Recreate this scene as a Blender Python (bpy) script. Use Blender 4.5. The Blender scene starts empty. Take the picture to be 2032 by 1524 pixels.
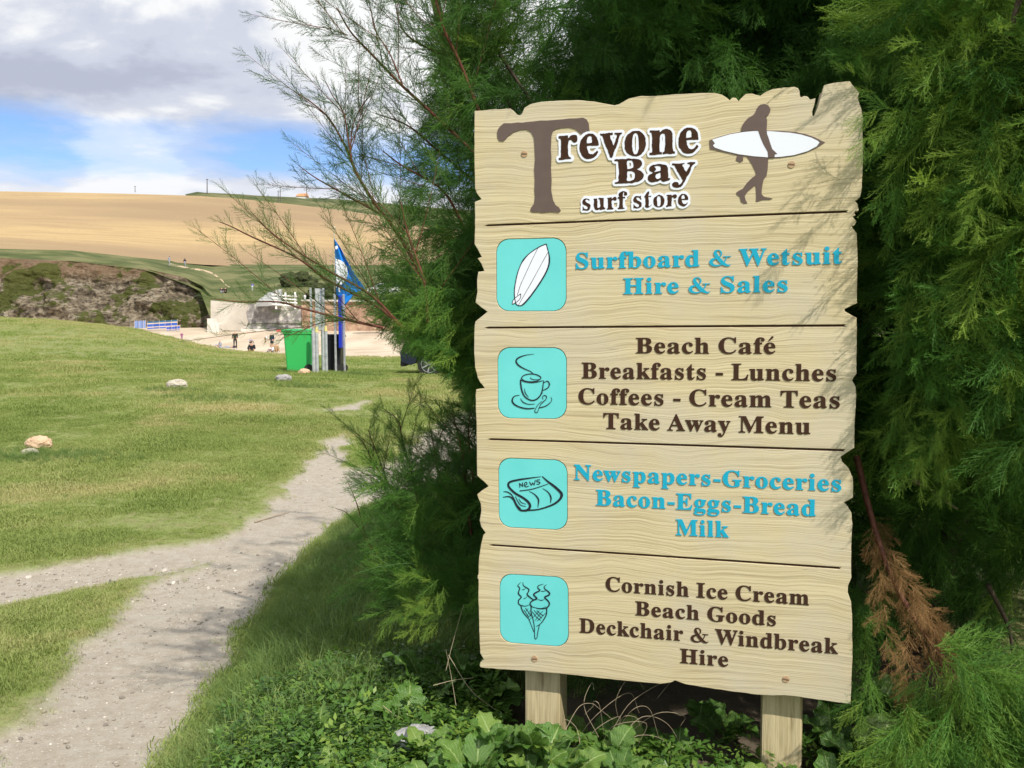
import bpy, bmesh, math, random
import numpy as np
from mathutils import Vector, Matrix, Euler, noise as mn

# ------------------------------------------------------------------ camera, sky, sun, exposure
scene = bpy.context.scene
COL = scene.collection
EYE = np.array([0.0, 0.0, 1.6])
FPX, CX, CY = 1750.0, 1016.0, 762.0                      # focal length and centre in photo pixels
PITCH = math.atan((762 - 648) / FPX)
ROLL = math.radians(0.28)
_F = np.array([0, math.cos(PITCH), -math.sin(PITCH)])
_U0 = np.array([0, math.sin(PITCH), math.cos(PITCH)])
_R0 = np.array([1.0, 0, 0])
_R = math.cos(ROLL) * _R0 - math.sin(ROLL) * _U0
_U = math.cos(ROLL) * _U0 + math.sin(ROLL) * _R0

def at(px, py, Y):
    """world point seen at photo pixel (px, py) on the vertical plane y = Y"""
    d = (px - CX) / FPX * _R - (py - CY) / FPX * _U + _F
    return EYE + d * (Y / d[1])

cam_data = bpy.data.cameras.new('camera')
cam_data.sensor_width = 36
cam_data.lens = 36 * FPX / 2032
cam_data.clip_start = 0.05
cam_data.clip_end = 5000
cam = bpy.data.objects.new('camera', cam_data)
COL.objects.link(cam)
M = Matrix.Identity(4)
for i in range(3):
    M[i][0] = _R[i]; M[i][1] = _U[i]; M[i][2] = -_F[i]; M[i][3] = EYE[i]
cam.matrix_world = M
scene.camera = cam

SUN_BACK, SUN_EL = math.radians(58), math.radians(46)     # towards the right, this far behind the viewer; height
S = Vector((math.cos(SUN_BACK) * math.cos(SUN_EL), -math.sin(SUN_BACK) * math.cos(SUN_EL), math.sin(SUN_EL)))
sd = bpy.data.lights.new('sun', 'SUN')
sd.energy = 4.6
sd.angle = math.radians(0.6)
sd.color = (1.0, 0.93, 0.82)
sun = bpy.data.objects.new('sun', sd)
COL.objects.link(sun)
sun.rotation_euler = S.to_track_quat('Z', 'Y').to_euler()

world = bpy.data.worlds.new('World')
scene.world = world
world.use_nodes = True
nt = world.node_tree
for n_ in list(nt.nodes):
    nt.nodes.remove(n_)

def N(nt, t, **kw):
    n = nt.nodes.new(t)
    for k, v in kw.items():
        if k == 'ins':
            for a, b in v.items():
                n.inputs[a].default_value = b
        else:
            setattr(n, k, v)
    return n

def L(nt, a, b):
    nt.links.new(a, b)

def ramp(nt, fac, stops, mode='LINEAR'):
    r = N(nt, 'ShaderNodeValToRGB')
    r.color_ramp.interpolation = mode
    cr = r.color_ramp
    while len(cr.elements) < len(stops):
        cr.elements.new(0.5)
    for e, (p, c) in zip(cr.elements, stops):
        e.position = p
        e.color = (c, c, c, 1) if isinstance(c, (int, float)) else (*c, 1)
    if fac is not None:
        L(nt, fac, r.inputs[0])
    return r.outputs[0]

def math_(nt, op, a, b=None, c=None):
    m = N(nt, 'ShaderNodeMath', operation=op)
    for i, v in enumerate((a, b, c)):
        if v is None: continue
        if isinstance(v, (int, float)): m.inputs[i].default_value = v
        else: L(nt, v, m.inputs[i])
    return m.outputs[0]

def mix(nt, fac, a, b, mode='MIX'):
    m = N(nt, 'ShaderNodeMix', data_type='RGBA', blend_type=mode)
    for i, v in ((0, fac), (6, a), (7, b)):
        if isinstance(v, (int, float)): m.inputs[i].default_value = v
        elif isinstance(v, tuple): m.inputs[i].default_value = (*v, 1)
        else: L(nt, v, m.inputs[i])
    return m.outputs[2]

def noise_(nt, vec, scale, detail=4, rough=0.55, dist=0.0):
    n = N(nt, 'ShaderNodeTexNoise', ins={'Scale': scale, 'Detail': detail, 'Roughness': rough, 'Distortion': dist})
    if vec is not None: L(nt, vec, n.inputs['Vector'])
    return n.outputs[0]

# sky: physical sky behind broken cloud, thick above and open in a band over the skyline
tc = N(nt, 'ShaderNodeTexCoord')
sep = N(nt, 'ShaderNodeSeparateXYZ')
L(nt, tc.outputs['Generated'], sep.inputs[0])
elev = sep.outputs[2]
sky = N(nt, 'ShaderNodeTexSky', sky_type='NISHITA')
sky.sun_disc = False
sky.sun_elevation = SUN_EL
sky.sun_rotation = math.atan2(S.x, S.y)
sky.air_density = 1.0; sky.dust_density = 0.3; sky.ozone_density = 2.2
zc = math_(nt, 'ADD', math_(nt, 'MAXIMUM', elev, 0.0), 0.16)
cxy = N(nt, 'ShaderNodeCombineXYZ')
L(nt, math_(nt, 'DIVIDE', sep.outputs[0], zc), cxy.inputs[0])
L(nt, math_(nt, 'DIVIDE', sep.outputs[1], zc), cxy.inputs[1])
cxy.inputs[2].default_value = 3.4
big = noise_(nt, cxy.outputs[0], 0.85, 5, 0.5, 0.3)
small = noise_(nt, cxy.outputs[0], 2.4, 8, 0.58, 0.2)
shade_n = noise_(nt, cxy.outputs[0], 1.7, 6, 0.5, 0.4)
cover_band = ramp(nt, elev, [(0.0, 0.75), (0.125, 0.62), (0.148, 0.50), (0.168, 0.30), (0.200, 0.31), (0.228, 0.56), (0.26, 0.80), (1.0, 0.85)])
val = math_(nt, 'ADD', math_(nt, 'MULTIPLY', big, 0.65), math_(nt, 'MULTIPLY', small, 0.60))
val = math_(nt, 'ADD', val, cover_band)
cover = ramp(nt, math_(nt, 'SUBTRACT', val, 0.55), [(0.27, 0.04), (0.42, 0.5), (0.58, 1.0)], 'EASE')
light = math_(nt, 'ADD', math_(nt, 'MULTIPLY', shade_n, 0.65), math_(nt, 'MULTIPLY', small, 0.35))
cloud_col = ramp(nt, light, [(0.39, (0.50, 0.54, 0.66)), (0.47, (0.66, 0.70, 0.81)), (0.55, (0.99, 1.0, 1.0))], 'EASE')
low_white = ramp(nt, elev, [(0.12, 1.0), (0.20, 0.0)])
cloud_col = mix(nt, math_(nt, 'MULTIPLY', low_white, 0.75), cloud_col, (0.92, 0.94, 1.0))
bg_sky = N(nt, 'ShaderNodeBackground', ins={'Strength': 0.14})
L(nt, mix(nt, 1.0, sky.outputs[0], (0.78, 0.93, 1.18), 'MULTIPLY'), bg_sky.inputs[0])
bg_cloud = N(nt, 'ShaderNodeBackground', ins={'Strength': 1.0})
L(nt, cloud_col, bg_cloud.inputs[0])
ms = N(nt, 'ShaderNodeMixShader')
L(nt, cover, ms.inputs[0]); L(nt, bg_sky.outputs[0], ms.inputs[1]); L(nt, bg_cloud.outputs[0], ms.inputs[2])
wo = N(nt, 'ShaderNodeOutputWorld')
L(nt, ms.outputs[0], wo.inputs[0])

scene.view_settings.view_transform = 'Standard'
scene.view_settings.look = 'None'
scene.view_settings.exposure = 0.0
scene.view_settings.gamma = 1.0
scene.view_settings.use_curve_mapping = False
scene.cycles.max_bounces = 4
scene.cycles.diffuse_bounces = 3
scene.cycles.glossy_bounces = 2
scene.cycles.transmission_bounces = 2
scene.cycles.transparent_max_bounces = 8

rnd = random.Random(7)
rng = np.random.RandomState(7)

# ------------------------------------------------------------------ helpers
def tag(o, label=None, cat=None, group=None, kind=None):
    if label: o['label'] = label
    if cat: o['category'] = cat
    if group: o['group'] = group
    if kind: o['kind'] = kind
    return o

def empty(name, loc, label, cat, group=None, rot=(0, 0, 0)):
    o = bpy.data.objects.new(name, None)
    COL.objects.link(o)
    o.location = loc; o.rotation_euler = rot
    o.empty_display_size = 0.1
    return tag(o, label, cat, group)

def link(name, me, m=None, parent=None, world_space=True):
    o = bpy.data.objects.new(name, me)
    COL.objects.link(o)
    if m is not None:
        for k in (m if isinstance(m, (list, tuple)) else [m]):
            me.materials.append(k)
    if parent is not None:
        o.parent = parent
        if world_space:
            o.matrix_parent_inverse = parent_matrix(parent).inverted()
    return o

def parent_matrix(o):
    m = Matrix.LocRotScale(o.location, o.rotation_euler, o.scale)
    return m if o.parent is None else parent_matrix(o.parent) @ o.matrix_parent_inverse @ m

def mesh(name, v, f, smooth=False):
    me = bpy.data.meshes.new(name)
    me.from_pydata([tuple(map(float, p)) for p in v], [], [tuple(map(int, q)) for q in f])
    if smooth:
        me.polygons.foreach_set('use_smooth', [True] * len(me.polygons))
    me.update()
    return me

def fast_mesh(name, V, tris=None, quads=None, smooth=False):
    me = bpy.data.meshes.new(name)
    V = np.asarray(V, dtype=np.float32)
    me.vertices.add(len(V)); me.vertices.foreach_set('co', V.ravel())
    ls, lt, idx = [], [], []
    n0 = 0
    for F, k in ((tris, 3), (quads, 4)):
        if F is None or len(F) == 0: continue
        F = np.asarray(F, dtype=np.int32)
        idx.append(F.ravel()); ls.append(n0 + np.arange(len(F)) * k); n0 += len(F) * k
    idx = np.concatenate(idx); ls = np.concatenate(ls).astype(np.int32)
    me.loops.add(len(idx)); me.loops.foreach_set('vertex_index', idx)
    me.polygons.add(len(ls)); me.polygons.foreach_set('loop_start', ls)
    me.update(calc_edges=True)
    if smooth:
        me.polygons.foreach_set('use_smooth', np.ones(len(ls), dtype=bool))
    me.validate()
    return me

class B:
    """collects simple solids into one mesh"""
    def __init__(s): s.bm = bmesh.new()
    def box(s, c, size, rot=None, taper=1.0, bevel=0.0):
        r = bmesh.ops.create_cube(s.bm, size=1.0)
        vs = r['verts']
        for v in vs:
            k = taper if v.co.z > 0 else 1.0
            v.co = Vector((v.co.x * size[0] * k, v.co.y * size[1] * k, v.co.z * size[2]))
        if bevel:
            es = list({e for v in vs for e in v.link_edges})
            g = bmesh.ops.bevel(s.bm, geom=es, offset=bevel, segments=2, affect='EDGES', profile=0.6)
            vs = list({v for f in g['faces'] for v in f.verts} | {v for v in vs if v.is_valid})
        for v in vs:
            if rot is not None: v.co = rot @ v.co
            v.co += Vector(c)
        return s
    def cyl(s, a, b, r0, r1=None, n=12, caps=True):
        a = Vector(a); b = Vector(b); r1 = r0 if r1 is None else r1
        q = (b - a).to_track_quat('Z', 'Y')
        A = [s.bm.verts.new(a + q @ Vector((r0 * math.cos(t), r0 * math.sin(t), 0))) for t in [2 * math.pi * i / n for i in range(n)]]
        Bv = [s.bm.verts.new(b + q @ Vector((r1 * math.cos(t), r1 * math.sin(t), 0))) for t in [2 * math.pi * i / n for i in range(n)]]
        for i in range(n):
            s.bm.faces.new((A[i], A[(i + 1) % n], Bv[(i + 1) % n], Bv[i]))
        if caps:
            s.bm.faces.new(A[::-1]); s.bm.faces.new(Bv)
        return s
    def sphere(s, c, r, sub=2, scale=(1, 1, 1)):
        g = bmesh.ops.create_icosphere(s.bm, subdivisions=sub, radius=r)
        for v in g['verts']:
            v.co = Vector((v.co.x * scale[0], v.co.y * scale[1], v.co.z * scale[2])) + Vector(c)
        return s
    def prism(s, poly, axis_pts):
        """extrude polygon (list of 3-D points) by vector"""
        A = [s.bm.verts.new(p) for p in poly]
        Bv = [s.bm.verts.new(Vector(p) + Vector(axis_pts)) for p in poly]
        n = len(A)
        s.bm.faces.new(A); s.bm.faces.new(Bv[::-1])
        for i in range(n):
            s.bm.faces.new((A[i], Bv[i], Bv[(i + 1) % n], A[(i + 1) % n]))
        return s
    def build(s, name, m, parent=None, smooth=False, world_space=True):
        bmesh.ops.recalc_face_normals(s.bm, faces=s.bm.faces)
        me = bpy.data.meshes.new(name)
        s.bm.to_mesh(me); s.bm.free()
        if smooth:
            me.polygons.foreach_set('use_smooth', [True] * len(me.polygons))
        return link(name, me, m, parent, world_space)

def tube_mesh(name, P, R, n=7):
    P = np.asarray(P, float); V = []; Fc = []
    T = np.gradient(P, axis=0); T /= np.linalg.norm(T, axis=1)[:, None] + 1e-9
    up = np.array([0.13, 0.21, 0.97])
    for i, (p, t) in enumerate(zip(P, T)):
        a = np.cross(t, up); a /= np.linalg.norm(a) + 1e-9; b = np.cross(t, a)
        for k in range(n):
            w = 2 * math.pi * k / n
            V.append(p + (a * math.cos(w) + b * math.sin(w)) * R[i])
    for i in range(len(P) - 1):
        for k in range(n):
            Fc.append((i * n + k, i * n + (k + 1) % n, (i + 1) * n + (k + 1) % n, (i + 1) * n + k))
    return fast_mesh(name, V, quads=Fc, smooth=True)

def spline(P, n=8):
    P = np.array(P, float); P = np.vstack([2 * P[0] - P[1], P, 2 * P[-1] - P[-2]]); o = []
    for i in range(1, len(P) - 2):
        p0, p1, p2, p3 = P[i - 1:i + 3]
        for t in np.linspace(0, 1, n, endpoint=False):
            o.append(.5 * ((2 * p1) + (-p0 + p2) * t + (2 * p0 - 5 * p1 + 4 * p2 - p3) * t * t + (-p0 + 3 * p1 - 3 * p2 + p3) * t ** 3))
    o.append(P[-2])
    return np.array(o)

_T = np.random.RandomState(11).rand(256, 256) * 2 - 1
def vnoise(x, y, s=1.0, oct=3):
    x = np.asarray(x, float) / s; y = np.asarray(y, float) / s; out = 0; a = 1.0; tot = 0
    for o in range(oct):
        xi = np.floor(x).astype(int); yi = np.floor(y).astype(int); fx = x - xi; fy = y - yi
        fx = fx * fx * (3 - 2 * fx); fy = fy * fy * (3 - 2 * fy)
        g = lambda p, q: _T[p % 256, q % 256]
        out = out + a * ((g(xi, yi) * (1 - fx) + g(xi + 1, yi) * fx) * (1 - fy) + (g(xi, yi + 1) * (1 - fx) + g(xi + 1, yi + 1) * fx) * fy)
        tot += a; a *= .5; x = x * 2.03 + 17.1; y = y * 2.03 + 9.7
    return out / tot

def sstep(a, b, x):
    t = np.clip((np.asarray(x, float) - a) / (b - a), 0, 1)
    return t * t * (3 - 2 * t)

# ------------------------------------------------------------------ materials
def mat(name, col=(0.5, 0.5, 0.5), rough=0.7, metal=0.0, spec=0.4):
    m = bpy.data.materials.new(name); m.use_nodes = True
    p = m.node_tree.nodes['Principled BSDF']
    p.inputs['Base Color'].default_value = (*col, 1)
    p.inputs['Roughness'].default_value = rough
    p.inputs['Metallic'].default_value = metal
    p.inputs['Specular IOR Level'].default_value = spec
    return m

def nmat(name, stops, scale=5.0, rough=0.8, bump=0.0, bscale=None, stretch=(1, 1, 1), detail=6, spec=0.3, bdist=0.01, coord='Object', metal=0.0):
    """colour from noise through a ramp, plus fine relief"""
    m = mat(name, (0.5, 0.5, 0.5), rough, metal, spec)
    t = m.node_tree; p = t.nodes['Principled BSDF']
    c = N(t, 'ShaderNodeTexCoord'); mp = N(t, 'ShaderNodeMapping'); mp.inputs['Scale'].default_value = stretch
    L(t, c.outputs[coord], mp.inputs[0])
    f = noise_(t, mp.outputs[0], scale, detail, 0.6)
    L(t, ramp(t, f, stops), p.inputs['Base Color'])
    if bump:
        b = N(t, 'ShaderNodeBump', ins={'Strength': bump, 'Distance': bdist})
        L(t, noise_(t, mp.outputs[0], bscale or scale * 4, 6, 0.6), b.inputs['Height'])
        L(t, b.outputs[0], p.inputs['Normal'])
    return m

def leafmat(name, c0, c1, c2, trans=0.35, rough=0.5, spec=0.25):
    """thin leaf: per-instance tint picks between three greens, light passes through"""
    m = mat(name, c1, rough, 0, spec)
    t = m.node_tree; p = t.nodes['Principled BSDF']
    a = N(t, 'ShaderNodeAttribute', attribute_type='INSTANCER', attribute_name='tint')
    col = ramp(t, a.outputs['Fac'], [(0.0, c0), (0.55, c1), (1.0, c2)])
    L(t, col, p.inputs['Base Color'])
    tr = N(t, 'ShaderNodeBsdfTranslucent'); L(t, mix(t, 1.0, col, (1.0, 1.0, 0.6), 'MULTIPLY'), tr.inputs[0])
    ms = N(t, 'ShaderNodeMixShader'); ms.inputs[0].default_value = trans
    out = t.nodes['Material Output']
    L(t, p.outputs[0], ms.inputs[1]); L(t, tr.outputs[0], ms.inputs[2]); L(t, ms.outputs[0], out.inputs[0])
    return m

# ------------------------------------------------------------------ instanced masses (foliage, grass, gravel): points carrying rot / scl / tint / pick
def euler_from_axes(D, roll):
    """rotation that turns +X to D, with the given roll about it"""
    D = D / (np.linalg.norm(D, axis=1)[:, None] + 1e-9)
    up = np.tile(np.array([0.0, 0.0, 1.0]), (len(D), 1))
    bad = np.abs(D[:, 2]) > 0.98; up[bad] = (0, 1, 0)
    Sd = np.cross(up, D); Sd /= np.linalg.norm(Sd, axis=1)[:, None]
    Tt = np.cross(D, Sd)
    c, s = np.cos(roll)[:, None], np.sin(roll)[:, None]
    Y = Sd * c + Tt * s; Zx = -Sd * s + Tt * c
    ey = np.arcsin(np.clip(-D[:, 2], -1, 1))
    ex = np.arctan2(Y[:, 2], Zx[:, 2])
    ez = np.arctan2(D[:, 1], D[:, 0])
    return np.stack([ex, ey, ez], 1)

def scatter(name, protos, P, E, SC, TI, parent=None, label=None, cat=None, kind='stuff'):
    coll = bpy.data.collections.new(name + '_kinds')
    for i, me in enumerate(protos):
        coll.objects.link(bpy.data.objects.new('%s_kind_%02d' % (name, i), me))
    me = bpy.data.meshes.new(name)
    n = len(P)
    me.vertices.add(n); me.vertices.foreach_set('co', np.asarray(P, np.float32).ravel())
    for nm, ty, key, arr in (('rot', 'FLOAT_VECTOR', 'vector', E), ('scl', 'FLOAT', 'value', SC), ('tint', 'FLOAT', 'value', TI), ('pick', 'INT', 'value', rng.randint(0, len(protos), n))):
        at_ = me.attributes.new(nm, ty, 'POINT')
        at_.data.foreach_set(key, np.asarray(arr, np.int32 if ty == 'INT' else np.float32).ravel())
    o = link(name, me, None, parent)
    g = bpy.data.node_groups.new(name + '_nodes', 'GeometryNodeTree')
    g.interface.new_socket('Geometry', in_out='INPUT', socket_type='NodeSocketGeometry')
    g.interface.new_socket('Geometry', in_out='OUTPUT', socket_type='NodeSocketGeometry')
    gi = g.nodes.new('NodeGroupInput'); go = g.nodes.new('NodeGroupOutput')
    ip = g.nodes.new('GeometryNodeInstanceOnPoints')
    ci = g.nodes.new('GeometryNodeCollectionInfo')
    ci.inputs['Collection'].default_value = coll; ci.inputs['Separate Children'].default_value = True; ci.inputs['Reset Children'].default_value = True
    def na(nm, ty):
        q = g.nodes.new('GeometryNodeInputNamedAttribute'); q.data_type = ty; q.inputs[0].default_value = nm
        return q.outputs[0]
    g.links.new(gi.outputs[0], ip.inputs['Points'])
    g.links.new(ci.outputs[0], ip.inputs['Instance'])
    ip.inputs['Pick Instance'].default_value = True
    g.links.new(na('pick', 'INT'), ip.inputs['Instance Index'])
    er = g.nodes.new('FunctionNodeEulerToRotation')
    g.links.new(na('rot', 'FLOAT_VECTOR'), er.inputs[0]); g.links.new(er.outputs[0], ip.inputs['Rotation'])
    g.links.new(na('scl', 'FLOAT'), ip.inputs['Scale'])
    g.links.new(ip.outputs[0], go.inputs[0])
    md = o.modifiers.new('scatter', 'NODES'); md.node_group = g
    return tag(o, label, cat, None, kind)

# ------------------------------------------------------------------ ground: one sheet, dirt path worn through the grass
PATH = [[(-2.0, -8), (-2.0, 1.5), (-2.06, 3.5), (-2.08, 3.8), (-2.2, 4.4), (-2.30, 5.5), (-2.1, 5.95), (-2.6, 5.42), (-2.94, 5.07), (-4.2, 4.6), (-7, 4.3), (-12, 4.6),
         (-12, 5.6), (-7, 5.3), (-4.2, 5.45), (-3.3, 5.72), (-2.9, 6.2), (-2.72, 6.5), (-2.3, 6.62), (-2.2, 6.8), (-2.25, 8), (-2.28, 9.6), (-2.5, 11.5), (-2.45, 12.5), (-2.22, 12.1), (-1.98, 9.9), (-1.56, 9.95),
         (-1.37, 11.1), (-1.1, 14.2), (-.6, 15.6), (1.5, 17.5), (6, 19), (12, 19), (12, 9), (4, 8), (0.4, 7.6), (-.9, 7.9), (-1.33, 7.7), (-1.42, 6.5), (-1.44, 4.65), (-1.32, 3.7), (-1.2, 1.5), (-1.1, -8)],
        [(-3.2, 14.8), (-2.7, 15.0), (-2.5, 16.2), (-2.7, 16.4), (-3.0, 15.6)]]

def path_sd(x, y):
    x = np.asarray(x, float); y = np.asarray(y, float)
    best = np.full(x.shape, 1e9)
    for P in PATH:
        P = np.array(P); D = np.full(x.shape, 1e9); ins = np.zeros(x.shape, bool)
        for a, b in zip(P, np.roll(P, -1, 0)):
            d = b - a; t = np.clip(((x - a[0]) * d[0] + (y - a[1]) * d[1]) / (d @ d), 0, 1)
            D = np.minimum(D, np.hypot(x - a[0] - t * d[0], y - a[1] - t * d[1]))
            c = ((a[1] <= y) & (b[1] > y)) | ((b[1] <= y) & (a[1] > y))
            xi = a[0] + (y - a[1]) / (d[1] if abs(d[1]) > 1e-9 else 1e-9) * d[0]
            ins ^= c & (x < xi)
        best = np.minimum(best, np.where(ins, -D, D))
    k = np.clip(y / 8, .7, 1.5)
    return best + (.13 * vnoise(x, y, .45, 3) + .09 * vnoise(x, y, .14, 3)) * k

_EX = [-2500, -900, 0, 100, 200, 270, 330, 400, 440, 500, 560, 700, 1000, 4000]
_EY = [612, 620, 627, 631, 641, 650, 665, 682, 690, 696, 700, 706, 712, 712]
_ED = [66, 66, 62, 60, 59, 58, 56, 54, 52, 50, 47, 43, 41, 41]
def ground_z(x, y):
    x = np.asarray(x, float); y = np.asarray(y, float)
    yy = np.maximum(y, .5)
    px = np.clip(CX + x / yy * FPX, -2500, 4000)
    d = np.interp(px, _EX, _ED); ze = 1.6 - (np.interp(px, _EX, _EY) - 648) / FPX * d
    z22 = np.interp(px, [-900, 0, 600, 845, 1000], [.75, .7, .48, .33, .33])
    z = np.where(y < 22, z22 * sstep(7, 24, y) * 1.05, z22 + (ze - z22) * sstep(0, 1, (y - 22) / (d - 22)) ** .8)
    z = np.where(y < 22, np.minimum(z, z22), z)
    z = np.where(y > d, ze - (ze + 2.2) * sstep(0, 5, y - d), z)
    bank = .33 * sstep(-1.42, -.55, x) * (1 - sstep(6.0, 9.5, y)) * sstep(-6, 0, y + 3)
    z = z + bank
    dirt = 1 - sstep(-.10, .06, path_sd(x, y))
    amp = np.clip(y / 20, .25, 1) * (1 - sstep(40, 60, y))
    z = z + .045 * vnoise(x, y, 2.3, 2) * amp - .035 * dirt + .006 * vnoise(x, y, .12, 2) * (1 - dirt)
    return z

rads = np.concatenate([[0.0], np.geomspace(.5, 1.8, 8)[:-1], np.geomspace(1.8, 95, 330)])
angs = np.radians(np.concatenate([np.linspace(-180, -36, 24)[:-1], np.linspace(-36, 12, 330), np.linspace(12, 180, 40)[1:-1]]))
RR, AA = np.meshgrid(rads[1:], angs, indexing='ij')
GX = RR * np.sin(AA); GY = RR * np.cos(AA); GZ = ground_z(GX, GY)
V = np.concatenate([[[0, 0, float(ground_z(0., 0.))]], np.stack([GX, GY, GZ], -1).reshape(-1, 3)])
na_, nr_ = len(angs), len(rads) - 1
I, J = np.meshgrid(np.arange(nr_ - 1), np.arange(na_), indexing='ij')
J2 = (J + 1) % na_
Q = np.stack([1 + I * na_ + J, 1 + I * na_ + J2, 1 + (I + 1) * na_ + J2, 1 + (I + 1) * na_ + J], -1).reshape(-1, 4)[:, ::-1]
Tt = np.stack([np.zeros(na_, int), 1 + (np.arange(na_) + 1) % na_, 1 + np.arange(na_)], -1)[:, ::-1]
me = fast_mesh('ground', V, Tt, Q, smooth=True)
dirt = 1 - sstep(-.07, .05, path_sd(V[:, 0], V[:, 1]))
bare = sstep(-.5, -.1, V[:, 0]) * sstep(1.9, 2.2, V[:, 1]) * (1 - sstep(3.4, 3.8, V[:, 1])) * (1 - sstep(1.6, 2.0, V[:, 0]))   # soil under the sign
for nm, arr in (('dirt', dirt), ('soil', bare)):
    a_ = me.attributes.new(nm, 'FLOAT', 'POINT'); a_.data.foreach_set('value', arr.astype(np.float32))
gm = mat('turf_and_path', rough=0.95, spec=0.15)
t = gm.node_tree; p = t.nodes['Principled BSDF']
c = N(t, 'ShaderNodeTexCoord').outputs['Object']
da = N(t, 'ShaderNodeAttribute', attribute_name='dirt').outputs['Fac']
sa = N(t, 'ShaderNodeAttribute', attribute_name='soil').outputs['Fac']
n1 = noise_(t, c, .35, 5, .6); n2 = noise_(t, c, 6, 6, .7); n3 = noise_(t, c, 45, 5, .7)
turf = mix(t, n1, (.20, .26, .075), (.31, .34, .13))
turf = mix(t, ramp(t, n2, [(.42, 0.0), (.62, 1.0)]), turf, (.27, .26, .12))
turf = mix(t, ramp(t, n3, [(.35, 0.55), (.6, 0.0)]), turf, (.085, .125, .03))
vor = N(t, 'ShaderNodeTexVoronoi', feature='F1', ins={'Scale': 75.0}); L(t, c, vor.inputs['Vector'])
vcol = N(t, 'ShaderNodeSeparateColor'); L(t, vor.outputs['Color'], vcol.inputs[0])
path_c = mix(t, noise_(t, c, 1.3, 4, .6), (.45, .40, .325), (.385, .36, .315))
path_c = mix(t, ramp(t, noise_(t, c, 14, 6, .7), [(.38, .55), (.6, 0.0)]), path_c, (.30, .25, .19))
peb = ramp(t, vor.outputs['Distance'], [(.22, 1.0), (.34, 0.0)])
pebc = mix(t, vcol.outputs[0], (.30, .27, .24), (.72, .67, .60))
path_c = mix(t, math_(t, 'MULTIPLY', peb, ramp(t, vcol.outputs[1], [(.45, 0.0), (.55, .85)])), path_c, pebc)
soil_c = mix(t, n2, (.07, .055, .04), (.20, .165, .12))
base = mix(t, da, turf, path_c)
base = mix(t, sa, base, soil_c)
L(t, base, p.inputs['Base Color'])
bh = math_(t, 'ADD', math_(t, 'MULTIPLY', noise_(t, c, 28, 8, .75), 1.0), math_(t, 'MULTIPLY', peb, math_(t, 'MULTIPLY', da, .35)))
bp = N(t, 'ShaderNodeBump', ins={'Strength': .55, 'Distance': .02}); L(t, bh, bp.inputs['Height']); L(t, bp.outputs[0], p.inputs['Normal'])
tag(link('ground', me, gm), kind='structure')

# ------------------------------------------------------------------ beach
def loft(name, cols, rows, m, kind='structure', nx=160, ny=12, rough=0.0, rscale=8.0, push=0.0, extra=None):
    """sheet through rows of (distance, photo heights at the given columns)"""
    pxs = np.linspace(cols[0], cols[-1], nx); V = []
    D = []; YP = []
    for d, ys in rows:
        D.append(np.full(nx, d) if np.isscalar(d) else np.interp(pxs, cols, d)); YP.append(np.interp(pxs, cols, ys))
    D = np.array(D); YP = np.array(YP)
    tt = np.linspace(0, len(rows) - 1, ny * (len(rows) - 1) + 1)
    for tv in tt:
        i = min(int(tv), len(rows) - 2); fr = tv - i
        d = D[i] * (1 - fr) + D[i + 1] * fr; zz = []
        za = 1.6 - (YP[i] - 648) / FPX * D[i]; zb = 1.6 - (YP[i + 1] - 648) / FPX * D[i + 1]
        z = za * (1 - fr) + zb * fr
        x = (pxs - CX) / FPX * d
        if rough:
            nz = np.array([mn.fractal(Vector((a / rscale, z_ / rscale * 1.3, b / rscale)), .8, 2.1, 5) for a, b, z_ in zip(x, d, z)])
            env = math.sin(math.pi * min(1, max(0, (tv / (len(rows) - 1))))) ** .5
            d = d - nz * rough * env + push * env; z = z + .25 * nz * rough * env
        V.append(np.stack([x, d, z], -1))
    V = np.array(V); H = len(V)
    I, J = np.meshgrid(np.arange(H - 1), np.arange(nx - 1), indexing='ij')
    Q = np.stack([I * nx + J, I * nx + J + 1, (I + 1) * nx + J + 1, (I + 1) * nx + J], -1).reshape(-1, 4)
    return tag(link(name, fast_mesh(name, V.reshape(-1, 3), None, Q, smooth=(rough == 0)), m), kind=kind)

sand = nmat('dry_sand', [(.35, (.46, .365, .265)), (.6, (.61, .515, .395))], .25, .95, .4, 3, stretch=(1, .35, 1), bdist=.2)
loft('beach', [-1600, 5200], [(40, [712, 712]), (62, [708, 708]), (88, [692, 692]), (105, [672, 672]), (124, [652, 652]), (150, [640, 640])], sand, nx=60)

# ------------------------------------------------------------------ cliff, coast slope, wheat field, far ridge
cm = mat('cliff_rock', rough=0.95, spec=0.1)
t = cm.node_tree; p = t.nodes['Principled BSDF']
c = N(t, 'ShaderNodeTexCoord').outputs['Object']
sx = N(t, 'ShaderNodeSeparateXYZ'); L(t, c, sx.inputs[0])
mp = N(t, 'ShaderNodeMapping'); mp.inputs['Scale'].default_value = (1, 1, 1.6); mp.inputs['Rotation'].default_value = (0, .45, 0); L(t, c, mp.inputs[0])
a1 = noise_(t, mp.outputs[0], .55, 8, .68, .4); a2 = noise_(t, c, .17, 6, .62, .8); a3 = noise_(t, mp.outputs[0], 1.6, 6, .7)
rock = ramp(t, a1, [(.34, (.09, .075, .055)), (.44, (.21, .17, .12)), (.52, (.33, .275, .195)), (.6, (.46, .39, .285)), (.68, (.55, .51, .43))])
rock = mix(t, ramp(t, a3, [(.40, .8), (.5, 0)]), rock, (.05, .04, .035))
hfac = ramp(t, math_(t, 'ADD', math_(t, 'DIVIDE', sx.outputs[2], 13.0), math_(t, 'MULTIPLY', a2, .25)), [(.80, 0.0), (.94, .85)])
rock = mix(t, hfac, rock, mix(t, a3, (.20, .13, .08), (.33, .225, .14)))
green = ramp(t, math_(t, 'SUBTRACT', a2, math_(t, 'MULTIPLY', a1, .12)), [(.475, 0.0), (.51, .9)])
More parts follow.
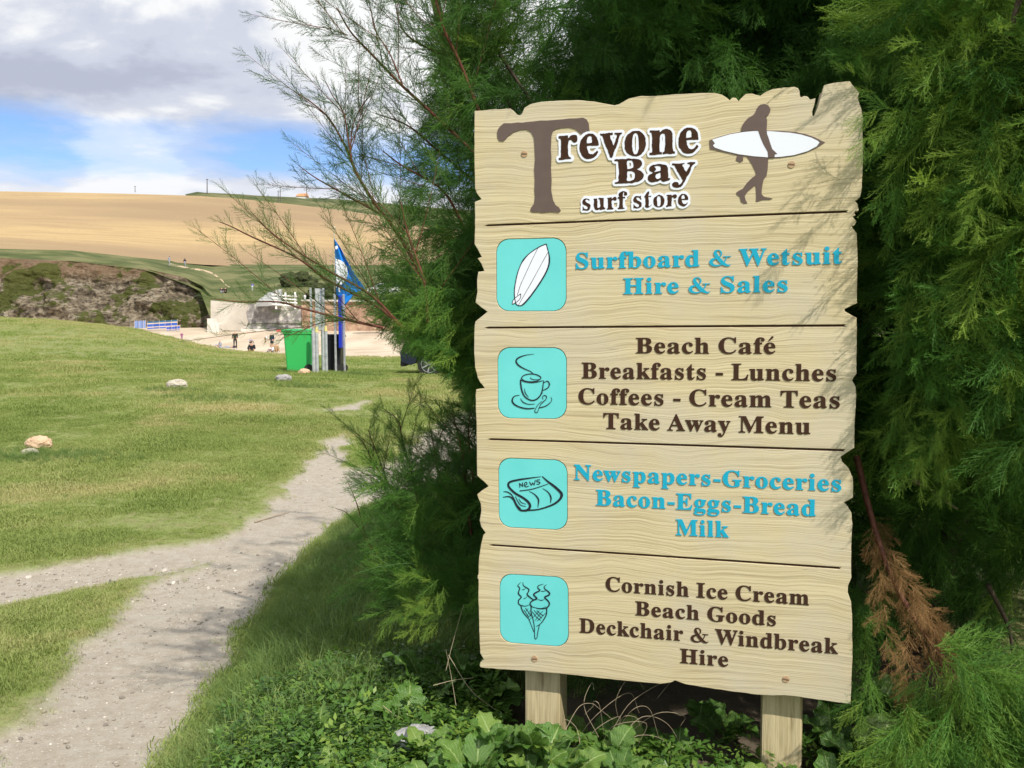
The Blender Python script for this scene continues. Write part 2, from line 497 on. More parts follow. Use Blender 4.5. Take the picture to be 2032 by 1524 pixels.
rock = mix(t, green, rock, mix(t, a3, (.06, .085, .015), (.15, .165, .045)))
L(t, rock, p.inputs['Base Color'])
bp = N(t, 'ShaderNodeBump', ins={'Strength': 1.0, 'Distance': 1.6}); L(t, math_(t, 'ADD', a1, math_(t, 'MULTIPLY', a3, .5)), bp.inputs['Height']); L(t, bp.outputs[0], p.inputs['Normal'])
loft('cliff', [-1600, -400, 0, 150, 300, 370, 405, 425], [(133, [660, 655, 650, 652, 655, 660, 664, 664]), ([134, 135, 137, 137, 137, 136, 135, 132], [600, 590, 580, 583, 588, 600, 612, 625]), ([141, 141, 143, 143, 143, 141, 139, 136], [505, 503, 508, 515, 532, 548, 565, 588])], cm, nx=420, ny=46, rough=3.2, rscale=7)

slope_m = nmat('coast_turf', [(.30, (.045, .065, .018)), (.48, (.095, .115, .035)), (.62, (.175, .175, .075))], .22, .95, .8, 1.5, stretch=(.6, 1, 1), bdist=.5)
slopeT = [-1600, 0, 150, 300, 400, 424, 700, 900, 2200, 5200]
loft('coast_slope', slopeT, [([141, 143, 143, 142.5, 138, 121, 121, 121, 121, 121], [506, 509, 516, 534, 572, 640, 640, 640, 640, 640]),
                            ([146, 148, 149, 150, 148, 135, 130, 130, 130, 130], [498, 502, 507, 524, 552, 590, 590, 590, 590, 590]),
                            ([152, 156, 160, 168, 178, 179, 180, 180, 180, 180], [484, 490, 494, 511, 521, 523, 525, 520, 520, 520])], slope_m, nx=300, ny=14, rough=.7, rscale=5)
wheat = mat('ripe_wheat', rough=0.95, spec=0.1)
t = wheat.node_tree; p = t.nodes['Principled BSDF']
c = N(t, 'ShaderNodeTexCoord').outputs['Object']
mp = N(t, 'ShaderNodeMapping'); mp.inputs['Scale'].default_value = (.35, 1, 1); mp.inputs['Rotation'].default_value = (0, 0, .15); L(t, c, mp.inputs[0])
w1 = noise_(t, mp.outputs[0], .012, 4, .5); w2 = noise_(t, mp.outputs[0], .12, 6, .6); w3 = noise_(t, c, .9, 5, .7)
wc = ramp(t, w1, [(.38, (.33, .24, .145)), (.5, (.40, .29, .165)), (.62, (.50, .365, .19))])
wc = mix(t, ramp(t, w2, [(.35, .5), (.55, 0)]), wc, (.33, .235, .135))
wc = mix(t, ramp(t, w3, [(.3, .35), (.5, 0)]), wc, (.27, .19, .11))
L(t, wc, p.inputs['Base Color'])
bp = N(t, 'ShaderNodeBump', ins={'Strength': .6, 'Distance': .6}); L(t, w3, bp.inputs['Height']); L(t, bp.outputs[0], p.inputs['Normal'])
fc = [-1600, 0, 250, 400, 500, 600, 680, 760, 850, 1000, 2200, 5200]
loft('wheat_field', fc, [([150, 153, 163, 174, 178, 178, 178, 178, 178, 178, 178, 178], [486, 493, 509, 523, 528, 529, 527, 525, 523, 522, 522, 522]),
                         (250, [440, 450, 462, 470, 474, 478, 482, 486, 490, 496, 500, 500]),
                         (360, [395, 405, 414, 422, 430, 438, 445, 452, 466, 480, 490, 490]),
                         (450, [368, 378, 384, 389, 397, 408, 418, 430, 450, 470, 484, 484])], wheat, nx=160, ny=10)
ridge_m = nmat('ridge_scrub', [(.32, (.05, .065, .025)), (.5, (.11, .125, .045)), (.66, (.22, .20, .10))], .045, .95, .8, .4, bdist=1.5)
loft('far_ridge', [380, 400, 470, 530, 600, 680, 760, 860, 1000, 2200, 5200], [(452, [396, 398, 404, 412, 420, 430, 442, 462, 480, 495, 495]), (520, [390, 386, 389, 396, 400, 408, 420, 436, 450, 470, 470]), (600, [388, 382.5, 385.5, 390, 393, 397, 404, 414, 424, 440, 440])], ridge_m, nx=200, ny=12, rough=4, rscale=26)

# trail worn on the slope, a sheet of its own just above the turf
trail_m = nmat('worn_trail', [(.4, (.42, .31, .19)), (.6, (.55, .43, .29))], .8, .95)

# ------------------------------------------------------------------ sea wall, stone wall, ramp, fence, cars, house, poles
def quad_wall(name, pts, depth, m, label, cat, parent=None, group=None):
    P = [at(*q) for q in pts]
    b = B(); b.prism([tuple(q) for q in P], (0, depth, 0))
    return tag(b.build(name, m, parent), label, cat, group)

conc = nmat('pale_concrete', [(.3, (.40, .36, .31)), (.55, (.52, .48, .42)), (.7, (.60, .57, .50))], .35, .9, .4, 2, bdist=.1)
plas = nmat('weathered_plaster', [(.38, (.19, .18, .175)), (.5, (.27, .26, .255)), (.56, (.42, .40, .38)), (.62, (.60, .58, .54))], 1.1, .9, .6, 2, bdist=.15)
whitec = nmat('bleached_concrete', [(.3, (.62, .58, .52)), (.7, (.74, .71, .66))], .8, .9)
stone_m = nmat('red_rubble', [(.35, (.20, .12, .085)), (.5, (.36, .23, .16)), (.65, (.50, .36, .25))], .9, .9, .8, 2, bdist=.2)
white_p = mat('white_paint', (.78, .78, .76), .5)
sw = empty('sea_wall', at(500, 655, 121), 'long grey concrete sea wall at the back of the beach', 'wall')
quad_wall('concrete_face', [(418, 655, 121), (486, 657, 121), (492, 640, 121), (488, 622, 121), (493, 603, 121), (418, 596, 121)], 1.5, conc, None, None, sw)
quad_wall('plaster_face', [(486, 658, 121.2), (600, 662, 121.2), (600, 606, 121.2), (493, 602, 121.2), (488, 622, 121.2), (492, 640, 121.2)], 1.5, plas, 'dark patched plaster with pale blotches', None, sw)
quad_wall('skirting', [(478, 664, 120.6), (600, 668, 120.6), (600, 655, 120.6), (478, 652, 120.6)], .5, whitec, None, None, sw)
quad_wall('concrete_buttress', [(411, 667, 119), (434, 668, 119), (434, 643, 119), (422, 641, 119), (421, 632, 119), (411, 632, 119)], 2, whitec, 'small whitewashed buttress block at the foot of the cliff', 'buttress')
rw = empty('stone_wall', at(700, 655, 120.8), 'reddish stone wall with pale coping right of the sea wall', 'wall')
quad_wall('rubble_face', [(600, 668, 120.9), (900, 668, 120.9), (900, 600, 120.9), (598, 596, 120.9)], 1.5, stone_m, None, None, rw)
quad_wall('coping', [(597, 597.5, 120.5), (900, 601, 120.5), (900, 597.5, 120.5), (597, 594, 120.5)], 2.2, whitec, None, None, rw)
rp = B(); rp.prism([tuple(at(x_, y_, d_)) for x_, y_, d_ in ((508, 599, 119), (560, 598, 119), (560, 573, 141), (536, 578, 138))], (0, 0, -.6))
tag(rp.build('slipway', nmat('grey_tarmac', [(.4, (.33, .33, .33)), (.6, (.44, .44, .43))], .6, .9)), kind='structure')
fn = empty('white_fence', at(570, 605, 118), 'white post and rail fence beside the slipway', 'fence')
for i, x_ in enumerate((548, 567, 586)):
    b = B(); b.box(at(x_, 596 + i * .5, 118), (.22, .22, 2.3)); b.build('post', white_p, fn)
for k in range(4):
    b = B(); a_ = Vector(at(540, 585.5 + k * 6, 117.8)); b_ = Vector(at(590, 588.5 + k * 6.5, 117.8)); b.cyl(a_, b_, .1, .1, 6); b.build('rail', white_p, fn)

bush_m = nmat('dark_bramble', [(.35, (.02, .03, .01)), (.6, (.07, .085, .03))], 1.2, .95, 1.0, 4, bdist=.4)
def blob(name, c, r, sc, m, label, cat, parent=None, rough=.35, sub=4, freq=1.2, group=None):
    bm = bmesh.new(); bmesh.ops.create_icosphere(bm, subdivisions=sub, radius=1)
    for v in bm.verts:
        q = v.co * freq + Vector(c)
        k = 1 + rough * (mn.fractal(q, .7, 2.1, 4)) + rough * .3 * mn.noise(q * 5)
        v.co = Vector((v.co.x * sc[0], v.co.y * sc[1], v.co.z * sc[2])) * (r * k)
        v.co += Vector(c)
    me = bpy.data.meshes.new(name); bm.to_mesh(me); bm.free()
    return tag(link(name, me, m, parent), label, cat, group)
blob('bramble_bush', at(597, 563, 146), 2.2, (1.35, .8, .75), bush_m, 'dark bramble bush on the slope right of the slipway', 'bush', rough=.5)
blob('gorse_bush', at(650, 585, 130), 1.7, (1.8, .7, .8), bush_m, 'low green bush above the stone wall behind the posts', 'bush', rough=.5)

hs = empty('cottage', at(600, 395, 585), 'low cottage with orange tiled roof on the skyline', 'house')
ch = Vector(at(600, 394, 585))
b = B(); b.box(ch + Vector((0, 0, .2)), (6.5, 5, 2.4)); b.build('wall', white_p, hs)
b = B()
rp_ = [ch + Vector(q) for q in ((-3.9, -3, 1.1), (3.9, -3, 1.1), (3.9, 3, 1.1), (-3.9, 3, 1.1), (-2.6, 0, 3.2), (3.3, 0, 3.4))]
vs = [b.bm.verts.new(q) for q in rp_]
for f_ in ((0, 1, 5, 4), (2, 3, 4, 5), (1, 2, 5), (3, 0, 4), (3, 2, 1, 0)): b.bm.faces.new([vs[i] for i in f_])
b.build('roof', nmat('orange_tile', [(.4, (.45, .22, .10)), (.6, (.58, .30, .14))], .8, .8), hs)
pole_m = mat('dark_timber', (.09, .085, .08), .8)
for (x_, y0_, y1_, d_, r_, lb) in ((268, 369, 381.5, 452, .16, 'short thin pole alone on the left skyline'), (411, 355, 386, 520, .28, 'tallest utility pole on the skyline where the hedge begins'), (552, 378, 399, 500, .2, 'left pole of the close pair on the ridge'), (556, 371, 400, 495, .2, 'right taller pole of the close pair on the ridge'), (608.5, 369, 396, 580, .22, 'thin pole standing beside the orange roofed cottage')):
    b = B(); b.cyl(at(x_, y1_, d_), at(x_, y0_, d_), r_ * 1.15, r_ * .8, 8); b.box(at(x_, y0_ + 1.2, d_), (r_ * 5, r_, r_))
    tag(b.build('utility_pole', pole_m), lb, 'pole', 'poles along the skyline')

# ------------------------------------------------------------------ cars
glass_m = mat('car_glass', (.02, .03, .035), .08, 0, .6)
tyre_m = mat('tyre_rubber', (.025, .025, .025), .8)
rim_m = mat('alloy', (.62, .63, .65), .25, .9)
chrome_m = mat('lamp_glass', (.7, .72, .75), .1, .3)
def make_car(loc, rz, paint, label, dark_trim):
    t_ = empty('parked_car', loc, label, 'car', 'parked cars')
    def off(o): o.parent = t_; o.matrix_parent_inverse = Matrix.Identity(4); return o
    prof = [(-2.1, .38), (-2.13, .62), (-2.02, .86), (-1.35, .98), (-.75, 1.42), (.45, 1.50), (1.45, 1.40), (1.98, 1.02), (2.1, .72), (2.08, .34), (1.82, .30)]
    def arch(cx_):
        return [(cx_ + .38 * math.cos(a), .32 + .38 * math.sin(a)) for a in np.linspace(0.05, math.pi - .05, 9)]
    prof = prof + arch(1.32) + [(.9, .24), (-.9, .24)] + arch(-1.35) + [(-1.85, .30)]
    b = B(); bm = b.bm
    rows = []
    for yv, inset, zt in ((-.80, .03, 1), (-.86, 0, 1), (-.86, 0, 1), (.86, 0, 1), (.80, .03, 1)):
        pass
    ys = [(-.84, .0), (-.88, 0.0), (.88, 0.0), (.84, .0)]
    A = []
    for k, yv in enumerate((-.85, .85)):
        A.append([bm.verts.new((x_, yv * (1 - .20 * max(0, (z_ - .92) / .58)), z_)) for x_, z_ in prof])
    n = len(prof)
    bm.faces.new(A[0]); bm.faces.new(A[1][::-1])
    for i in range(n): bm.faces.new((A[0][i], A[1][i], A[1][(i + 1) % n], A[0][(i + 1) % n]))
    bmesh.ops.bevel(bm, geom=[e for e in bm.edges if e.calc_length() > .15 and len(e.link_faces) == 2 and abs(e.calc_face_angle(0)) > .6 and min(v.co.z for v in e.verts) > .5], offset=.045, segments=3, affect='EDGES')
    off(b.build('body', paint, None, False))
    for s_ in (-1, 1):
        for wp in ([(-1.22, 1.0), (-.70, 1.36), (-.12, 1.42), (-.12, 1.0)], [(-.04, 1.0), (-.04, 1.42), (.55, 1.43), (.95, 1.38), (.98, 1.02)], [(1.05, 1.03), (1.03, 1.36), (1.36, 1.33), (1.60, 1.08)]):
            b = B(); vs_ = [b.bm.verts.new((x_, s_ * (.85 * (1 - .20 * max(0, (z_ - .92) / .58)) + .012), z_)) for x_, z_ in wp]
            b.bm.faces.new(vs_); r = bmesh.ops.extrude_face_region(b.bm, geom=b.bm.faces[:]); bmesh.ops.translate(b.bm, vec=(0, -s_ * .02, 0), verts=[v for v in r['geom'] if isinstance(v, bmesh.types.BMVert)])
            off(b.build('window', glass_m))
        b = B(); b.box((-2.0, s_ * .62, .70), (.16, .36, .15), bevel=.03); off(b.build('headlight', chrome_m))
        b = B(); b.box((-.95, s_ * .95, 1.02), (.12, .16, .11), bevel=.03); off(b.build('wing_mirror', paint))
    b = B(); b.prism([(-1.28, -.66, 1.03), (-.78, -.60, 1.41), (-.78, .60, 1.41), (-1.28, .66, 1.03)], (-.03, 0, .03)); off(b.build('windscreen', glass_m))
    b = B(); b.box((-2.06, 0, .34), (.14, 1.6, .16), bevel=.03); off(b.build('bumper', dark_trim))
    for cx_ in (-1.35, 1.32):
        for s_ in (-1, 1):
            y0 = s_ * .86; 
            b = B(); b.cyl((cx_, y0 - s_ * .2, .32), (cx_, y0, .32), .32, .32, 28); w = off(b.build('wheel', tyre_m))
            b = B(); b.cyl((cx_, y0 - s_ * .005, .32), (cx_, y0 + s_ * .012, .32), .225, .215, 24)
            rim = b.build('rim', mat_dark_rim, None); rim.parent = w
            b = B()
            for k in range(7):
                a = 2 * math.pi * k / 7
                b.box((cx_ + .11 * math.cos(a), y0 + s_ * .018, .32 + .11 * math.sin(a)), (.20, .02, .038), Matrix.Rotation(-a, 3, 'Y'))
            b.cyl((cx_, y0, .32), (cx_, y0 + s_ * .03, .32), .05, .045, 12)
            q = [(cx_ + .22 * math.cos(a), .32 + .22 * math.sin(a)) for a in np.linspace(0, 2 * math.pi, 25)]
            for (xa, za), (xb, zb) in zip(q[:-1], q[1:]): b.cyl((xa, y0 + s_ * .012, za), (xb, y0 + s_ * .012, zb), .014, .014, 5, False)
            sp = b.build('spokes', rim_m, None); sp.parent = w
    t_.rotation_euler = (0, 0, rz)
    return t_
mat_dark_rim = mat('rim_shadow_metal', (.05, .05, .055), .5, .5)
dark_trim = mat('black_plastic', (.02, .02, .022), .6)
cp = at(845, 747, 23.2)
make_car((cp[0] + 1.35 + .1, 24.1, cp[2]), math.radians(0), mat('navy_paint', (.012, .018, .035), .25, .3, .6), 'dark blue car parked on the grass behind the tamarisk', dark_trim)
wc_ = at(757, 585, 112)
make_car((wc_[0] + .4, 112, wc_[2] - .05), math.radians(5), mat('white_car_paint', (.75, .77, .8), .25, 0, .6), 'white car parked above the stone wall beyond the flag', dark_trim)

# ------------------------------------------------------------------ bins, posts, notice boards, flag
gz = lambda x, y: float(ground_z(x, y))
def make_bin(cx_, Y, w, d, h, col, lidcol, label, rz=0.0, name='wheelie_bin'):
    t_ = empty(name, (cx_, Y, gz(cx_, Y) - .01), label, 'bin', 'wheeled bins by the notice posts', (0, 0, rz))
    pm = mat('bin_plastic_' + label.split()[0], col, .45, 0, .4)
    lm = mat('bin_lid_' + label.split()[0], lidcol, .4, 0, .4)
    def off(o): o.parent = t_; o.matrix_parent_inverse = Matrix.Identity(4); return o
    b = B(); bm = b.bm
    rings = []
    for z_, k in ((.04, .80), (.10, .82), (h * .86, .97), (h * .87, 1.04), (h * .92, 1.05)):
        cr_ = .05; pts = []
        for sx_, sy_, a0 in ((1, -1, -90), (1, 1, 0), (-1, 1, 90), (-1, -1, 180)):
            for a in (0, 30, 60, 90):
                r_ = math.radians(a0 + a)
                pts.append(bm.verts.new((sx_ * (w / 2 * k - cr_) + cr_ * math.cos(r_), sy_ * (d / 2 * k - cr_) + cr_ * math.sin(r_), z_)))
        rings.append(pts)
    for A_, B_ in zip(rings[:-1], rings[1:]):
        for i in range(16): bm.faces.new((A_[i], A_[(i + 1) % 16], B_[(i + 1) % 16], B_[i]))
    bm.faces.new(rings[0][::-1]); bm.faces.new(rings[-1])
    off(b.build('body', pm))
    b = B(); b.box((-.01, 0, h * .955), (w * 1.10, d * 1.08, h * .06), bevel=.02); b.box((-w * .54, 0, h * .925), (.03, d * .9, .035), bevel=.01); off(b.build('lid', lm))
    b = B(); b.cyl((w * .56, -d * .4, h * .93), (w * .56, d * .4, h * .93), .018, .018, 8); b.box((w * .53, -d * .4, h * .93), (.06, .03, .03)); b.box((w * .53, d * .4, h * .93), (.06, .03, .03)); off(b.build('handle', lm))
    for s_ in (-1, 1):
        b = B(); b.cyl((w * .40, s_ * d * .44, .11), (w * .40, s_ * (d * .44 + .05), .11), .115, .115, 20); wh = off(b.build('wheel', tyre_m))
    return t_
g_ = at(589, 735, 22.4)
make_bin(g_[0], 22.4 + .3, .70, .62, 1.14, (.035, .42, .10), (.06, .46, .16), 'bright green wheelie bin standing on the grass', math.radians(4))
k_ = at(657, 718, 23.6)
make_bin(k_[0] + .02, 23.9, .50, .60, 1.05, (.012, .013, .018), (.015, .015, .02), 'black wheelie bin behind the grey posts')
galv = nmat('galvanised_steel', [(.35, (.42, .44, .46)), (.6, (.58, .60, .61))], 9, .45, metal=.55)
blue_m = mat('blue_sign_edge', (.01, .03, .42), .35)
def board_sign(xs, ytop, ybot, Y, panel_m, label, panel_w, pz):
    gx = at((xs[0] + xs[1]) / 2, ybot, Y)
    t_ = empty('notice_board', (gx[0], Y, gz(gx[0], Y)), label, 'notice board')
    for x_ in xs:
        q0 = at(x_, ybot, Y); q1 = at(x_, ytop, Y); zb = gz(q0[0], Y) - .1
        b = B(); b.box((q0[0], Y + (.35 if x_ == xs[1] else 0), (zb + q1[2]) / 2), (.052, .052, q1[2] - zb), bevel=.006); b.build('post', galv, t_)
    a = at((xs[0] + xs[1]) / 2, pz[0], Y); c_ = at((xs[0] + xs[1]) / 2, pz[1], Y)
    b = B(); b.box((a[0], Y + .17, (a[2] + c_[2]) / 2), (panel_w, .55, a[2] - c_[2]), Matrix.Rotation(.12, 3, 'Z'), bevel=.004); b.build('panel', panel_m, t_)
    return t_
board_sign((619.5, 638.5), 571, 726, 22.9, galv, 'grey metal notice board seen edge on behind the bins', .13, (573, 655))
board_sign((666.5, 679), 583, 718, 23.4, blue_m, 'deep blue notice board seen edge on between grey posts', .085, (586, 690))
band = mat('yellow_band', (.62, .55, .22), .6)
for x_, y0_, y1_, Y, lb in ((625.5, 650, 729, 22.1, 'left of two short grey posts with yellow tops'), (643.5, 648, 712, 23.0, 'right of two short grey posts with yellow tops')):
    q0 = at(x_, y1_, Y); q1 = at(x_, y0_, Y)
    t_ = empty('short_post', (q0[0], Y, gz(q0[0], Y)), lb, 'post', 'short grey posts')
    b = B(); b.cyl((q0[0] - .03, Y, gz(q0[0], Y) - .1), (q0[0] - .03, Y, q1[2]), .045, .045, 14); b.build('tube', galv, t_)
    b = B(); b.cyl((q0[0] + .05, Y + .02, gz(q0[0], Y) - .1), (q0[0] + .05, Y + .02, q1[2] - .12), .04, .04, 14); b.build('tube', galv, t_)
    b = B(); b.cyl((q0[0] + .05, Y + .02, q1[2] - .12), (q0[0] + .05, Y + .02, q1[2] + .02), .043, .03, 14); b.build('yellow_top', band, t_)
# flag
Yf = 24.6
fl = empty('beach_flag', tuple(at(665, 720, Yf)), 'drooping blue flag with white disc on a pale pole', 'flag')
a_, b_ = at(665.5, 718, Yf), at(663, 452, Yf)
b = B(); b.cyl((a_[0], Yf, a_[2] - .2), b_, .022, .015, 8); b.sphere((b_[0], Yf, b_[2]), .045, 2); b.build('pole', mat('pale_pole', (.55, .45, .33), .5), fl)
flag_m = nmat('flag_blue', [(.3, (.006, .19, .66)), (.7, (.015, .25, .76))], 4, .6)
fp = [(663.5, 474), (676, 492), (689, 518), (705, 546), (725, 573), (703, 579), (702, 585), (695, 594), (684, 606), (680, 598), (673, 588), (667, 582)]
nu, nv = 22, 14; V = []; Fq = []
left = lambda s: np.array([663.5 + 4 * s, 474 + 112 * s])
def edge_r(s):
    pts = np.array([(663.5, 474), (676, 492), (689, 518), (705, 546), (725, 573), (704, 581), (695, 594), (684, 607)]); tt_ = np.linspace(0, 1, len(pts))
    return np.array([np.interp(s, tt_, pts[:, 0]), np.interp(s, tt_, pts[:, 1])])
for i in range(nv + 1):
    s = i / nv
    for j in range(nu + 1):
        k = j / nu
        q = left(s) * (1 - k) + edge_r(s) * k
        V.append(at(q[0], q[1], Yf + .09 * math.sin(k * 9 + s * 3) * (.2 + k) - .1 * k))
Fq = [(i * (nu + 1) + j, i * (nu + 1) + j + 1, (i + 1) * (nu + 1) + j + 1, (i + 1) * (nu + 1) + j) for i in range(nv) for j in range(nu)]
me = mesh('cloth', V, Fq, True); o = link('cloth', me, flag_m, fl); md = o.modifiers.new('t', 'SOLIDIFY'); md.thickness = .004
wh_m = mat('flag_white', (.72, .74, .82), .6)
def flag_patch(name, pts, parent):
    V = [Vector(at(x_, y_, Yf - .26)) for x_, y_ in pts]; b = B(); b.prism([tuple(v) for v in V], (0, .004, 0)); return b.build(name, wh_m, parent)
disc = []
for a in np.linspace(-math.pi / 2, math.pi / 2, 14):
    disc.append((666 + 24 * math.cos(a) * 1.0, 541 + 27 * math.sin(a)))
disc = [(665.5, 512)] + disc + [(668, 571)] 
flag_patch('white_disc', disc, fl)
flag_patch('white_mark', [(665, 489), (669, 487), (671, 491), (668, 495), (665.5, 494)], fl)
flag_patch('white_mark', [(668, 562), (673, 562), (675, 580), (672, 578), (671, 566), (668, 566)], fl)

# ------------------------------------------------------------------ stones
stone_w = nmat('pale_stone', [(.3, (.34, .30, .24)), (.55, (.50, .46, .38)), (.7, (.62, .58, .50))], 14, .85, .6, 60)
stone_g = nmat('grey_stone', [(.3, (.20, .19, .19)), (.6, (.40, .39, .39))], 14, .85, .6, 60)
stone_o = nmat('sandy_stone', [(.3, (.50, .32, .20)), (.6, (.62, .44, .30))], 14, .85, .6, 60)
def stone(px, py, Y, r, sc, m, label, sink=.35):
    q = at(px, py, Y); z = gz(q[0], Y)
    return blob('stone', (q[0], Y, z + r * sc[2] * (1 - sink)), r, sc, m, label, 'stone', rough=.16, sub=4, freq=2.0, group='stones in the turf')
stone(352, 790, 17.6, .20, (1, .7, .55), stone_w, 'smooth pale stone sticking out of the grass')
stone(78, 897, 11.0, .15, (1.05, .7, .65), stone_o, 'pinkish stone beside a dark grass clump')
stone(60, 912, 10.6, .10, (1.0, .6, .5), stone_w, 'small pale stone in front of the pinkish one')
stone(563, 768, 19.5, .16, (1.1, .7, .6), stone_g, 'grey stone in the turf below the bins')
stone(604, 738, 21.6, .12, (1.2, .8, .75), stone_o, 'sandy stone at the wheel of the green bin')

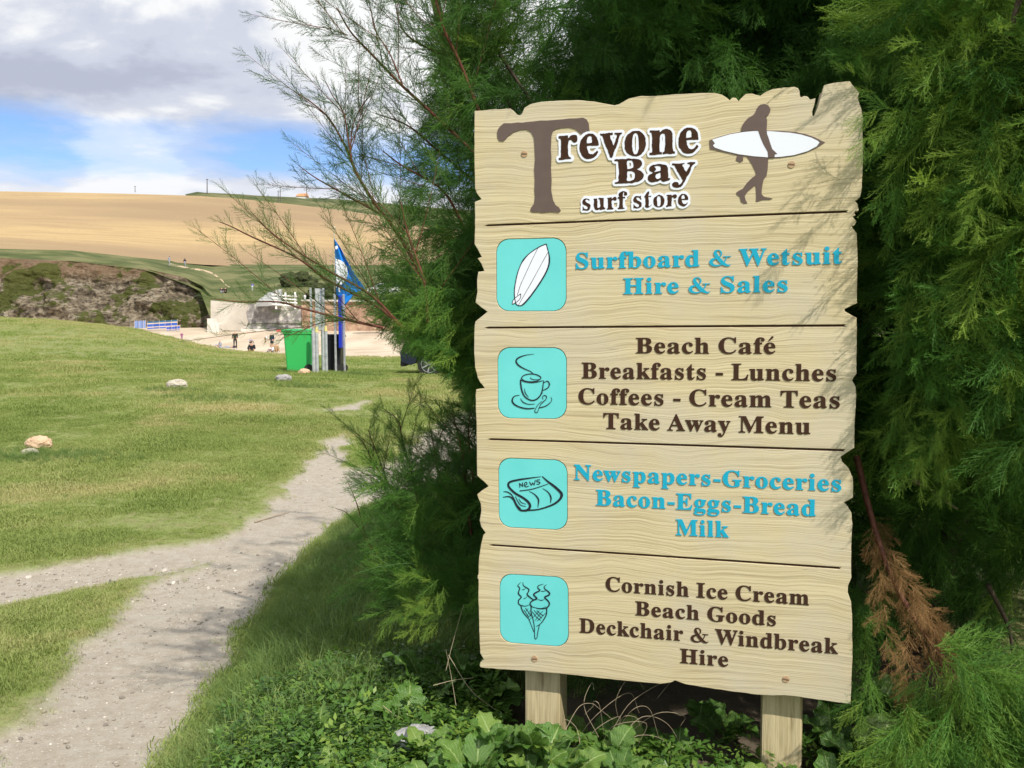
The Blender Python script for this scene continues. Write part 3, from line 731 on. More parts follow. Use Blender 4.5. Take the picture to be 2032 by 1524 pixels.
# ------------------------------------------------------------------ shapes cut for the sign, tenths of a millimetre on the board face
SIGN_ORIGIN=(0.40927, 2.35, 1.42062)
SIGN_U=(0.96931, -0.24583, -0.00039)
SIGN_V=(0.00205, 0.0065, 0.99998)
SIGN_N=(-0.24583, -0.96929, 0.00681)
SCREWS=[[-0.3856, 0.6504], [0.3133, 0.5877], [-0.3585, -0.7563], [0.3195, -0.7503]]
SHAPES={
'board':'-5275,7755 -4886,7758 -4248,7754 -4160,7684 -4072,7581 -3985,7553 -3926,7585 -3852,7749 -3677,7835 -3387,7877 -2927,7875 -2357,7854 -1934,7790 -1654,7717 -1389,7653 -1264,7678 -1016,7803 -687,7851 -319,7826 221,7835 755,7826 1204,7803 1388,7743 1519,7655 1585,7585 1650,7652 1741,7640 1807,7552 1884,7631 1986,7724 2141,7724 2270,7670 2347,7652 2474,7735 2652,7801 2906,7817 3183,7819 3259,7785 3298,7718 3312,7587 3338,7546 3413,7575 3488,7562 3565,7474 3689,7505 3666,7357 3614,7179 3621,7075 3659,7060 3742,7274 3836,7603 3883,7806 4129,7853 4497,7865 4547,7785 4647,7663 4717,7569 4695,7443 4727,7313 4791,7130 4827,6898 4811,6695 4830,6386 4846,5924 4834,5539 4828,5204 4795,4999 4723,4924 4669,4900 4737,4820 4765,4651 4679,4641 4660,4603 4693,4542 4624,4510 4720,4382 4666,4288 4604,4282 4630,4224 4731,4091 4762,3466 4762,2683 4771,2343 4617,2266 4474,2193 4483,2141 4621,2056 4766,1976 4782,1371 4782,712 4792,564 4729,471 4689,383 4740,299 4779,220 4795,8 4770,-657 4771,-1336 4610,-1448 4450,-1574 4490,-1707 4643,-1862 4721,-2047 4747,-2076 4763,-2290 4764,-2612 4658,-2684 4546,-2751 4649,-2860 4739,-3017 4762,-3286 4743,-3908 4752,-4396 4765,-4693 4686,-4916 4684,-5080 4769,-5319 4803,-5765 4827,-6667 4815,-7355 4807,-8018 4090,-7980 3779,-7970 3441,-7948 3178,-7947 2863,-7987 2491,-8001 1982,-7981 1303,-7949 615,-7901 322,-7820 225,-7881 57,-7927 -74,-7954 -753,-7961 -1615,-7956 -2493,-7936 -3087,-7932 -3991,-7942 -4602,-7969 -5175,-7967 -5205,-7918 -5189,-7825 -5071,-7729 -5126,-7652 -5188,-7551 -5215,-6793 -5235,-5885 -5232,-5281 -5239,-5389 -5211,-4785 -5141,-4360 -5078,-4117 -5010,-4048 -5138,-3881 -5184,-3704 -5136,-3432 -5150,-3224 -5226,-3048 -5251,-2960 -5102,-2834 -4912,-2714 -5070,-2565 -5248,-2423 -5257,-1800 -5262,-1017 -5288,-132 -5265,30 -5012,63 -5087,164 -5148,222 -5224,368 -5298,661 -5321,1042 -5318,1481 -5298,1869 -5276,1942 -5139,2043 -4926,2210 -5107,2333 -5273,2466 -5220,2770 -5224,3118 -5187,3321 -5011,3340 -5101,3550 -5206,3697 -5085,3737 -5190,3928 -5295,4103 -5277,4564 -5275,4823 -5280,5258 -5083,5328 -5212,5485 -5271,5631 -5287,6718',
'groove':'-5005,4598 -4885,4625 -237,4651 4532,4672 4472,4646 4532,4615 -236,4596 -4925,4573|-5019,1760 -4899,1787 -240,1800 4539,1808 4479,1782 4539,1751 -240,1745 -4939,1735|-4945,-1373 -4825,-1347 -186,-1360 4573,-1377 4513,-1403 4573,-1435 -186,-1414 -4865,-1399|-4915,-4392 -4795,-4367 -194,-4397 4527,-4434 4467,-4459 4527,-4491 -194,-4452 -4835,-4419',
'tile':'-4655,3866 -4629,3973 -4583,4060 -4517,4127 -4430,4173 -4323,4198 -3036,4190 -2929,4163 -2842,4115 -2776,4048 -2729,3960 -2703,3852 -2700,2552 -2726,2445 -2772,2358 -2838,2291 -2925,2245 -3032,2220 -4322,2231 -4429,2258 -4516,2306 -4582,2373 -4628,2461 -4654,2568|-4631,868 -4606,975 -4561,1062 -4495,1128 -4409,1175 -4303,1201 -3021,1199 -2914,1173 -2828,1127 -2762,1061 -2716,974 -2690,868 -2689,-416 -2715,-523 -2760,-609 -2826,-676 -2912,-723 -3017,-749 -4291,-758 -4397,-732 -4483,-687 -4549,-620 -4595,-534 -4622,-427|-4617,-2230 -4592,-2124 -4546,-2037 -4480,-1971 -4394,-1925 -4288,-1900 -3001,-1904 -2894,-1931 -2808,-1977 -2741,-2043 -2694,-2129 -2668,-2235 -2661,-3516 -2687,-3622 -2732,-3708 -2798,-3774 -2884,-3820 -2991,-3846 -4276,-3848 -4383,-3822 -4470,-3776 -4536,-3710 -4583,-3623 -4610,-3517|-4592,-5537 -4566,-5430 -4520,-5342 -4454,-5275 -4367,-5228 -4261,-5200 -2974,-5188 -2867,-5213 -2781,-5258 -2714,-5324 -2667,-5411 -2640,-5518 -2629,-6813 -2655,-6921 -2701,-7008 -2767,-7076 -2854,-7123 -2961,-7150 -4259,-7162 -4367,-7137 -4454,-7091 -4521,-7025 -4567,-6939 -4593,-6832',
'bigT':'-4620,7135 -4590,7218 -4516,7298 -4427,7363 -4205,7347 -4029,7359 -3912,7341 -3795,7353 -3620,7357 -3388,7371 -3214,7360 -2926,7365 -2783,7367 -2612,7379 -2384,7371 -2229,7378 -2130,7322 -2073,7209 -2067,7098 -2050,6987 -2129,6923 -2270,6936 -2356,7005 -2441,7092 -2612,7144 -2812,7142 -2955,7122 -3056,7073 -3099,6936 -3105,6769 -3116,6603 -3099,6378 -3111,6044 -3093,5763 -3105,5483 -3076,5342 -3056,5229 -2984,5086 -2883,5012 -2839,4926 -2897,4880 -3128,4906 -3361,4894 -3448,4914 -3624,4918 -3688,4957 -3667,5041 -3579,5150 -3556,5333 -3570,5503 -3558,5784 -3575,6066 -3549,6345 -3568,6739 -3586,6935 -3664,7080 -3795,7157 -3971,7154 -4147,7108 -4251,7035 -4295,7018 -4384,6924 -4443,6876 -4562,6891 -4615,6993',
'body':'1889,6774 1898,6892 1943,6982 2045,7094 2186,7177 2250,7265 2287,7368 2350,7421 2453,7430 2543,7391 2603,7295 2584,7205 2546,7142 2470,7115 2514,7060 2523,6986 2513,6777 2527,6671 2567,6564 2607,6430 2660,6283 2782,6158 2726,6148 2714,6070 2561,6078 2546,6223 2441,6413 2361,6602 2308,6763 2204,6774 2024,6774',
'leg':'2031,6144 2164,5926 2243,5763 2270,5656 2168,5582 2040,5455 1938,5313 1834,5264 1777,5221 1796,5172 1875,5110 1902,4981 1981,4938 2059,4943 2014,5030 1992,5124 2068,5241 2248,5392 2269,5339 2283,5073 2274,4980 2331,4978 2434,5014 2614,5012 2685,5038 2574,5066 2471,5092 2411,5160 2417,5306 2453,5516 2528,5618 2552,5775 2568,6117',
'hand':'1802,6196 1759,6052 1864,5988 1942,6030 1932,6189',
'sbb':'1089,6593 1294,6662 1608,6737 1946,6778 2294,6784 2590,6759 2845,6737 3226,6683 3478,6612 3680,6528 3831,6441 3931,6389 3759,6277 3485,6161 3184,6091 2855,6063 2548,6065 2213,6103 1823,6176 1456,6275 1192,6353 1105,6371',
'sbw':'1158,6605 1295,6643 1608,6718 1946,6757 2295,6769 2590,6741 2845,6705 3100,6670 3353,6611 3605,6519 3756,6433 3799,6391 3734,6296 3510,6186 3184,6106 2854,6079 2548,6084 2213,6127 1823,6200 1456,6307 1231,6399 1178,6455 1230,6505 1190,6561',
'ink':'-2230,4904 -2236,4908 -2237,4917 -2231,4953 -2233,5016 -2219,5016 -2197,4962 -2149,4942 -2112,4944 -2102,4953 -2095,4980 -2101,4998 -2127,5025 -2212,5064 -2233,5088 -2244,5142 -2226,5187 -2212,5205 -2194,5218 -2158,5226 -2131,5227 -2068,5208 -2050,5207 -2050,5153 -2068,5178 -2113,5203 -2131,5201 -2149,5191 -2160,5169 -2155,5151 -2143,5133 -2104,5106 -2047,5079 -2023,5052 -2018,5025 -2020,4998 -2044,4935 -2068,4910 -2095,4899 -2158,4902 -2203,4918 -2212,4915 -2221,4905|-1861,4906 -1879,4912 -1897,4926 -1915,4962 -1934,5034 -1934,5079 -1922,5124 -1929,5187 -1941,5205 -1924,5212 -1841,5214 -1840,5160 -1829,5124 -1834,5070 -1833,4980 -1825,4967 -1807,4964 -1789,4967 -1762,4981 -1753,4998 -1750,5034 -1761,5088 -1769,5178 -1775,5187 -1803,5196 -1804,5223 -1798,5230 -1789,5230 -1672,5223 -1663,5216 -1662,5205 -1665,4998 -1645,4964 -1620,4953 -1622,4926 -1636,4918 -1681,4916 -1753,4901 -1771,4924 -1825,4905|-1564,4907 -1573,4909 -1579,4917 -1578,4935 -1555,4943 -1548,4953 -1550,4998 -1546,5052 -1552,5133 -1550,5187 -1555,5196 -1573,5205 -1571,5214 -1564,5219 -1447,5232 -1444,5223 -1450,5196 -1447,5183 -1418,5214 -1375,5241 -1357,5244 -1348,5241 -1328,5223 -1314,5196 -1315,5169 -1324,5151 -1339,5139 -1366,5138 -1384,5143 -1411,5164 -1438,5146 -1453,5124 -1451,5070 -1441,5043 -1446,5007 -1443,4989 -1432,4953 -1402,4942 -1397,4935 -1401,4917 -1438,4908|-1249,4908 -1285,4913 -1288,4926 -1285,4943 -1258,4951 -1251,4962 -1239,5070 -1239,5124 -1250,5160 -1246,5187 -1276,5182 -1285,5184 -1289,5196 -1285,5226 -1250,5232 -1254,5259 -1263,5268 -1264,5313 -1249,5335 -1204,5363 -1168,5379 -1150,5382 -1105,5376 -1046,5349 -1032,5295 -1038,5277 -1048,5268 -1069,5262 -1096,5262 -1112,5268 -1121,5286 -1119,5313 -1109,5340 -1112,5349 -1123,5351 -1141,5344 -1149,5322 -1148,5268 -1155,5259 -1150,5224 -1104,5232 -1096,5230 -1088,5214 -1090,5196 -1096,5187 -1141,5192 -1150,5191 -1153,5187 -1146,5160 -1154,5043 -1146,4998 -1147,4962 -1132,4943 -1105,4937 -1101,4926 -1105,4919 -1159,4909|-862,4913 -866,4917 -863,5025 -853,5024 -843,4998 -827,4980 -781,4949 -763,4942 -736,4948 -715,4989 -720,5007 -736,5023 -808,5063 -835,5070 -859,5088 -871,5110 -875,5133 -868,5169 -855,5196 -835,5224 -808,5236 -781,5239 -700,5227 -691,5231 -682,5243 -673,5241 -667,5232 -672,5196 -658,5151 -658,5142 -664,5137 -682,5141 -702,5178 -745,5202 -763,5203 -779,5196 -787,5187 -790,5169 -764,5124 -706,5097 -660,5061 -650,5034 -654,4962 -700,4929 -754,4910 -799,4910 -835,4927 -853,4913|-520,4916 -557,4944 -566,4962 -552,4998 -548,5025 -554,5088 -554,5160 -563,5187 -583,5196 -583,5214 -520,5313 -484,5346 -466,5347 -456,5340 -453,5322 -460,5268 -469,5259 -474,5241 -473,5223 -466,5219 -439,5228 -398,5232 -406,5205 -412,5200 -439,5200 -466,5207 -474,5196 -460,5079 -466,4979 -457,4959 -439,4953 -433,4944 -475,4917|2,4915 -12,4926 -13,4944 -7,4957 15,4962 22,4971 34,5079 20,5124 21,5160 29,5196 20,5208 2,5209 -3,5214 0,5232 47,5240 74,5235 119,5237 126,5232 137,5211 200,5240 227,5242 251,5232 266,5214 270,5187 263,5160 245,5142 218,5133 200,5133 187,5142 164,5172 142,5151 138,5124 139,5079 130,5043 132,4998 126,4971 130,4953 138,4944 133,4935 74,4936|434,4915 364,4944 317,4983 305,5007 297,5061 297,5088 312,5160 362,5223 387,5241 407,5247 479,5240 517,5214 555,5160 563,5097 560,5085 551,5082 434,5086 407,5091 395,5088 410,5025 434,4990 452,4980 479,4977 506,4983 542,5019 548,5007 548,4998 524,4963 488,4931 461,4918|-241,4924 -268,4934 -295,4951 -328,4989 -335,5007 -346,5106 -331,5159 -319,5178 -214,5244 -196,5250 -124,5221 -91,5196 -52,5121 -52,5079 -67,4998 -105,4944 -160,4921 -214,4920|-213,4944 -187,4945 -177,4953 -159,4980 -152,4998 -146,5079 -153,5115 -153,5160 -162,5187 -178,5205 -214,5213 -232,5205 -239,5196 -254,5124 -241,5043 -239,4971 -232,4956|-430,4947 -439,4953 -421,4963 -403,4999 -394,4994 -389,4989 -403,4967|389,5115 470,5119 475,5124 476,5160 452,5216 443,5220 425,5218 401,5196 387,5160|245,5411 200,5420 158,5448 146,5471 140,5502 144,5520 150,5529 200,5564 263,5560 281,5554 302,5538 312,5520 313,5493 326,5486 357,5502 375,5520 401,5556 416,5601 382,5646 370,5682 344,5716 295,5808 270,5835 252,5889 232,5916 204,5979 182,5997 146,5998 134,6006 141,6042 146,6047 164,6048 254,6035 317,6034 461,6042 461,6023 416,6012 407,6004 403,5988 413,5961 441,5925 462,5862 506,5812 564,5916 587,5940 597,5961 592,5997 569,6011 536,6015 530,6042 533,6045 614,6061 686,6053 722,6056 731,6051 734,6033 728,6015 704,6006 668,5975 632,5925 622,5853 579,5754 520,5682 498,5619 467,5556 437,5520 423,5484 398,5451 370,5430 335,5416 281,5407|-1357,5582 -1369,5592 -1366,5620 -1303,5629 -1277,5646 -1266,5664 -1262,5682 -1272,5727 -1271,5781 -1253,5844 -1259,5952 -1271,6006 -1279,6150 -1285,6162 -1303,6175 -1375,6182 -1383,6204 -1377,6222 -1321,6234 -1276,6226 -1168,6230 -1078,6219 -1042,6232 -997,6236 -916,6217 -880,6221 -844,6218 -736,6198 -681,6168 -656,6132 -644,6087 -650,6042 -703,5979 -769,5943 -776,5934 -673,5889 -603,5808 -597,5781 -606,5727 -619,5699 -638,5673 -708,5628 -754,5608 -817,5607 -916,5575 -988,5587 -1078,5580 -1123,5585 -1159,5580 -1276,5584 -1321,5580|-412,5582 -448,5599 -470,5619 -491,5655 -495,5682 -492,5718 -475,5762 -439,5788 -394,5804 -356,5835 -430,5868 -445,5880 -456,5898 -461,5925 -458,5952 -448,5974 -430,5996 -358,6037 -322,6035 -277,6041 -241,6052 -160,6049 -106,6032 -52,6022 -7,6006 6,5988 33,5925 33,5835 45,5763 41,5673 47,5667 74,5671 83,5668 96,5646 83,5627 57,5610 -70,5577 -97,5579 -124,5593 -139,5610 -151,5634 -187,5621 -241,5589 -277,5593 -340,5580 -385,5576|-996,5637 -961,5635 -916,5655 -871,5667 -852,5691 -835,5737 -829,5799 -839,5844 -869,5871 -916,5895 -1006,5901 -1036,5889 -1041,5808 -1034,5754 -1045,5718 -1052,5673 -1043,5655 -1033,5645|-257,5664 -241,5657 -214,5660 -169,5685 -155,5700 -163,5817 -169,5824 -268,5790 -277,5780 -291,5745 -292,5718 -283,5691|-345,5844 -331,5842 -160,5871 -155,5943 -159,5961 -169,5979 -187,5990 -232,6002 -277,6000 -313,5992 -319,5979 -282,5934 -279,5907 -295,5881 -331,5848|-1034,5961 -1006,5953 -952,5963 -898,5982 -878,5997 -872,6015 -871,6042 -876,6087 -892,6141 -916,6171 -934,6176 -1006,6180 -1037,6168 -1045,6150 -1050,6087 -1039,6042|-2131,6274 -2194,6305 -2248,6357 -2260,6375 -2286,6438 -2312,6483 -2327,6573 -2314,6672 -2296,6753 -2286,6780 -2266,6807 -2221,6860 -2159,6915 -2077,6948 -1978,6938 -1951,6929 -1904,6888 -1854,6834 -1848,6807 -1820,6744 -1807,6690 -1801,6636 -1803,6627 -1816,6616 -1843,6612 -2005,6618 -2041,6626 -2115,6618 -2120,6600 -2116,6555 -2085,6474 -2082,6447 -2055,6411 -2032,6402 -1996,6401 -1969,6392 -1951,6397 -1915,6430 -1882,6447 -1852,6484 -1841,6483 -1812,6447 -1864,6357 -1924,6307 -2005,6279 -2077,6272|-1483,6275 -1500,6294 -1513,6330 -1519,6362 -1542,6402 -1558,6483 -1576,6510 -1618,6595 -1631,6645 -1652,6672 -1666,6744 -1699,6843 -1717,6866 -1758,6879 -1767,6915 -1765,6924 -1753,6928 -1717,6916 -1681,6924 -1636,6919 -1519,6938 -1483,6926 -1447,6936 -1429,6930 -1424,6915 -1429,6876 -1438,6869 -1483,6874 -1495,6861 -1493,6807 -1483,6773 -1455,6726 -1436,6681 -1423,6627 -1403,6591 -1402,6568 -1400,6600 -1353,6717 -1350,6753 -1322,6807 -1314,6843 -1319,6861 -1330,6870 -1348,6879 -1375,6880 -1383,6906 -1380,6924 -1186,6921 -1178,6915 -1184,6888 -1213,6873 -1240,6843 -1249,6823 -1276,6735 -1286,6672 -1343,6519 -1370,6483 -1383,6438 -1401,6402 -1405,6366 -1418,6321 -1447,6273|-808,6275 -835,6285 -880,6286 -905,6294 -988,6334 -1006,6352 -1033,6367 -1069,6411 -1108,6492 -1110,6519 -1103,6564 -1111,6609 -1113,6672 -1072,6807 -1033,6860 -983,6888 -907,6940 -853,6944 -745,6940 -718,6935 -668,6897 -621,6852 -587,6807 -555,6726 -561,6681 -547,6609 -546,6564 -568,6483 -597,6402 -637,6367 -657,6330 -745,6285|-2887,6285 -2894,6294 -2894,6330 -2887,6339 -2846,6348 -2836,6357 -2833,6366 -2836,6402 -2828,6438 -2837,6519 -2827,6600 -2834,6645 -2825,6681 -2830,6807 -2851,6853 -2887,6859 -2899,6870 -2895,6915 -2889,6924 -2797,6928 -2761,6924 -2680,6932 -2644,6929 -2633,6915 -2635,6849 -2608,6869 -2581,6908 -2527,6932 -2473,6936 -2410,6924 -2401,6918 -2393,6906 -2384,6870 -2379,6807 -2388,6762 -2409,6735 -2464,6724 -2482,6728 -2518,6758 -2545,6795 -2581,6808 -2599,6802 -2608,6792 -2623,6753 -2639,6663 -2640,6600 -2632,6564 -2635,6447 -2616,6375 -2581,6345 -2554,6333 -2554,6300 -2698,6298 -2797,6281|497,6284 443,6299 421,6312 389,6351 359,6402 318,6447 304,6483 297,6555 298,6609 303,6645 298,6681 326,6753 335,6798 344,6819 362,6846 442,6924 524,6951 632,6943 722,6899 784,6816 794,6780 812,6636 803,6621 794,6619 758,6626 677,6624 641,6631 551,6630 506,6622 505,6600 519,6555 516,6528 520,6510 540,6474 555,6429 596,6396 641,6388 686,6400 728,6438 754,6483 767,6494 776,6493 788,6483 812,6456 811,6447 793,6411 758,6378 719,6330 668,6293 632,6283 560,6277 515,6278|-448,6293 -454,6303 -455,6339 -452,6348 -439,6354 -412,6352 -394,6357 -383,6375 -380,6429 -396,6564 -384,6600 -389,6636 -382,6717 -389,6771 -403,6863 -412,6874 -439,6879 -447,6888 -452,6915 -448,6930 -439,6934 -403,6933 -250,6920 -196,6929 -187,6878 -178,6877 -161,6888 -124,6924 -52,6947 -25,6951 20,6943 47,6928 74,6919 110,6888 137,6834 147,6798 139,6762 148,6726 143,6681 150,6636 143,6555 147,6465 164,6375 173,6363 209,6348 209,6303 200,6297 164,6300 83,6287 2,6306 -106,6294 -110,6303 -109,6348 -79,6358 -70,6366 -58,6393 -58,6438 -40,6564 -49,6681 -44,6717 -48,6762 -58,6807 -70,6825 -115,6835 -151,6820 -174,6789 -189,6717 -184,6645 -194,6528 -189,6384 -178,6364 -131,6348 -127,6339 -128,6303 -133,6296 -142,6294 -196,6301 -322,6285|-857,6339 -826,6331 -799,6337 -780,6348 -764,6375 -730,6483 -739,6681 -753,6807 -771,6852 -799,6882 -817,6888 -844,6883 -882,6843 -895,6789 -910,6681 -908,6600 -915,6555 -899,6483 -897,6438 -873,6366|-2113,6690 -2041,6690 -1993,6699 -1987,6705 -1979,6753 -1992,6798 -1989,6834 -1996,6855 -2014,6872 -2041,6878 -2068,6872 -2085,6861 -2109,6834 -2127,6753 -2123,6699 -2122,6693|498,6690 533,6685 634,6699 630,6762 633,6807 615,6861 605,6873 587,6880 551,6874 533,6865 516,6843 503,6807 497,6762 493,6699',
'back':'-2131,4845 -2185,4855 -2212,4848 -2248,4851 -2275,4866 -2291,4899 -2293,5025 -2275,5061 -2294,5115 -2290,5169 -2276,5205 -2230,5259 -2230,5268 -2203,5285 -2140,5298 -2086,5285 -2032,5289 -1996,5274 -1960,5284 -1789,5288 -1654,5284 -1618,5271 -1600,5285 -1573,5292 -1429,5292 -1375,5303 -1321,5295 -1290,5367 -1294,5376 -1272,5403 -1222,5436 -1159,5451 -1105,5449 -1060,5437 -1018,5412 -986,5376 -990,5367 -971,5313 -977,5268 -1039,5214 -1044,5178 -1060,5151 -1094,5133 -1086,5007 -1051,4975 -1039,4944 -1043,4899 -1055,4881 -1078,4864 -1285,4858 -1320,4872 -1339,4896 -1366,4866 -1402,4853 -1573,4855 -1618,4870 -1654,4871 -1753,4845 -1789,4852 -1852,4844 -1888,4849 -1924,4864 -1956,4890 -1978,4924 -2005,4889 -2041,4864 -2086,4848|-763,4853 -817,4866 -844,4856 -880,4856 -907,4870 -922,4890 -931,5025 -926,5052 -913,5070 -926,5106 -928,5142 -911,5214 -877,5259 -879,5268 -853,5285 -817,5299 -772,5301 -718,5291 -655,5301 -619,5285 -556,5346 -531,5394 -493,5415 -448,5413 -412,5391 -401,5376 -405,5367 -395,5304 -351,5277 -340,5247 -326,5259 -328,5268 -295,5289 -223,5308 -169,5302 -115,5283 -89,5268 -90,5259 -61,5236 -52,5243 -43,5273 -7,5291 110,5305 146,5301 218,5306 281,5286 305,5268 299,5259 308,5254 317,5274 362,5302 407,5312 452,5312 506,5299 553,5268 551,5259 592,5205 611,5151 617,5088 604,5052 619,5016 614,4980 587,4943 551,4909 506,4883 461,4868 416,4861 380,4864 344,4877 311,4899 280,4935 263,4971 245,5094 191,5094 185,5088 186,5007 228,4971 238,4926 223,4890 191,4871 -7,4868 -37,4881 -61,4912 -106,4880 -142,4864 -214,4859 -286,4877 -349,4921 -421,4870 -457,4860 -502,4858 -538,4867 -565,4882 -587,4908 -610,4952 -637,4905 -673,4873 -718,4856|-1343,4962 -1339,4956 -1303,4998 -1303,5081 -1312,5086 -1348,5077 -1384,5080 -1389,5070 -1387,4998|209,5358 132,5376 98,5412 80,5475 83,5511 96,5556 29,5522 -7,5513 -79,5521 -124,5534 -169,5556 -304,5516 -349,5509 -394,5513 -461,5538 -511,5573 -540,5610 -565,5662 -599,5619 -655,5577 -745,5543 -835,5522 -961,5526 -1087,5514 -1357,5519 -1402,5535 -1421,5556 -1432,5583 -1435,5619 -1429,5646 -1411,5672 -1393,5685 -1330,5700 -1334,6105 -1339,6112 -1393,6116 -1421,6132 -1439,6159 -1447,6206 -1510,6208 -1537,6222 -1553,6240 -1760,6807 -1780,6817 -1753,6735 -1750,6618 -1761,6591 -1776,6573 -1798,6559 -1822,6555 -1827,6546 -1798,6534 -1753,6492 -1741,6465 -1740,6438 -1750,6411 -1831,6303 -1888,6258 -1996,6213 -2059,6205 -2149,6216 -2222,6249 -2257,6276 -2295,6321 -2327,6375 -2359,6447 -2382,6546 -2385,6609 -2377,6681 -2383,6688 -2419,6672 -2473,6664 -2516,6672 -2563,6693 -2566,6411 -2518,6399 -2500,6387 -2485,6366 -2475,6294 -2491,6250 -2518,6229 -2545,6222 -2635,6230 -2761,6229 -2878,6218 -2914,6226 -2932,6240 -2951,6267 -2962,6339 -2954,6366 -2941,6383 -2898,6411 -2894,6600 -2903,6726 -2897,6807 -2928,6825 -2947,6852 -2954,6879 -2950,6942 -2923,6974 -2887,6986 -2752,6985 -2644,6994 -2599,6976 -2527,7001 -2455,7005 -2410,6995 -2365,6968 -2333,6933 -2311,6881 -2257,6935 -2208,6969 -2149,6993 -2095,7002 -2005,7001 -1933,6985 -1886,6960 -1834,6910 -1828,6915 -1820,6951 -1807,6969 -1789,6983 -1762,6992 -1672,6995 -1564,6986 -1438,6991 -1411,6984 -1375,6995 -1330,6998 -1186,6996 -1159,6991 -1132,6972 -1115,6942 -1114,6870 -1135,6834 -1177,6807 -1199,6762 -1253,6591 -1360,6294 -1078,6294 -1060,6303 -1104,6357 -1135,6411 -1163,6501 -1177,6573 -1176,6645 -1157,6744 -1118,6834 -1079,6888 -1017,6951 -970,6982 -925,6998 -862,7009 -799,7008 -736,6994 -673,6969 -598,6915 -534,6834 -500,6753 -482,6654 -482,6501 -513,6411 -552,6348 -592,6303 -637,6267 -686,6240 -642,6213 -599,6150 -582,6078 -583,6024 -604,5979 -628,5952 -626,5943 -580,5898 -551,5853 -529,5783 -492,5826 -521,5862 -535,5907 -535,5952 -522,5988 -493,6024 -448,6060 -394,6091 -349,6107 -178,6112 -52,6096 -16,6085 20,6064 70,6015 74,6003 77,6051 90,6078 119,6102 146,6109 371,6112 461,6119 497,6111 533,6117 722,6112 767,6097 791,6069 800,6015 793,5988 767,5958 729,5943 704,5907 526,5520 479,5445 443,5406 404,5376 317,5354|342,5592 346,5601 248,5763 155,5931 119,5945 92,5966 103,5745 133,5718 161,5682 170,5655 168,5628 173,5622 218,5632 263,5630 308,5614|-971,5709 -919,5718 -908,5754 -916,5809 -925,5817 -961,5826 -970,5826|-984,6024 -979,6015 -970,6017 -939,6033 -935,6087 -939,6105 -952,6116 -979,6119 -985,6114|542,6212 470,6230 416,6252 362,6291 320,6339 278,6411 255,6474 236,6573 232,6654 238,6717 254,6771 288,6843 326,6897 389,6953 443,6990 497,7009 560,7015 650,7004 695,6990 740,6965 785,6923 817,6870 850,6789 874,6636 861,6591 844,6573 821,6561 776,6557 713,6564 578,6557 579,6528 592,6492 605,6477 623,6468 659,6468 681,6483 740,6544 767,6553 794,6552 821,6541 862,6501 876,6474 880,6447 873,6420 836,6357 740,6264 686,6233 632,6216|-466,6231 -502,6258 -517,6303 -516,6348 -507,6375 -493,6394 -455,6420 -449,6591 -452,6807 -493,6835 -513,6879 -514,6933 -498,6969 -475,6988 -439,6997 -196,6994 -151,6979 -79,7007 -25,7015 47,7005 110,6975 155,6935 169,6915 192,6870 208,6807 217,6726 210,6420 212,6411 254,6384 268,6357 271,6294 255,6258 227,6238 200,6233 -7,6237 -133,6225|-828,6420 -826,6413 -820,6429 -814,6474 -806,6663 -812,6771 -826,6821 -841,6780 -849,6708 -843,6555|-1998,6465 -1969,6463 -1951,6471 -1897,6530 -1866,6546 -1888,6553 -2041,6549 -2039,6519 -2028,6492 -2014,6473|-118,6627 -112,6699 -115,6758 -124,6750 -127,6735 -124,6636|-1407,6780 -1402,6771 -1389,6807 -1411,6820 -1421,6816',
'i1':'-3995,2357 -4027,2363 -4083,2384 -4102,2403 -4121,2439 -4176,2410 -4198,2405 -4212,2413 -4217,2434 -4213,2469 -4198,2515 -4181,2539 -4150,2571 -4159,2686 -4154,2840 -4137,2952 -4103,3124 -4076,3236 -4054,3306 -3988,3474 -3932,3589 -3891,3649 -3817,3728 -3726,3805 -3596,3895 -3456,3976 -3362,4017 -3253,4054 -3239,4053 -3233,4044 -3172,3817 -3147,3715 -3138,3649 -3140,3554 -3153,3477 -3177,3393 -3213,3306 -3278,3180 -3407,2977 -3561,2760 -3691,2594 -3785,2485 -3866,2406 -3897,2384 -3929,2369 -3964,2360|-4007,2382 -3981,2381 -3960,2386 -3939,2397 -3908,2421 -3812,2515 -3697,2648 -3544,2849 -3416,3033 -3311,3201 -3249,3320 -3215,3404 -3191,3484 -3180,3558 -3177,3652 -3181,3729 -3193,3806 -3253,4028 -3379,3985 -3472,3939 -3635,3628 -3922,3035 -3976,2907 -4058,2662 -4065,2663 -4067,2672 -4003,2872 -3953,2999 -3669,3586 -3491,3929 -3559,3890 -3662,3824 -3712,3787 -3754,3750 -3810,3688 -3904,3570 -3940,3516 -3967,3463 -4020,3334 -4062,3194 -4114,2949 -4132,2812 -4135,2690 -4128,2590 -4046,2655 -3971,2703 -3963,2704 -3957,2697 -3960,2606 -3980,2557 -4021,2508 -4098,2452 -4088,2427 -4076,2409 -4062,2401 -4034,2391 -3618,3092 -3328,3607 -3206,3810 -3195,3810 -3196,3803 -3371,3509 -3639,3029 -4023,2389|-4197,2424 -4174,2431 -4126,2459 -4146,2545 -4149,2546 -4174,2519 -4187,2494 -4198,2448|-4105,2473 -4090,2479 -4044,2511 -4020,2534 -3997,2564 -3978,2609 -3975,2651 -3978,2677 -4055,2626 -4125,2567',
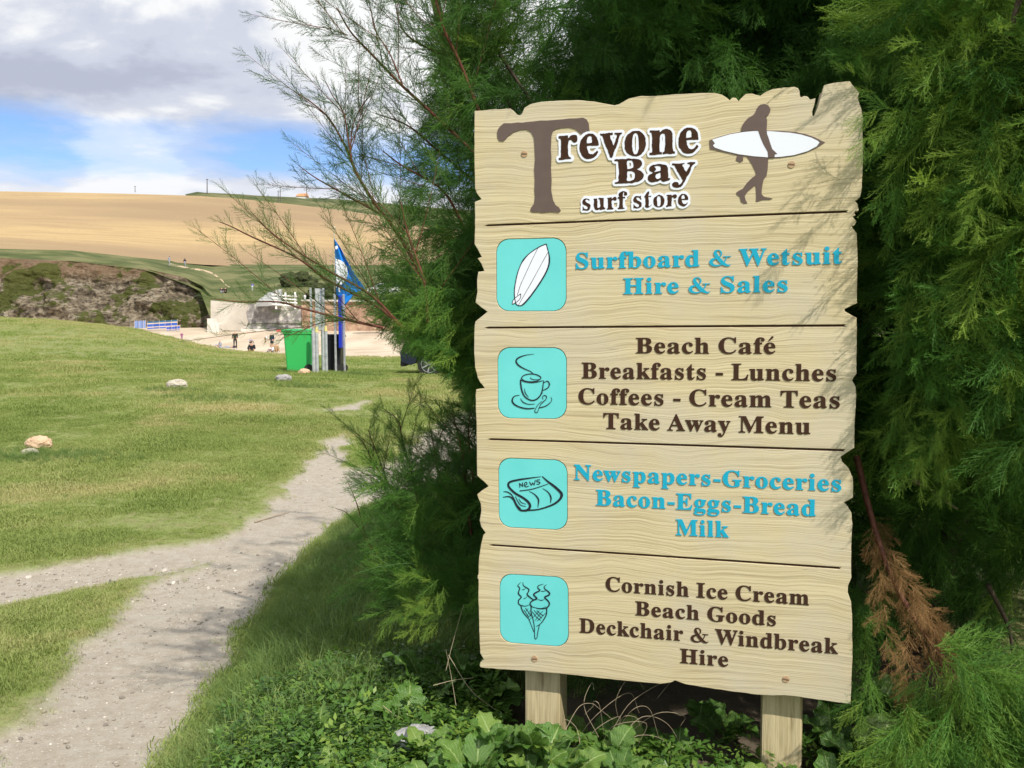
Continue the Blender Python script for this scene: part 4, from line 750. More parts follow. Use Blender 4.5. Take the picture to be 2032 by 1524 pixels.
'w1':'-3250,4042 -3281,4032 -3312,4022 -3343,4011 -3374,4000 -3405,3987 -3437,3972 -3468,3956 -3500,3939 -3533,3921 -3566,3900 -3601,3878 -3638,3854 -3674,3829 -3710,3803 -3742,3777 -3772,3750 -3801,3722 -3827,3694 -3852,3666 -3875,3638 -3896,3611 -3914,3585 -3931,3559 -3947,3530 -3964,3497 -3983,3457 -4001,3414 -4020,3367 -4038,3319 -4054,3270 -4068,3220 -4081,3167 -4093,3113 -4104,3061 -4114,3013 -4122,2970 -4129,2930 -4136,2891 -4140,2853 -4144,2813 -4146,2770 -4147,2726 -4147,2681 -4145,2638 -4141,2597 -4136,2558 -4129,2519 -4120,2482 -4110,2450 -4100,2424 -4090,2407 -4079,2396 -4067,2389 -4054,2385 -4041,2381 -4027,2376 -4013,2371 -3998,2369 -3983,2369 -3967,2371 -3951,2376 -3935,2382 -3918,2391 -3900,2404 -3878,2422 -3852,2445 -3824,2473 -3794,2505 -3762,2540 -3730,2578 -3696,2618 -3661,2662 -3625,2708 -3589,2756 -3553,2804 -3517,2854 -3480,2905 -3444,2957 -3409,3009 -3377,3058 -3346,3105 -3318,3151 -3291,3196 -3267,3240 -3245,3283 -3226,3324 -3209,3365 -3194,3404 -3182,3443 -3172,3480 -3165,3516 -3160,3551 -3158,3585 -3157,3618 -3157,3649 -3159,3680 -3162,3708 -3167,3736 -3172,3763 -3178,3791 -3184,3820 -3192,3850 -3200,3879 -3208,3908 -3215,3934 -3222,3958 -3229,3980 -3235,4000 -3241,4021 -3247,4042|-3966,2695 -3967,2675 -3966,2654 -3966,2634 -3968,2614 -3972,2595 -3979,2578 -3988,2561 -3998,2546 -4011,2530 -4026,2515 -4044,2500 -4065,2484 -4088,2470 -4110,2456 -4130,2445 -4148,2434 -4166,2425 -4183,2417 -4196,2414 -4204,2417 -4208,2428 -4208,2447 -4204,2469 -4198,2492 -4189,2512 -4178,2528 -4164,2544 -4147,2560 -4131,2574 -4115,2588 -4100,2601 -4085,2613 -4070,2625 -4055,2636 -4040,2648',
'i2':'-3537,-601 -3559,-594 -3573,-584 -3581,-570 -3582,-549 -3576,-524 -3559,-482 -3516,-405 -3468,-349 -3385,-272 -3376,-271 -3372,-276 -3374,-283 -3446,-348 -3486,-391 -3514,-433 -3549,-503 -3563,-545 -3564,-559 -3561,-570 -3551,-578 -3534,-583 -3516,-584 -3506,-578 -3495,-559 -3463,-465 -3411,-360 -3366,-305 -3332,-272 -3279,-230 -3258,-202 -3248,-167 -3250,-142 -3270,-125 -3289,-118 -3303,-118 -3327,-133 -3349,-164 -3348,-178 -3329,-220 -3334,-225 -3339,-223 -3358,-188 -3364,-171 -3359,-150 -3338,-120 -3318,-104 -3299,-99 -3271,-103 -3250,-113 -3236,-125 -3228,-143 -3227,-157 -3232,-185 -3241,-209 -3257,-235 -3388,-360 -3413,-398 -3436,-444 -3313,-411 -3268,-394 -3205,-355 -3151,-311 -3117,-272 -3101,-234 -3097,-206 -3101,-188 -3118,-153 -3113,-150 -3088,-195 -3086,-227 -3091,-251 -3103,-279 -3137,-325 -3191,-374 -3257,-418 -3331,-444 -3436,-470 -3446,-467 -3461,-500 -3479,-566 -3489,-587 -3502,-598 -3513,-602|-3828,-503 -3940,-485 -4041,-457 -4122,-420 -4164,-393 -4195,-366 -4213,-346 -4231,-314 -4240,-283 -4241,-262 -4238,-241 -4227,-209 -4215,-188 -4192,-160 -4160,-136 -4136,-125 -4094,-117 -4003,-109 -3999,-111 -3998,-115 -4003,-118 -4111,-139 -4143,-153 -4159,-167 -4177,-192 -4194,-234 -4197,-276 -4190,-300 -4178,-322 -4136,-362 -4076,-399 -4027,-421 -3965,-440 -3894,-456 -3824,-467 -3733,-471 -3586,-457 -3578,-461 -3575,-468 -3576,-475 -3586,-481 -3733,-504 -3793,-506|-3772,-370 -3842,-352 -3884,-333 -3920,-311 -3949,-279 -3985,-204 -3978,-203 -3933,-266 -3908,-290 -3856,-321 -3810,-341 -3765,-353 -3737,-356 -3572,-350 -3569,-352 -3572,-356 -3684,-370 -3737,-373|-3667,-272 -3702,-266 -3730,-256 -3807,-215 -3849,-184 -3870,-164 -3913,-104 -3936,-58 -3956,-6 -3978,86 -3995,200 -3995,309 -3989,322 -3975,326 -3964,319 -3957,306 -3913,291 -3957,333 -3964,347 -3964,358 -3957,384 -3916,431 -3887,450 -3828,472 -3761,487 -3709,492 -3636,494 -3674,526 -3709,548 -3887,614 -3992,666 -4038,695 -4075,729 -4104,767 -4121,806 -4125,844 -4115,879 -4091,911 -4039,946 -3985,969 -3887,998 -3793,1018 -3600,1035 -3597,1033 -3600,1031 -3758,1009 -3817,995 -3912,965 -3975,939 -4022,914 -4066,879 -4082,851 -4083,834 -4079,816 -4057,774 -4031,743 -3996,714 -3947,682 -3849,628 -3698,566 -3649,531 -3611,492 -3551,484 -3485,463 -3429,435 -3395,407 -3385,386 -3387,361 -3401,340 -3425,319 -3457,299 -3495,282 -3586,257 -3604,256 -3572,258 -3478,273 -3345,306 -3341,305 -3338,298 -3341,295 -3425,267 -3495,248 -3597,232 -3674,227 -3758,233 -3853,249 -3891,261 -3957,293 -3954,204 -3931,67 -3908,-17 -3878,-87 -3856,-122 -3825,-157 -3786,-187 -3740,-213 -3695,-230 -3653,-238 -3611,-235 -3572,-223 -3520,-196 -3481,-164 -3436,-112 -3404,-59 -3388,-17 -3366,64 -3348,186 -3326,305 -3317,307 -3313,302 -3313,253 -3243,295 -3219,299 -3201,295 -3177,277 -3155,249 -3143,221 -3141,200 -3146,169 -3157,137 -3174,109 -3187,94 -3215,73 -3282,40 -3345,18 -3364,-52 -3382,-94 -3422,-153 -3460,-194 -3516,-237 -3562,-258 -3607,-270|-3751,-170 -3824,-94 -3847,-59 -3861,-17 -3870,79 -3865,78 -3842,-13 -3829,-48 -3808,-83 -3747,-165 -3747,-169|-3359,-57 -3361,-48 -3347,-31 -3341,-30 -3351,-55|-3340,39 -3338,38 -3303,55 -3233,95 -3208,114 -3194,134 -3178,176 -3175,214 -3188,246 -3202,263 -3215,273 -3226,276 -3236,274 -3303,240 -3313,245 -3316,242 -3330,102|-3731,277 -3649,277 -3544,291 -3481,311 -3438,337 -3443,338 -3499,325 -3555,318 -3600,317 -3628,322 -3670,337 -3701,358 -3702,372 -3681,394 -3676,389 -3677,386 -3692,368 -3686,361 -3639,340 -3586,331 -3502,333 -3439,345 -3432,342 -3414,361 -3410,379 -3415,389 -3430,403 -3474,429 -3536,452 -3579,462 -3604,465 -3611,463 -3614,466 -3632,467 -3709,468 -3758,463 -3824,448 -3873,430 -3898,414 -3932,372 -3935,354 -3905,325 -3863,302 -3807,287',
'i3':'-3947,-3384 -3983,-3377 -4007,-3368 -4028,-3355 -4063,-3323 -4094,-3282 -4136,-3218 -4196,-3090 -4231,-3048 -4264,-3020 -4297,-3002 -4336,-2993 -4381,-2995 -4493,-3009 -4500,-3002 -4493,-2994 -4388,-2968 -4336,-2960 -4311,-2961 -4262,-2976 -4240,-2988 -4199,-3021 -4221,-2981 -4247,-2943 -4275,-2915 -4308,-2892 -4343,-2874 -4388,-2857 -4481,-2848 -4482,-2841 -4479,-2838 -4416,-2831 -4385,-2832 -4350,-2841 -4311,-2857 -4276,-2877 -4241,-2905 -4223,-2925 -4183,-2988 -4137,-3076 -4098,-3160 -4077,-3196 -4048,-3230 -3973,-3300 -3975,-3309 -3983,-3310 -4045,-3261 -4021,-3289 -3996,-3311 -3968,-3325 -3937,-3331 -3891,-3331 -3842,-3322 -3814,-3312 -3790,-3296 -3762,-3265 -3749,-3240 -3743,-3216 -3753,-3181 -3782,-3139 -3825,-3095 -3867,-3062 -3937,-3016 -4084,-2943 -4147,-2907 -4203,-2866 -4255,-2823 -4298,-2782 -4332,-2743 -4355,-2708 -4367,-2677 -4370,-2652 -4367,-2621 -4357,-2590 -4344,-2572 -4315,-2547 -4290,-2533 -4234,-2512 -4168,-2494 -3996,-2457 -3636,-2402 -3398,-2373 -3392,-2376 -3398,-2382 -3937,-2491 -4154,-2543 -4220,-2563 -4266,-2582 -4294,-2600 -4306,-2621 -4309,-2659 -4293,-2694 -4256,-2740 -4190,-2799 -4140,-2839 -4087,-2873 -3933,-2949 -3853,-2997 -3783,-3046 -3730,-3097 -3705,-3132 -3692,-3156 -3680,-3191 -3677,-3216 -3685,-3261 -3695,-3283 -3717,-3317 -3716,-3319 -3580,-3306 -3468,-3284 -3314,-3234 -3135,-3158 -3041,-3107 -2964,-3051 -2924,-3013 -2891,-2974 -2868,-2939 -2856,-2911 -2850,-2883 -2853,-2852 -2869,-2824 -2905,-2782 -2957,-2733 -3023,-2677 -3195,-2546 -3242,-2505 -3366,-2385 -3369,-2372 -3363,-2365 -3352,-2365 -3191,-2487 -3034,-2587 -2960,-2640 -2855,-2731 -2811,-2775 -2787,-2810 -2774,-2852 -2775,-2894 -2788,-2936 -2810,-2974 -2859,-3033 -2904,-3076 -2981,-3133 -3048,-3170 -3153,-3216 -3265,-3258 -3378,-3296 -3461,-3319 -3576,-3342 -3769,-3362 -3811,-3376 -3849,-3383|-3489,-3248 -3492,-3240 -3485,-3114 -3487,-3062 -3492,-3034 -3509,-2992 -3549,-2936 -3601,-2884 -3643,-2856 -3734,-2804 -3734,-2798 -3636,-2838 -3587,-2864 -3548,-2893 -3510,-2927 -3472,-2974 -3459,-2999 -3450,-3027 -3447,-3055 -3448,-3086 -3480,-3244|-3846,-3241 -3923,-3231 -3965,-3222 -3986,-3213 -4014,-3192 -4035,-3167 -4075,-3100 -4136,-2974 -4136,-2967 -4129,-2963 -4123,-2967 -4056,-3093 -4017,-3156 -3997,-3181 -3975,-3198 -3944,-3211 -3835,-3233 -3832,-3240|-3835,-3174 -3933,-3151 -3971,-3132 -3986,-3119 -4004,-3093 -4037,-3023 -4030,-3023 -3984,-3093 -3960,-3118 -3926,-3136 -3828,-3170 -3828,-3175|-3132,-3113 -3135,-3107 -3131,-3023 -3133,-2978 -3148,-2918 -3172,-2862 -3198,-2824 -3218,-2803 -3258,-2772 -3352,-2707 -3352,-2700 -3247,-2756 -3202,-2785 -3161,-2824 -3119,-2883 -3100,-2929 -3093,-2978 -3101,-3027 -3126,-3111|-4007,-2815 -4013,-2810 -4015,-2803 -4007,-2792 -3772,-2753 -3639,-2723 -3503,-2679 -3202,-2569 -3193,-2572 -3198,-2581 -3345,-2642 -3538,-2714 -3632,-2745 -3769,-2778|-3832,-2692 -3853,-2684 -3877,-2660 -3887,-2638 -3887,-2617 -3879,-2589 -3864,-2561 -3842,-2545 -3818,-2541 -3804,-2548 -3793,-2565 -3787,-2586 -3787,-2600 -3800,-2618 -3859,-2645 -3858,-2649 -3842,-2665 -3825,-2671 -3800,-2666 -3748,-2647 -3743,-2649 -3740,-2656 -3744,-2661 -3793,-2684 -3818,-2692|-3867,-2628 -3828,-2613 -3807,-2600 -3806,-2582 -3818,-2560 -3835,-2562 -3852,-2575 -3863,-2600|-3520,-2600 -3524,-2589 -3517,-2584 -3468,-2580 -3448,-2575 -3442,-2568 -3439,-2554 -3440,-2547 -3447,-2543 -3510,-2531 -3523,-2523 -3530,-2512 -3532,-2498 -3524,-2478 -3510,-2465 -3492,-2460 -3433,-2458 -3426,-2460 -3423,-2467 -3429,-2475 -3496,-2482 -3506,-2490 -3510,-2502 -3503,-2511 -3450,-2520 -3427,-2530 -3420,-2540 -3417,-2558 -3426,-2583 -3436,-2593 -3454,-2599|-4008,-2709 -4013,-2701 -4025,-2592 -4022,-2585 -4015,-2581 -4008,-2584 -3934,-2648 -3941,-2568 -3934,-2558 -3924,-2560 -3920,-2568 -3908,-2676 -3910,-2682 -3917,-2687 -3924,-2685 -3997,-2621 -4000,-2624 -3992,-2701 -3997,-2709|-3679,-2646 -3733,-2547 -3732,-2536 -3724,-2532 -3715,-2536 -3675,-2611 -3649,-2557 -3644,-2553 -3633,-2555 -3595,-2594 -3570,-2484 -3563,-2476 -3553,-2478 -3549,-2487 -3581,-2625 -3588,-2629 -3596,-2627 -3637,-2582 -3665,-2643 -3672,-2647',
'i4':'-3559,-7005 -3571,-7000 -3583,-6986 -3589,-6968 -3593,-6940 -3601,-6664 -3614,-6559 -3637,-6457 -3690,-6282 -3692,-6279 -3706,-6310 -3685,-6349 -3689,-6352 -3696,-6351 -3713,-6327 -3741,-6391 -3748,-6393 -3790,-6341 -3803,-6359 -3808,-6359 -3809,-6352 -3798,-6331 -3900,-6184 -3899,-6180 -3892,-6181 -3850,-6239 -3812,-6184 -3854,-6132 -3853,-6126 -3846,-6127 -3808,-6173 -3804,-6173 -3778,-6135 -3773,-6135 -3772,-6142 -3799,-6181 -3798,-6184 -3752,-6243 -3748,-6244 -3719,-6191 -3711,-6191 -3744,-6254 -3713,-6301 -3694,-6261 -3701,-6188 -3700,-6065 -3710,-6055 -3724,-6029 -3727,-6029 -3811,-6071 -3850,-6083 -3906,-6085 -3971,-6076 -3935,-6188 -3902,-6252 -3866,-6300 -3797,-6379 -3755,-6419 -3738,-6448 -3734,-6451 -3689,-6398 -3681,-6398 -3683,-6405 -3731,-6461 -3605,-6786 -3607,-6793 -3612,-6794 -3616,-6790 -3715,-6541 -3759,-6447 -3774,-6426 -3802,-6405 -3867,-6335 -3923,-6269 -3939,-6244 -3960,-6198 -4002,-6069 -4028,-6058 -4048,-6044 -4065,-6016 -4070,-5967 -4061,-5915 -4048,-5894 -3994,-5841 -3987,-5824 -3997,-5810 -4048,-5768 -4063,-5750 -4071,-5729 -4071,-5705 -4066,-5680 -4037,-5607 -4029,-5575 -4037,-5558 -4071,-5530 -4079,-5516 -4080,-5502 -4073,-5484 -4062,-5470 -3986,-5399 -3982,-5400 -3983,-5404 -4048,-5481 -4059,-5505 -4053,-5515 -4018,-5541 -4007,-5554 -4002,-5572 -4003,-5593 -4010,-5617 -4034,-5687 -4039,-5722 -4023,-5747 -3965,-5800 -3956,-5824 -3960,-5845 -3970,-5859 -4028,-5918 -4037,-5939 -4041,-5967 -4040,-5999 -4031,-6023 -4014,-6037 -3979,-6050 -3906,-6067 -3853,-6068 -3815,-6058 -3730,-6020 -3727,-6016 -3728,-5978 -3717,-5949 -3692,-5920 -3639,-5876 -3678,-5861 -3731,-5826 -3773,-5795 -3805,-5761 -3815,-5740 -3815,-5719 -3800,-5684 -3768,-5635 -3762,-5603 -3771,-5589 -3790,-5574 -3877,-5526 -3911,-5498 -3922,-5481 -3926,-5463 -3925,-5386 -3921,-5390 -3910,-5460 -3896,-5484 -3864,-5506 -3773,-5550 -3748,-5570 -3735,-5589 -3732,-5610 -3736,-5635 -3782,-5722 -3782,-5733 -3777,-5743 -3731,-5785 -3664,-5832 -3622,-5855 -3615,-5863 -3541,-5834 -3619,-5761 -3627,-5747 -3630,-5729 -3627,-5712 -3621,-5701 -3608,-5687 -3573,-5659 -3465,-5601 -3444,-5586 -3489,-5558 -3501,-5544 -3507,-5505 -3498,-5474 -3479,-5453 -3447,-5438 -3332,-5405 -3327,-5407 -3439,-5453 -3458,-5463 -3473,-5477 -3482,-5502 -3477,-5530 -3466,-5540 -3423,-5567 -3414,-5579 -3416,-5599 -3428,-5614 -3447,-5628 -3551,-5691 -3590,-5726 -3585,-5740 -3522,-5796 -3507,-5813 -3500,-5838 -3510,-5859 -3524,-5869 -3601,-5897 -3629,-5914 -3670,-5946 -3692,-5974 -3699,-5999 -3695,-6027 -3692,-6029 -3682,-6027 -3672,-6034 -3668,-6060 -3626,-6078 -3584,-6089 -3517,-6099 -3461,-6103 -3409,-6102 -3384,-6098 -3349,-6087 -3265,-6038 -3262,-6041 -3265,-6044 -3328,-6085 -3360,-6100 -3356,-6102 -3297,-6085 -3247,-6062 -3219,-6037 -3189,-5995 -3177,-5960 -3179,-5943 -3189,-5922 -3216,-5886 -3293,-5823 -3309,-5803 -3314,-5782 -3303,-5757 -3283,-5742 -3209,-5709 -3185,-5694 -3176,-5680 -3176,-5666 -3185,-5646 -3194,-5635 -3276,-5575 -3308,-5537 -3320,-5512 -3322,-5491 -3318,-5474 -3304,-5456 -3244,-5415 -3239,-5414 -3241,-5420 -3295,-5474 -3300,-5488 -3297,-5505 -3279,-5533 -3260,-5551 -3167,-5609 -3153,-5623 -3139,-5649 -3135,-5666 -3138,-5691 -3157,-5722 -3177,-5736 -3262,-5775 -3274,-5785 -3263,-5799 -3192,-5859 -3178,-5874 -3152,-5915 -3142,-5946 -3143,-5978 -3158,-6013 -3181,-6048 -3220,-6083 -3225,-6223 -3236,-6282 -3273,-6366 -3324,-6450 -3370,-6513 -3435,-6580 -3482,-6776 -3507,-6950 -3513,-6968 -3530,-6993 -3545,-7003|-3558,-6986 -3549,-6984 -3536,-6972 -3523,-6944 -3499,-6772 -3458,-6597 -3535,-6632 -3539,-6625 -3465,-6580 -3451,-6568 -3444,-6552 -3433,-6551 -3425,-6541 -3373,-6475 -3301,-6356 -3274,-6300 -3259,-6247 -3253,-6191 -3252,-6104 -3255,-6101 -3290,-6113 -3339,-6123 -3384,-6128 -3426,-6129 -3535,-6119 -3541,-6107 -3612,-6098 -3668,-6083 -3670,-6086 -3673,-6188 -3669,-6247 -3655,-6314 -3615,-6454 -3594,-6559 -3581,-6699 -3576,-6937 -3567,-6975|-3510,-6482 -3516,-6478 -3515,-6471 -3465,-6419 -3510,-6388 -3566,-6469 -3573,-6471 -3577,-6468 -3575,-6461 -3522,-6380 -3573,-6325 -3622,-6377 -3629,-6376 -3629,-6368 -3583,-6314 -3651,-6223 -3652,-6216 -3645,-6216 -3577,-6303 -3573,-6303 -3529,-6254 -3605,-6181 -3601,-6174 -3521,-6245 -3486,-6209 -3521,-6177 -3523,-6170 -3517,-6169 -3479,-6201 -3444,-6169 -3440,-6174 -3469,-6209 -3419,-6249 -3353,-6178 -3346,-6177 -3346,-6184 -3408,-6254 -3398,-6264 -3346,-6297 -3276,-6232 -3269,-6231 -3269,-6238 -3334,-6303 -3326,-6310 -3327,-6317 -3332,-6319 -3343,-6314 -3389,-6359 -3391,-6363 -3374,-6380 -3374,-6385 -3381,-6388 -3402,-6373 -3443,-6415 -3411,-6440 -3409,-6443 -3412,-6450 -3419,-6449 -3454,-6426|-3459,-6408 -3454,-6409 -3409,-6363 -3461,-6317 -3504,-6377|-3745,-6377 -3719,-6317 -3745,-6275 -3752,-6269 -3785,-6328|-3517,-6366 -3514,-6368 -3470,-6307 -3521,-6263 -3566,-6314|-3402,-6352 -3398,-6352 -3353,-6307 -3419,-6267 -3452,-6307|-3793,-6317 -3790,-6319 -3756,-6258 -3804,-6194 -3808,-6194 -3844,-6247|-3463,-6296 -3461,-6298 -3427,-6258 -3479,-6217 -3510,-6251 -3510,-6254|-3409,-5884 -3489,-5858 -3492,-5855 -3489,-5852 -3412,-5867 -3384,-5868 -3363,-5863 -3311,-5839 -3307,-5841 -3360,-5880 -3384,-5886|-3902,-5869 -3905,-5862 -3902,-5860 -3857,-5841 -3808,-5796 -3802,-5796 -3825,-5831 -3846,-5852 -3864,-5860|-3367,-5622 -3399,-5614 -3402,-5610 -3398,-5608 -3342,-5609 -3272,-5593 -3268,-5596 -3328,-5621 -3349,-5624|-3923,-5614 -3950,-5610 -3951,-5606 -3899,-5598 -3843,-5560 -3837,-5561 -3884,-5607 -3902,-5614',
}
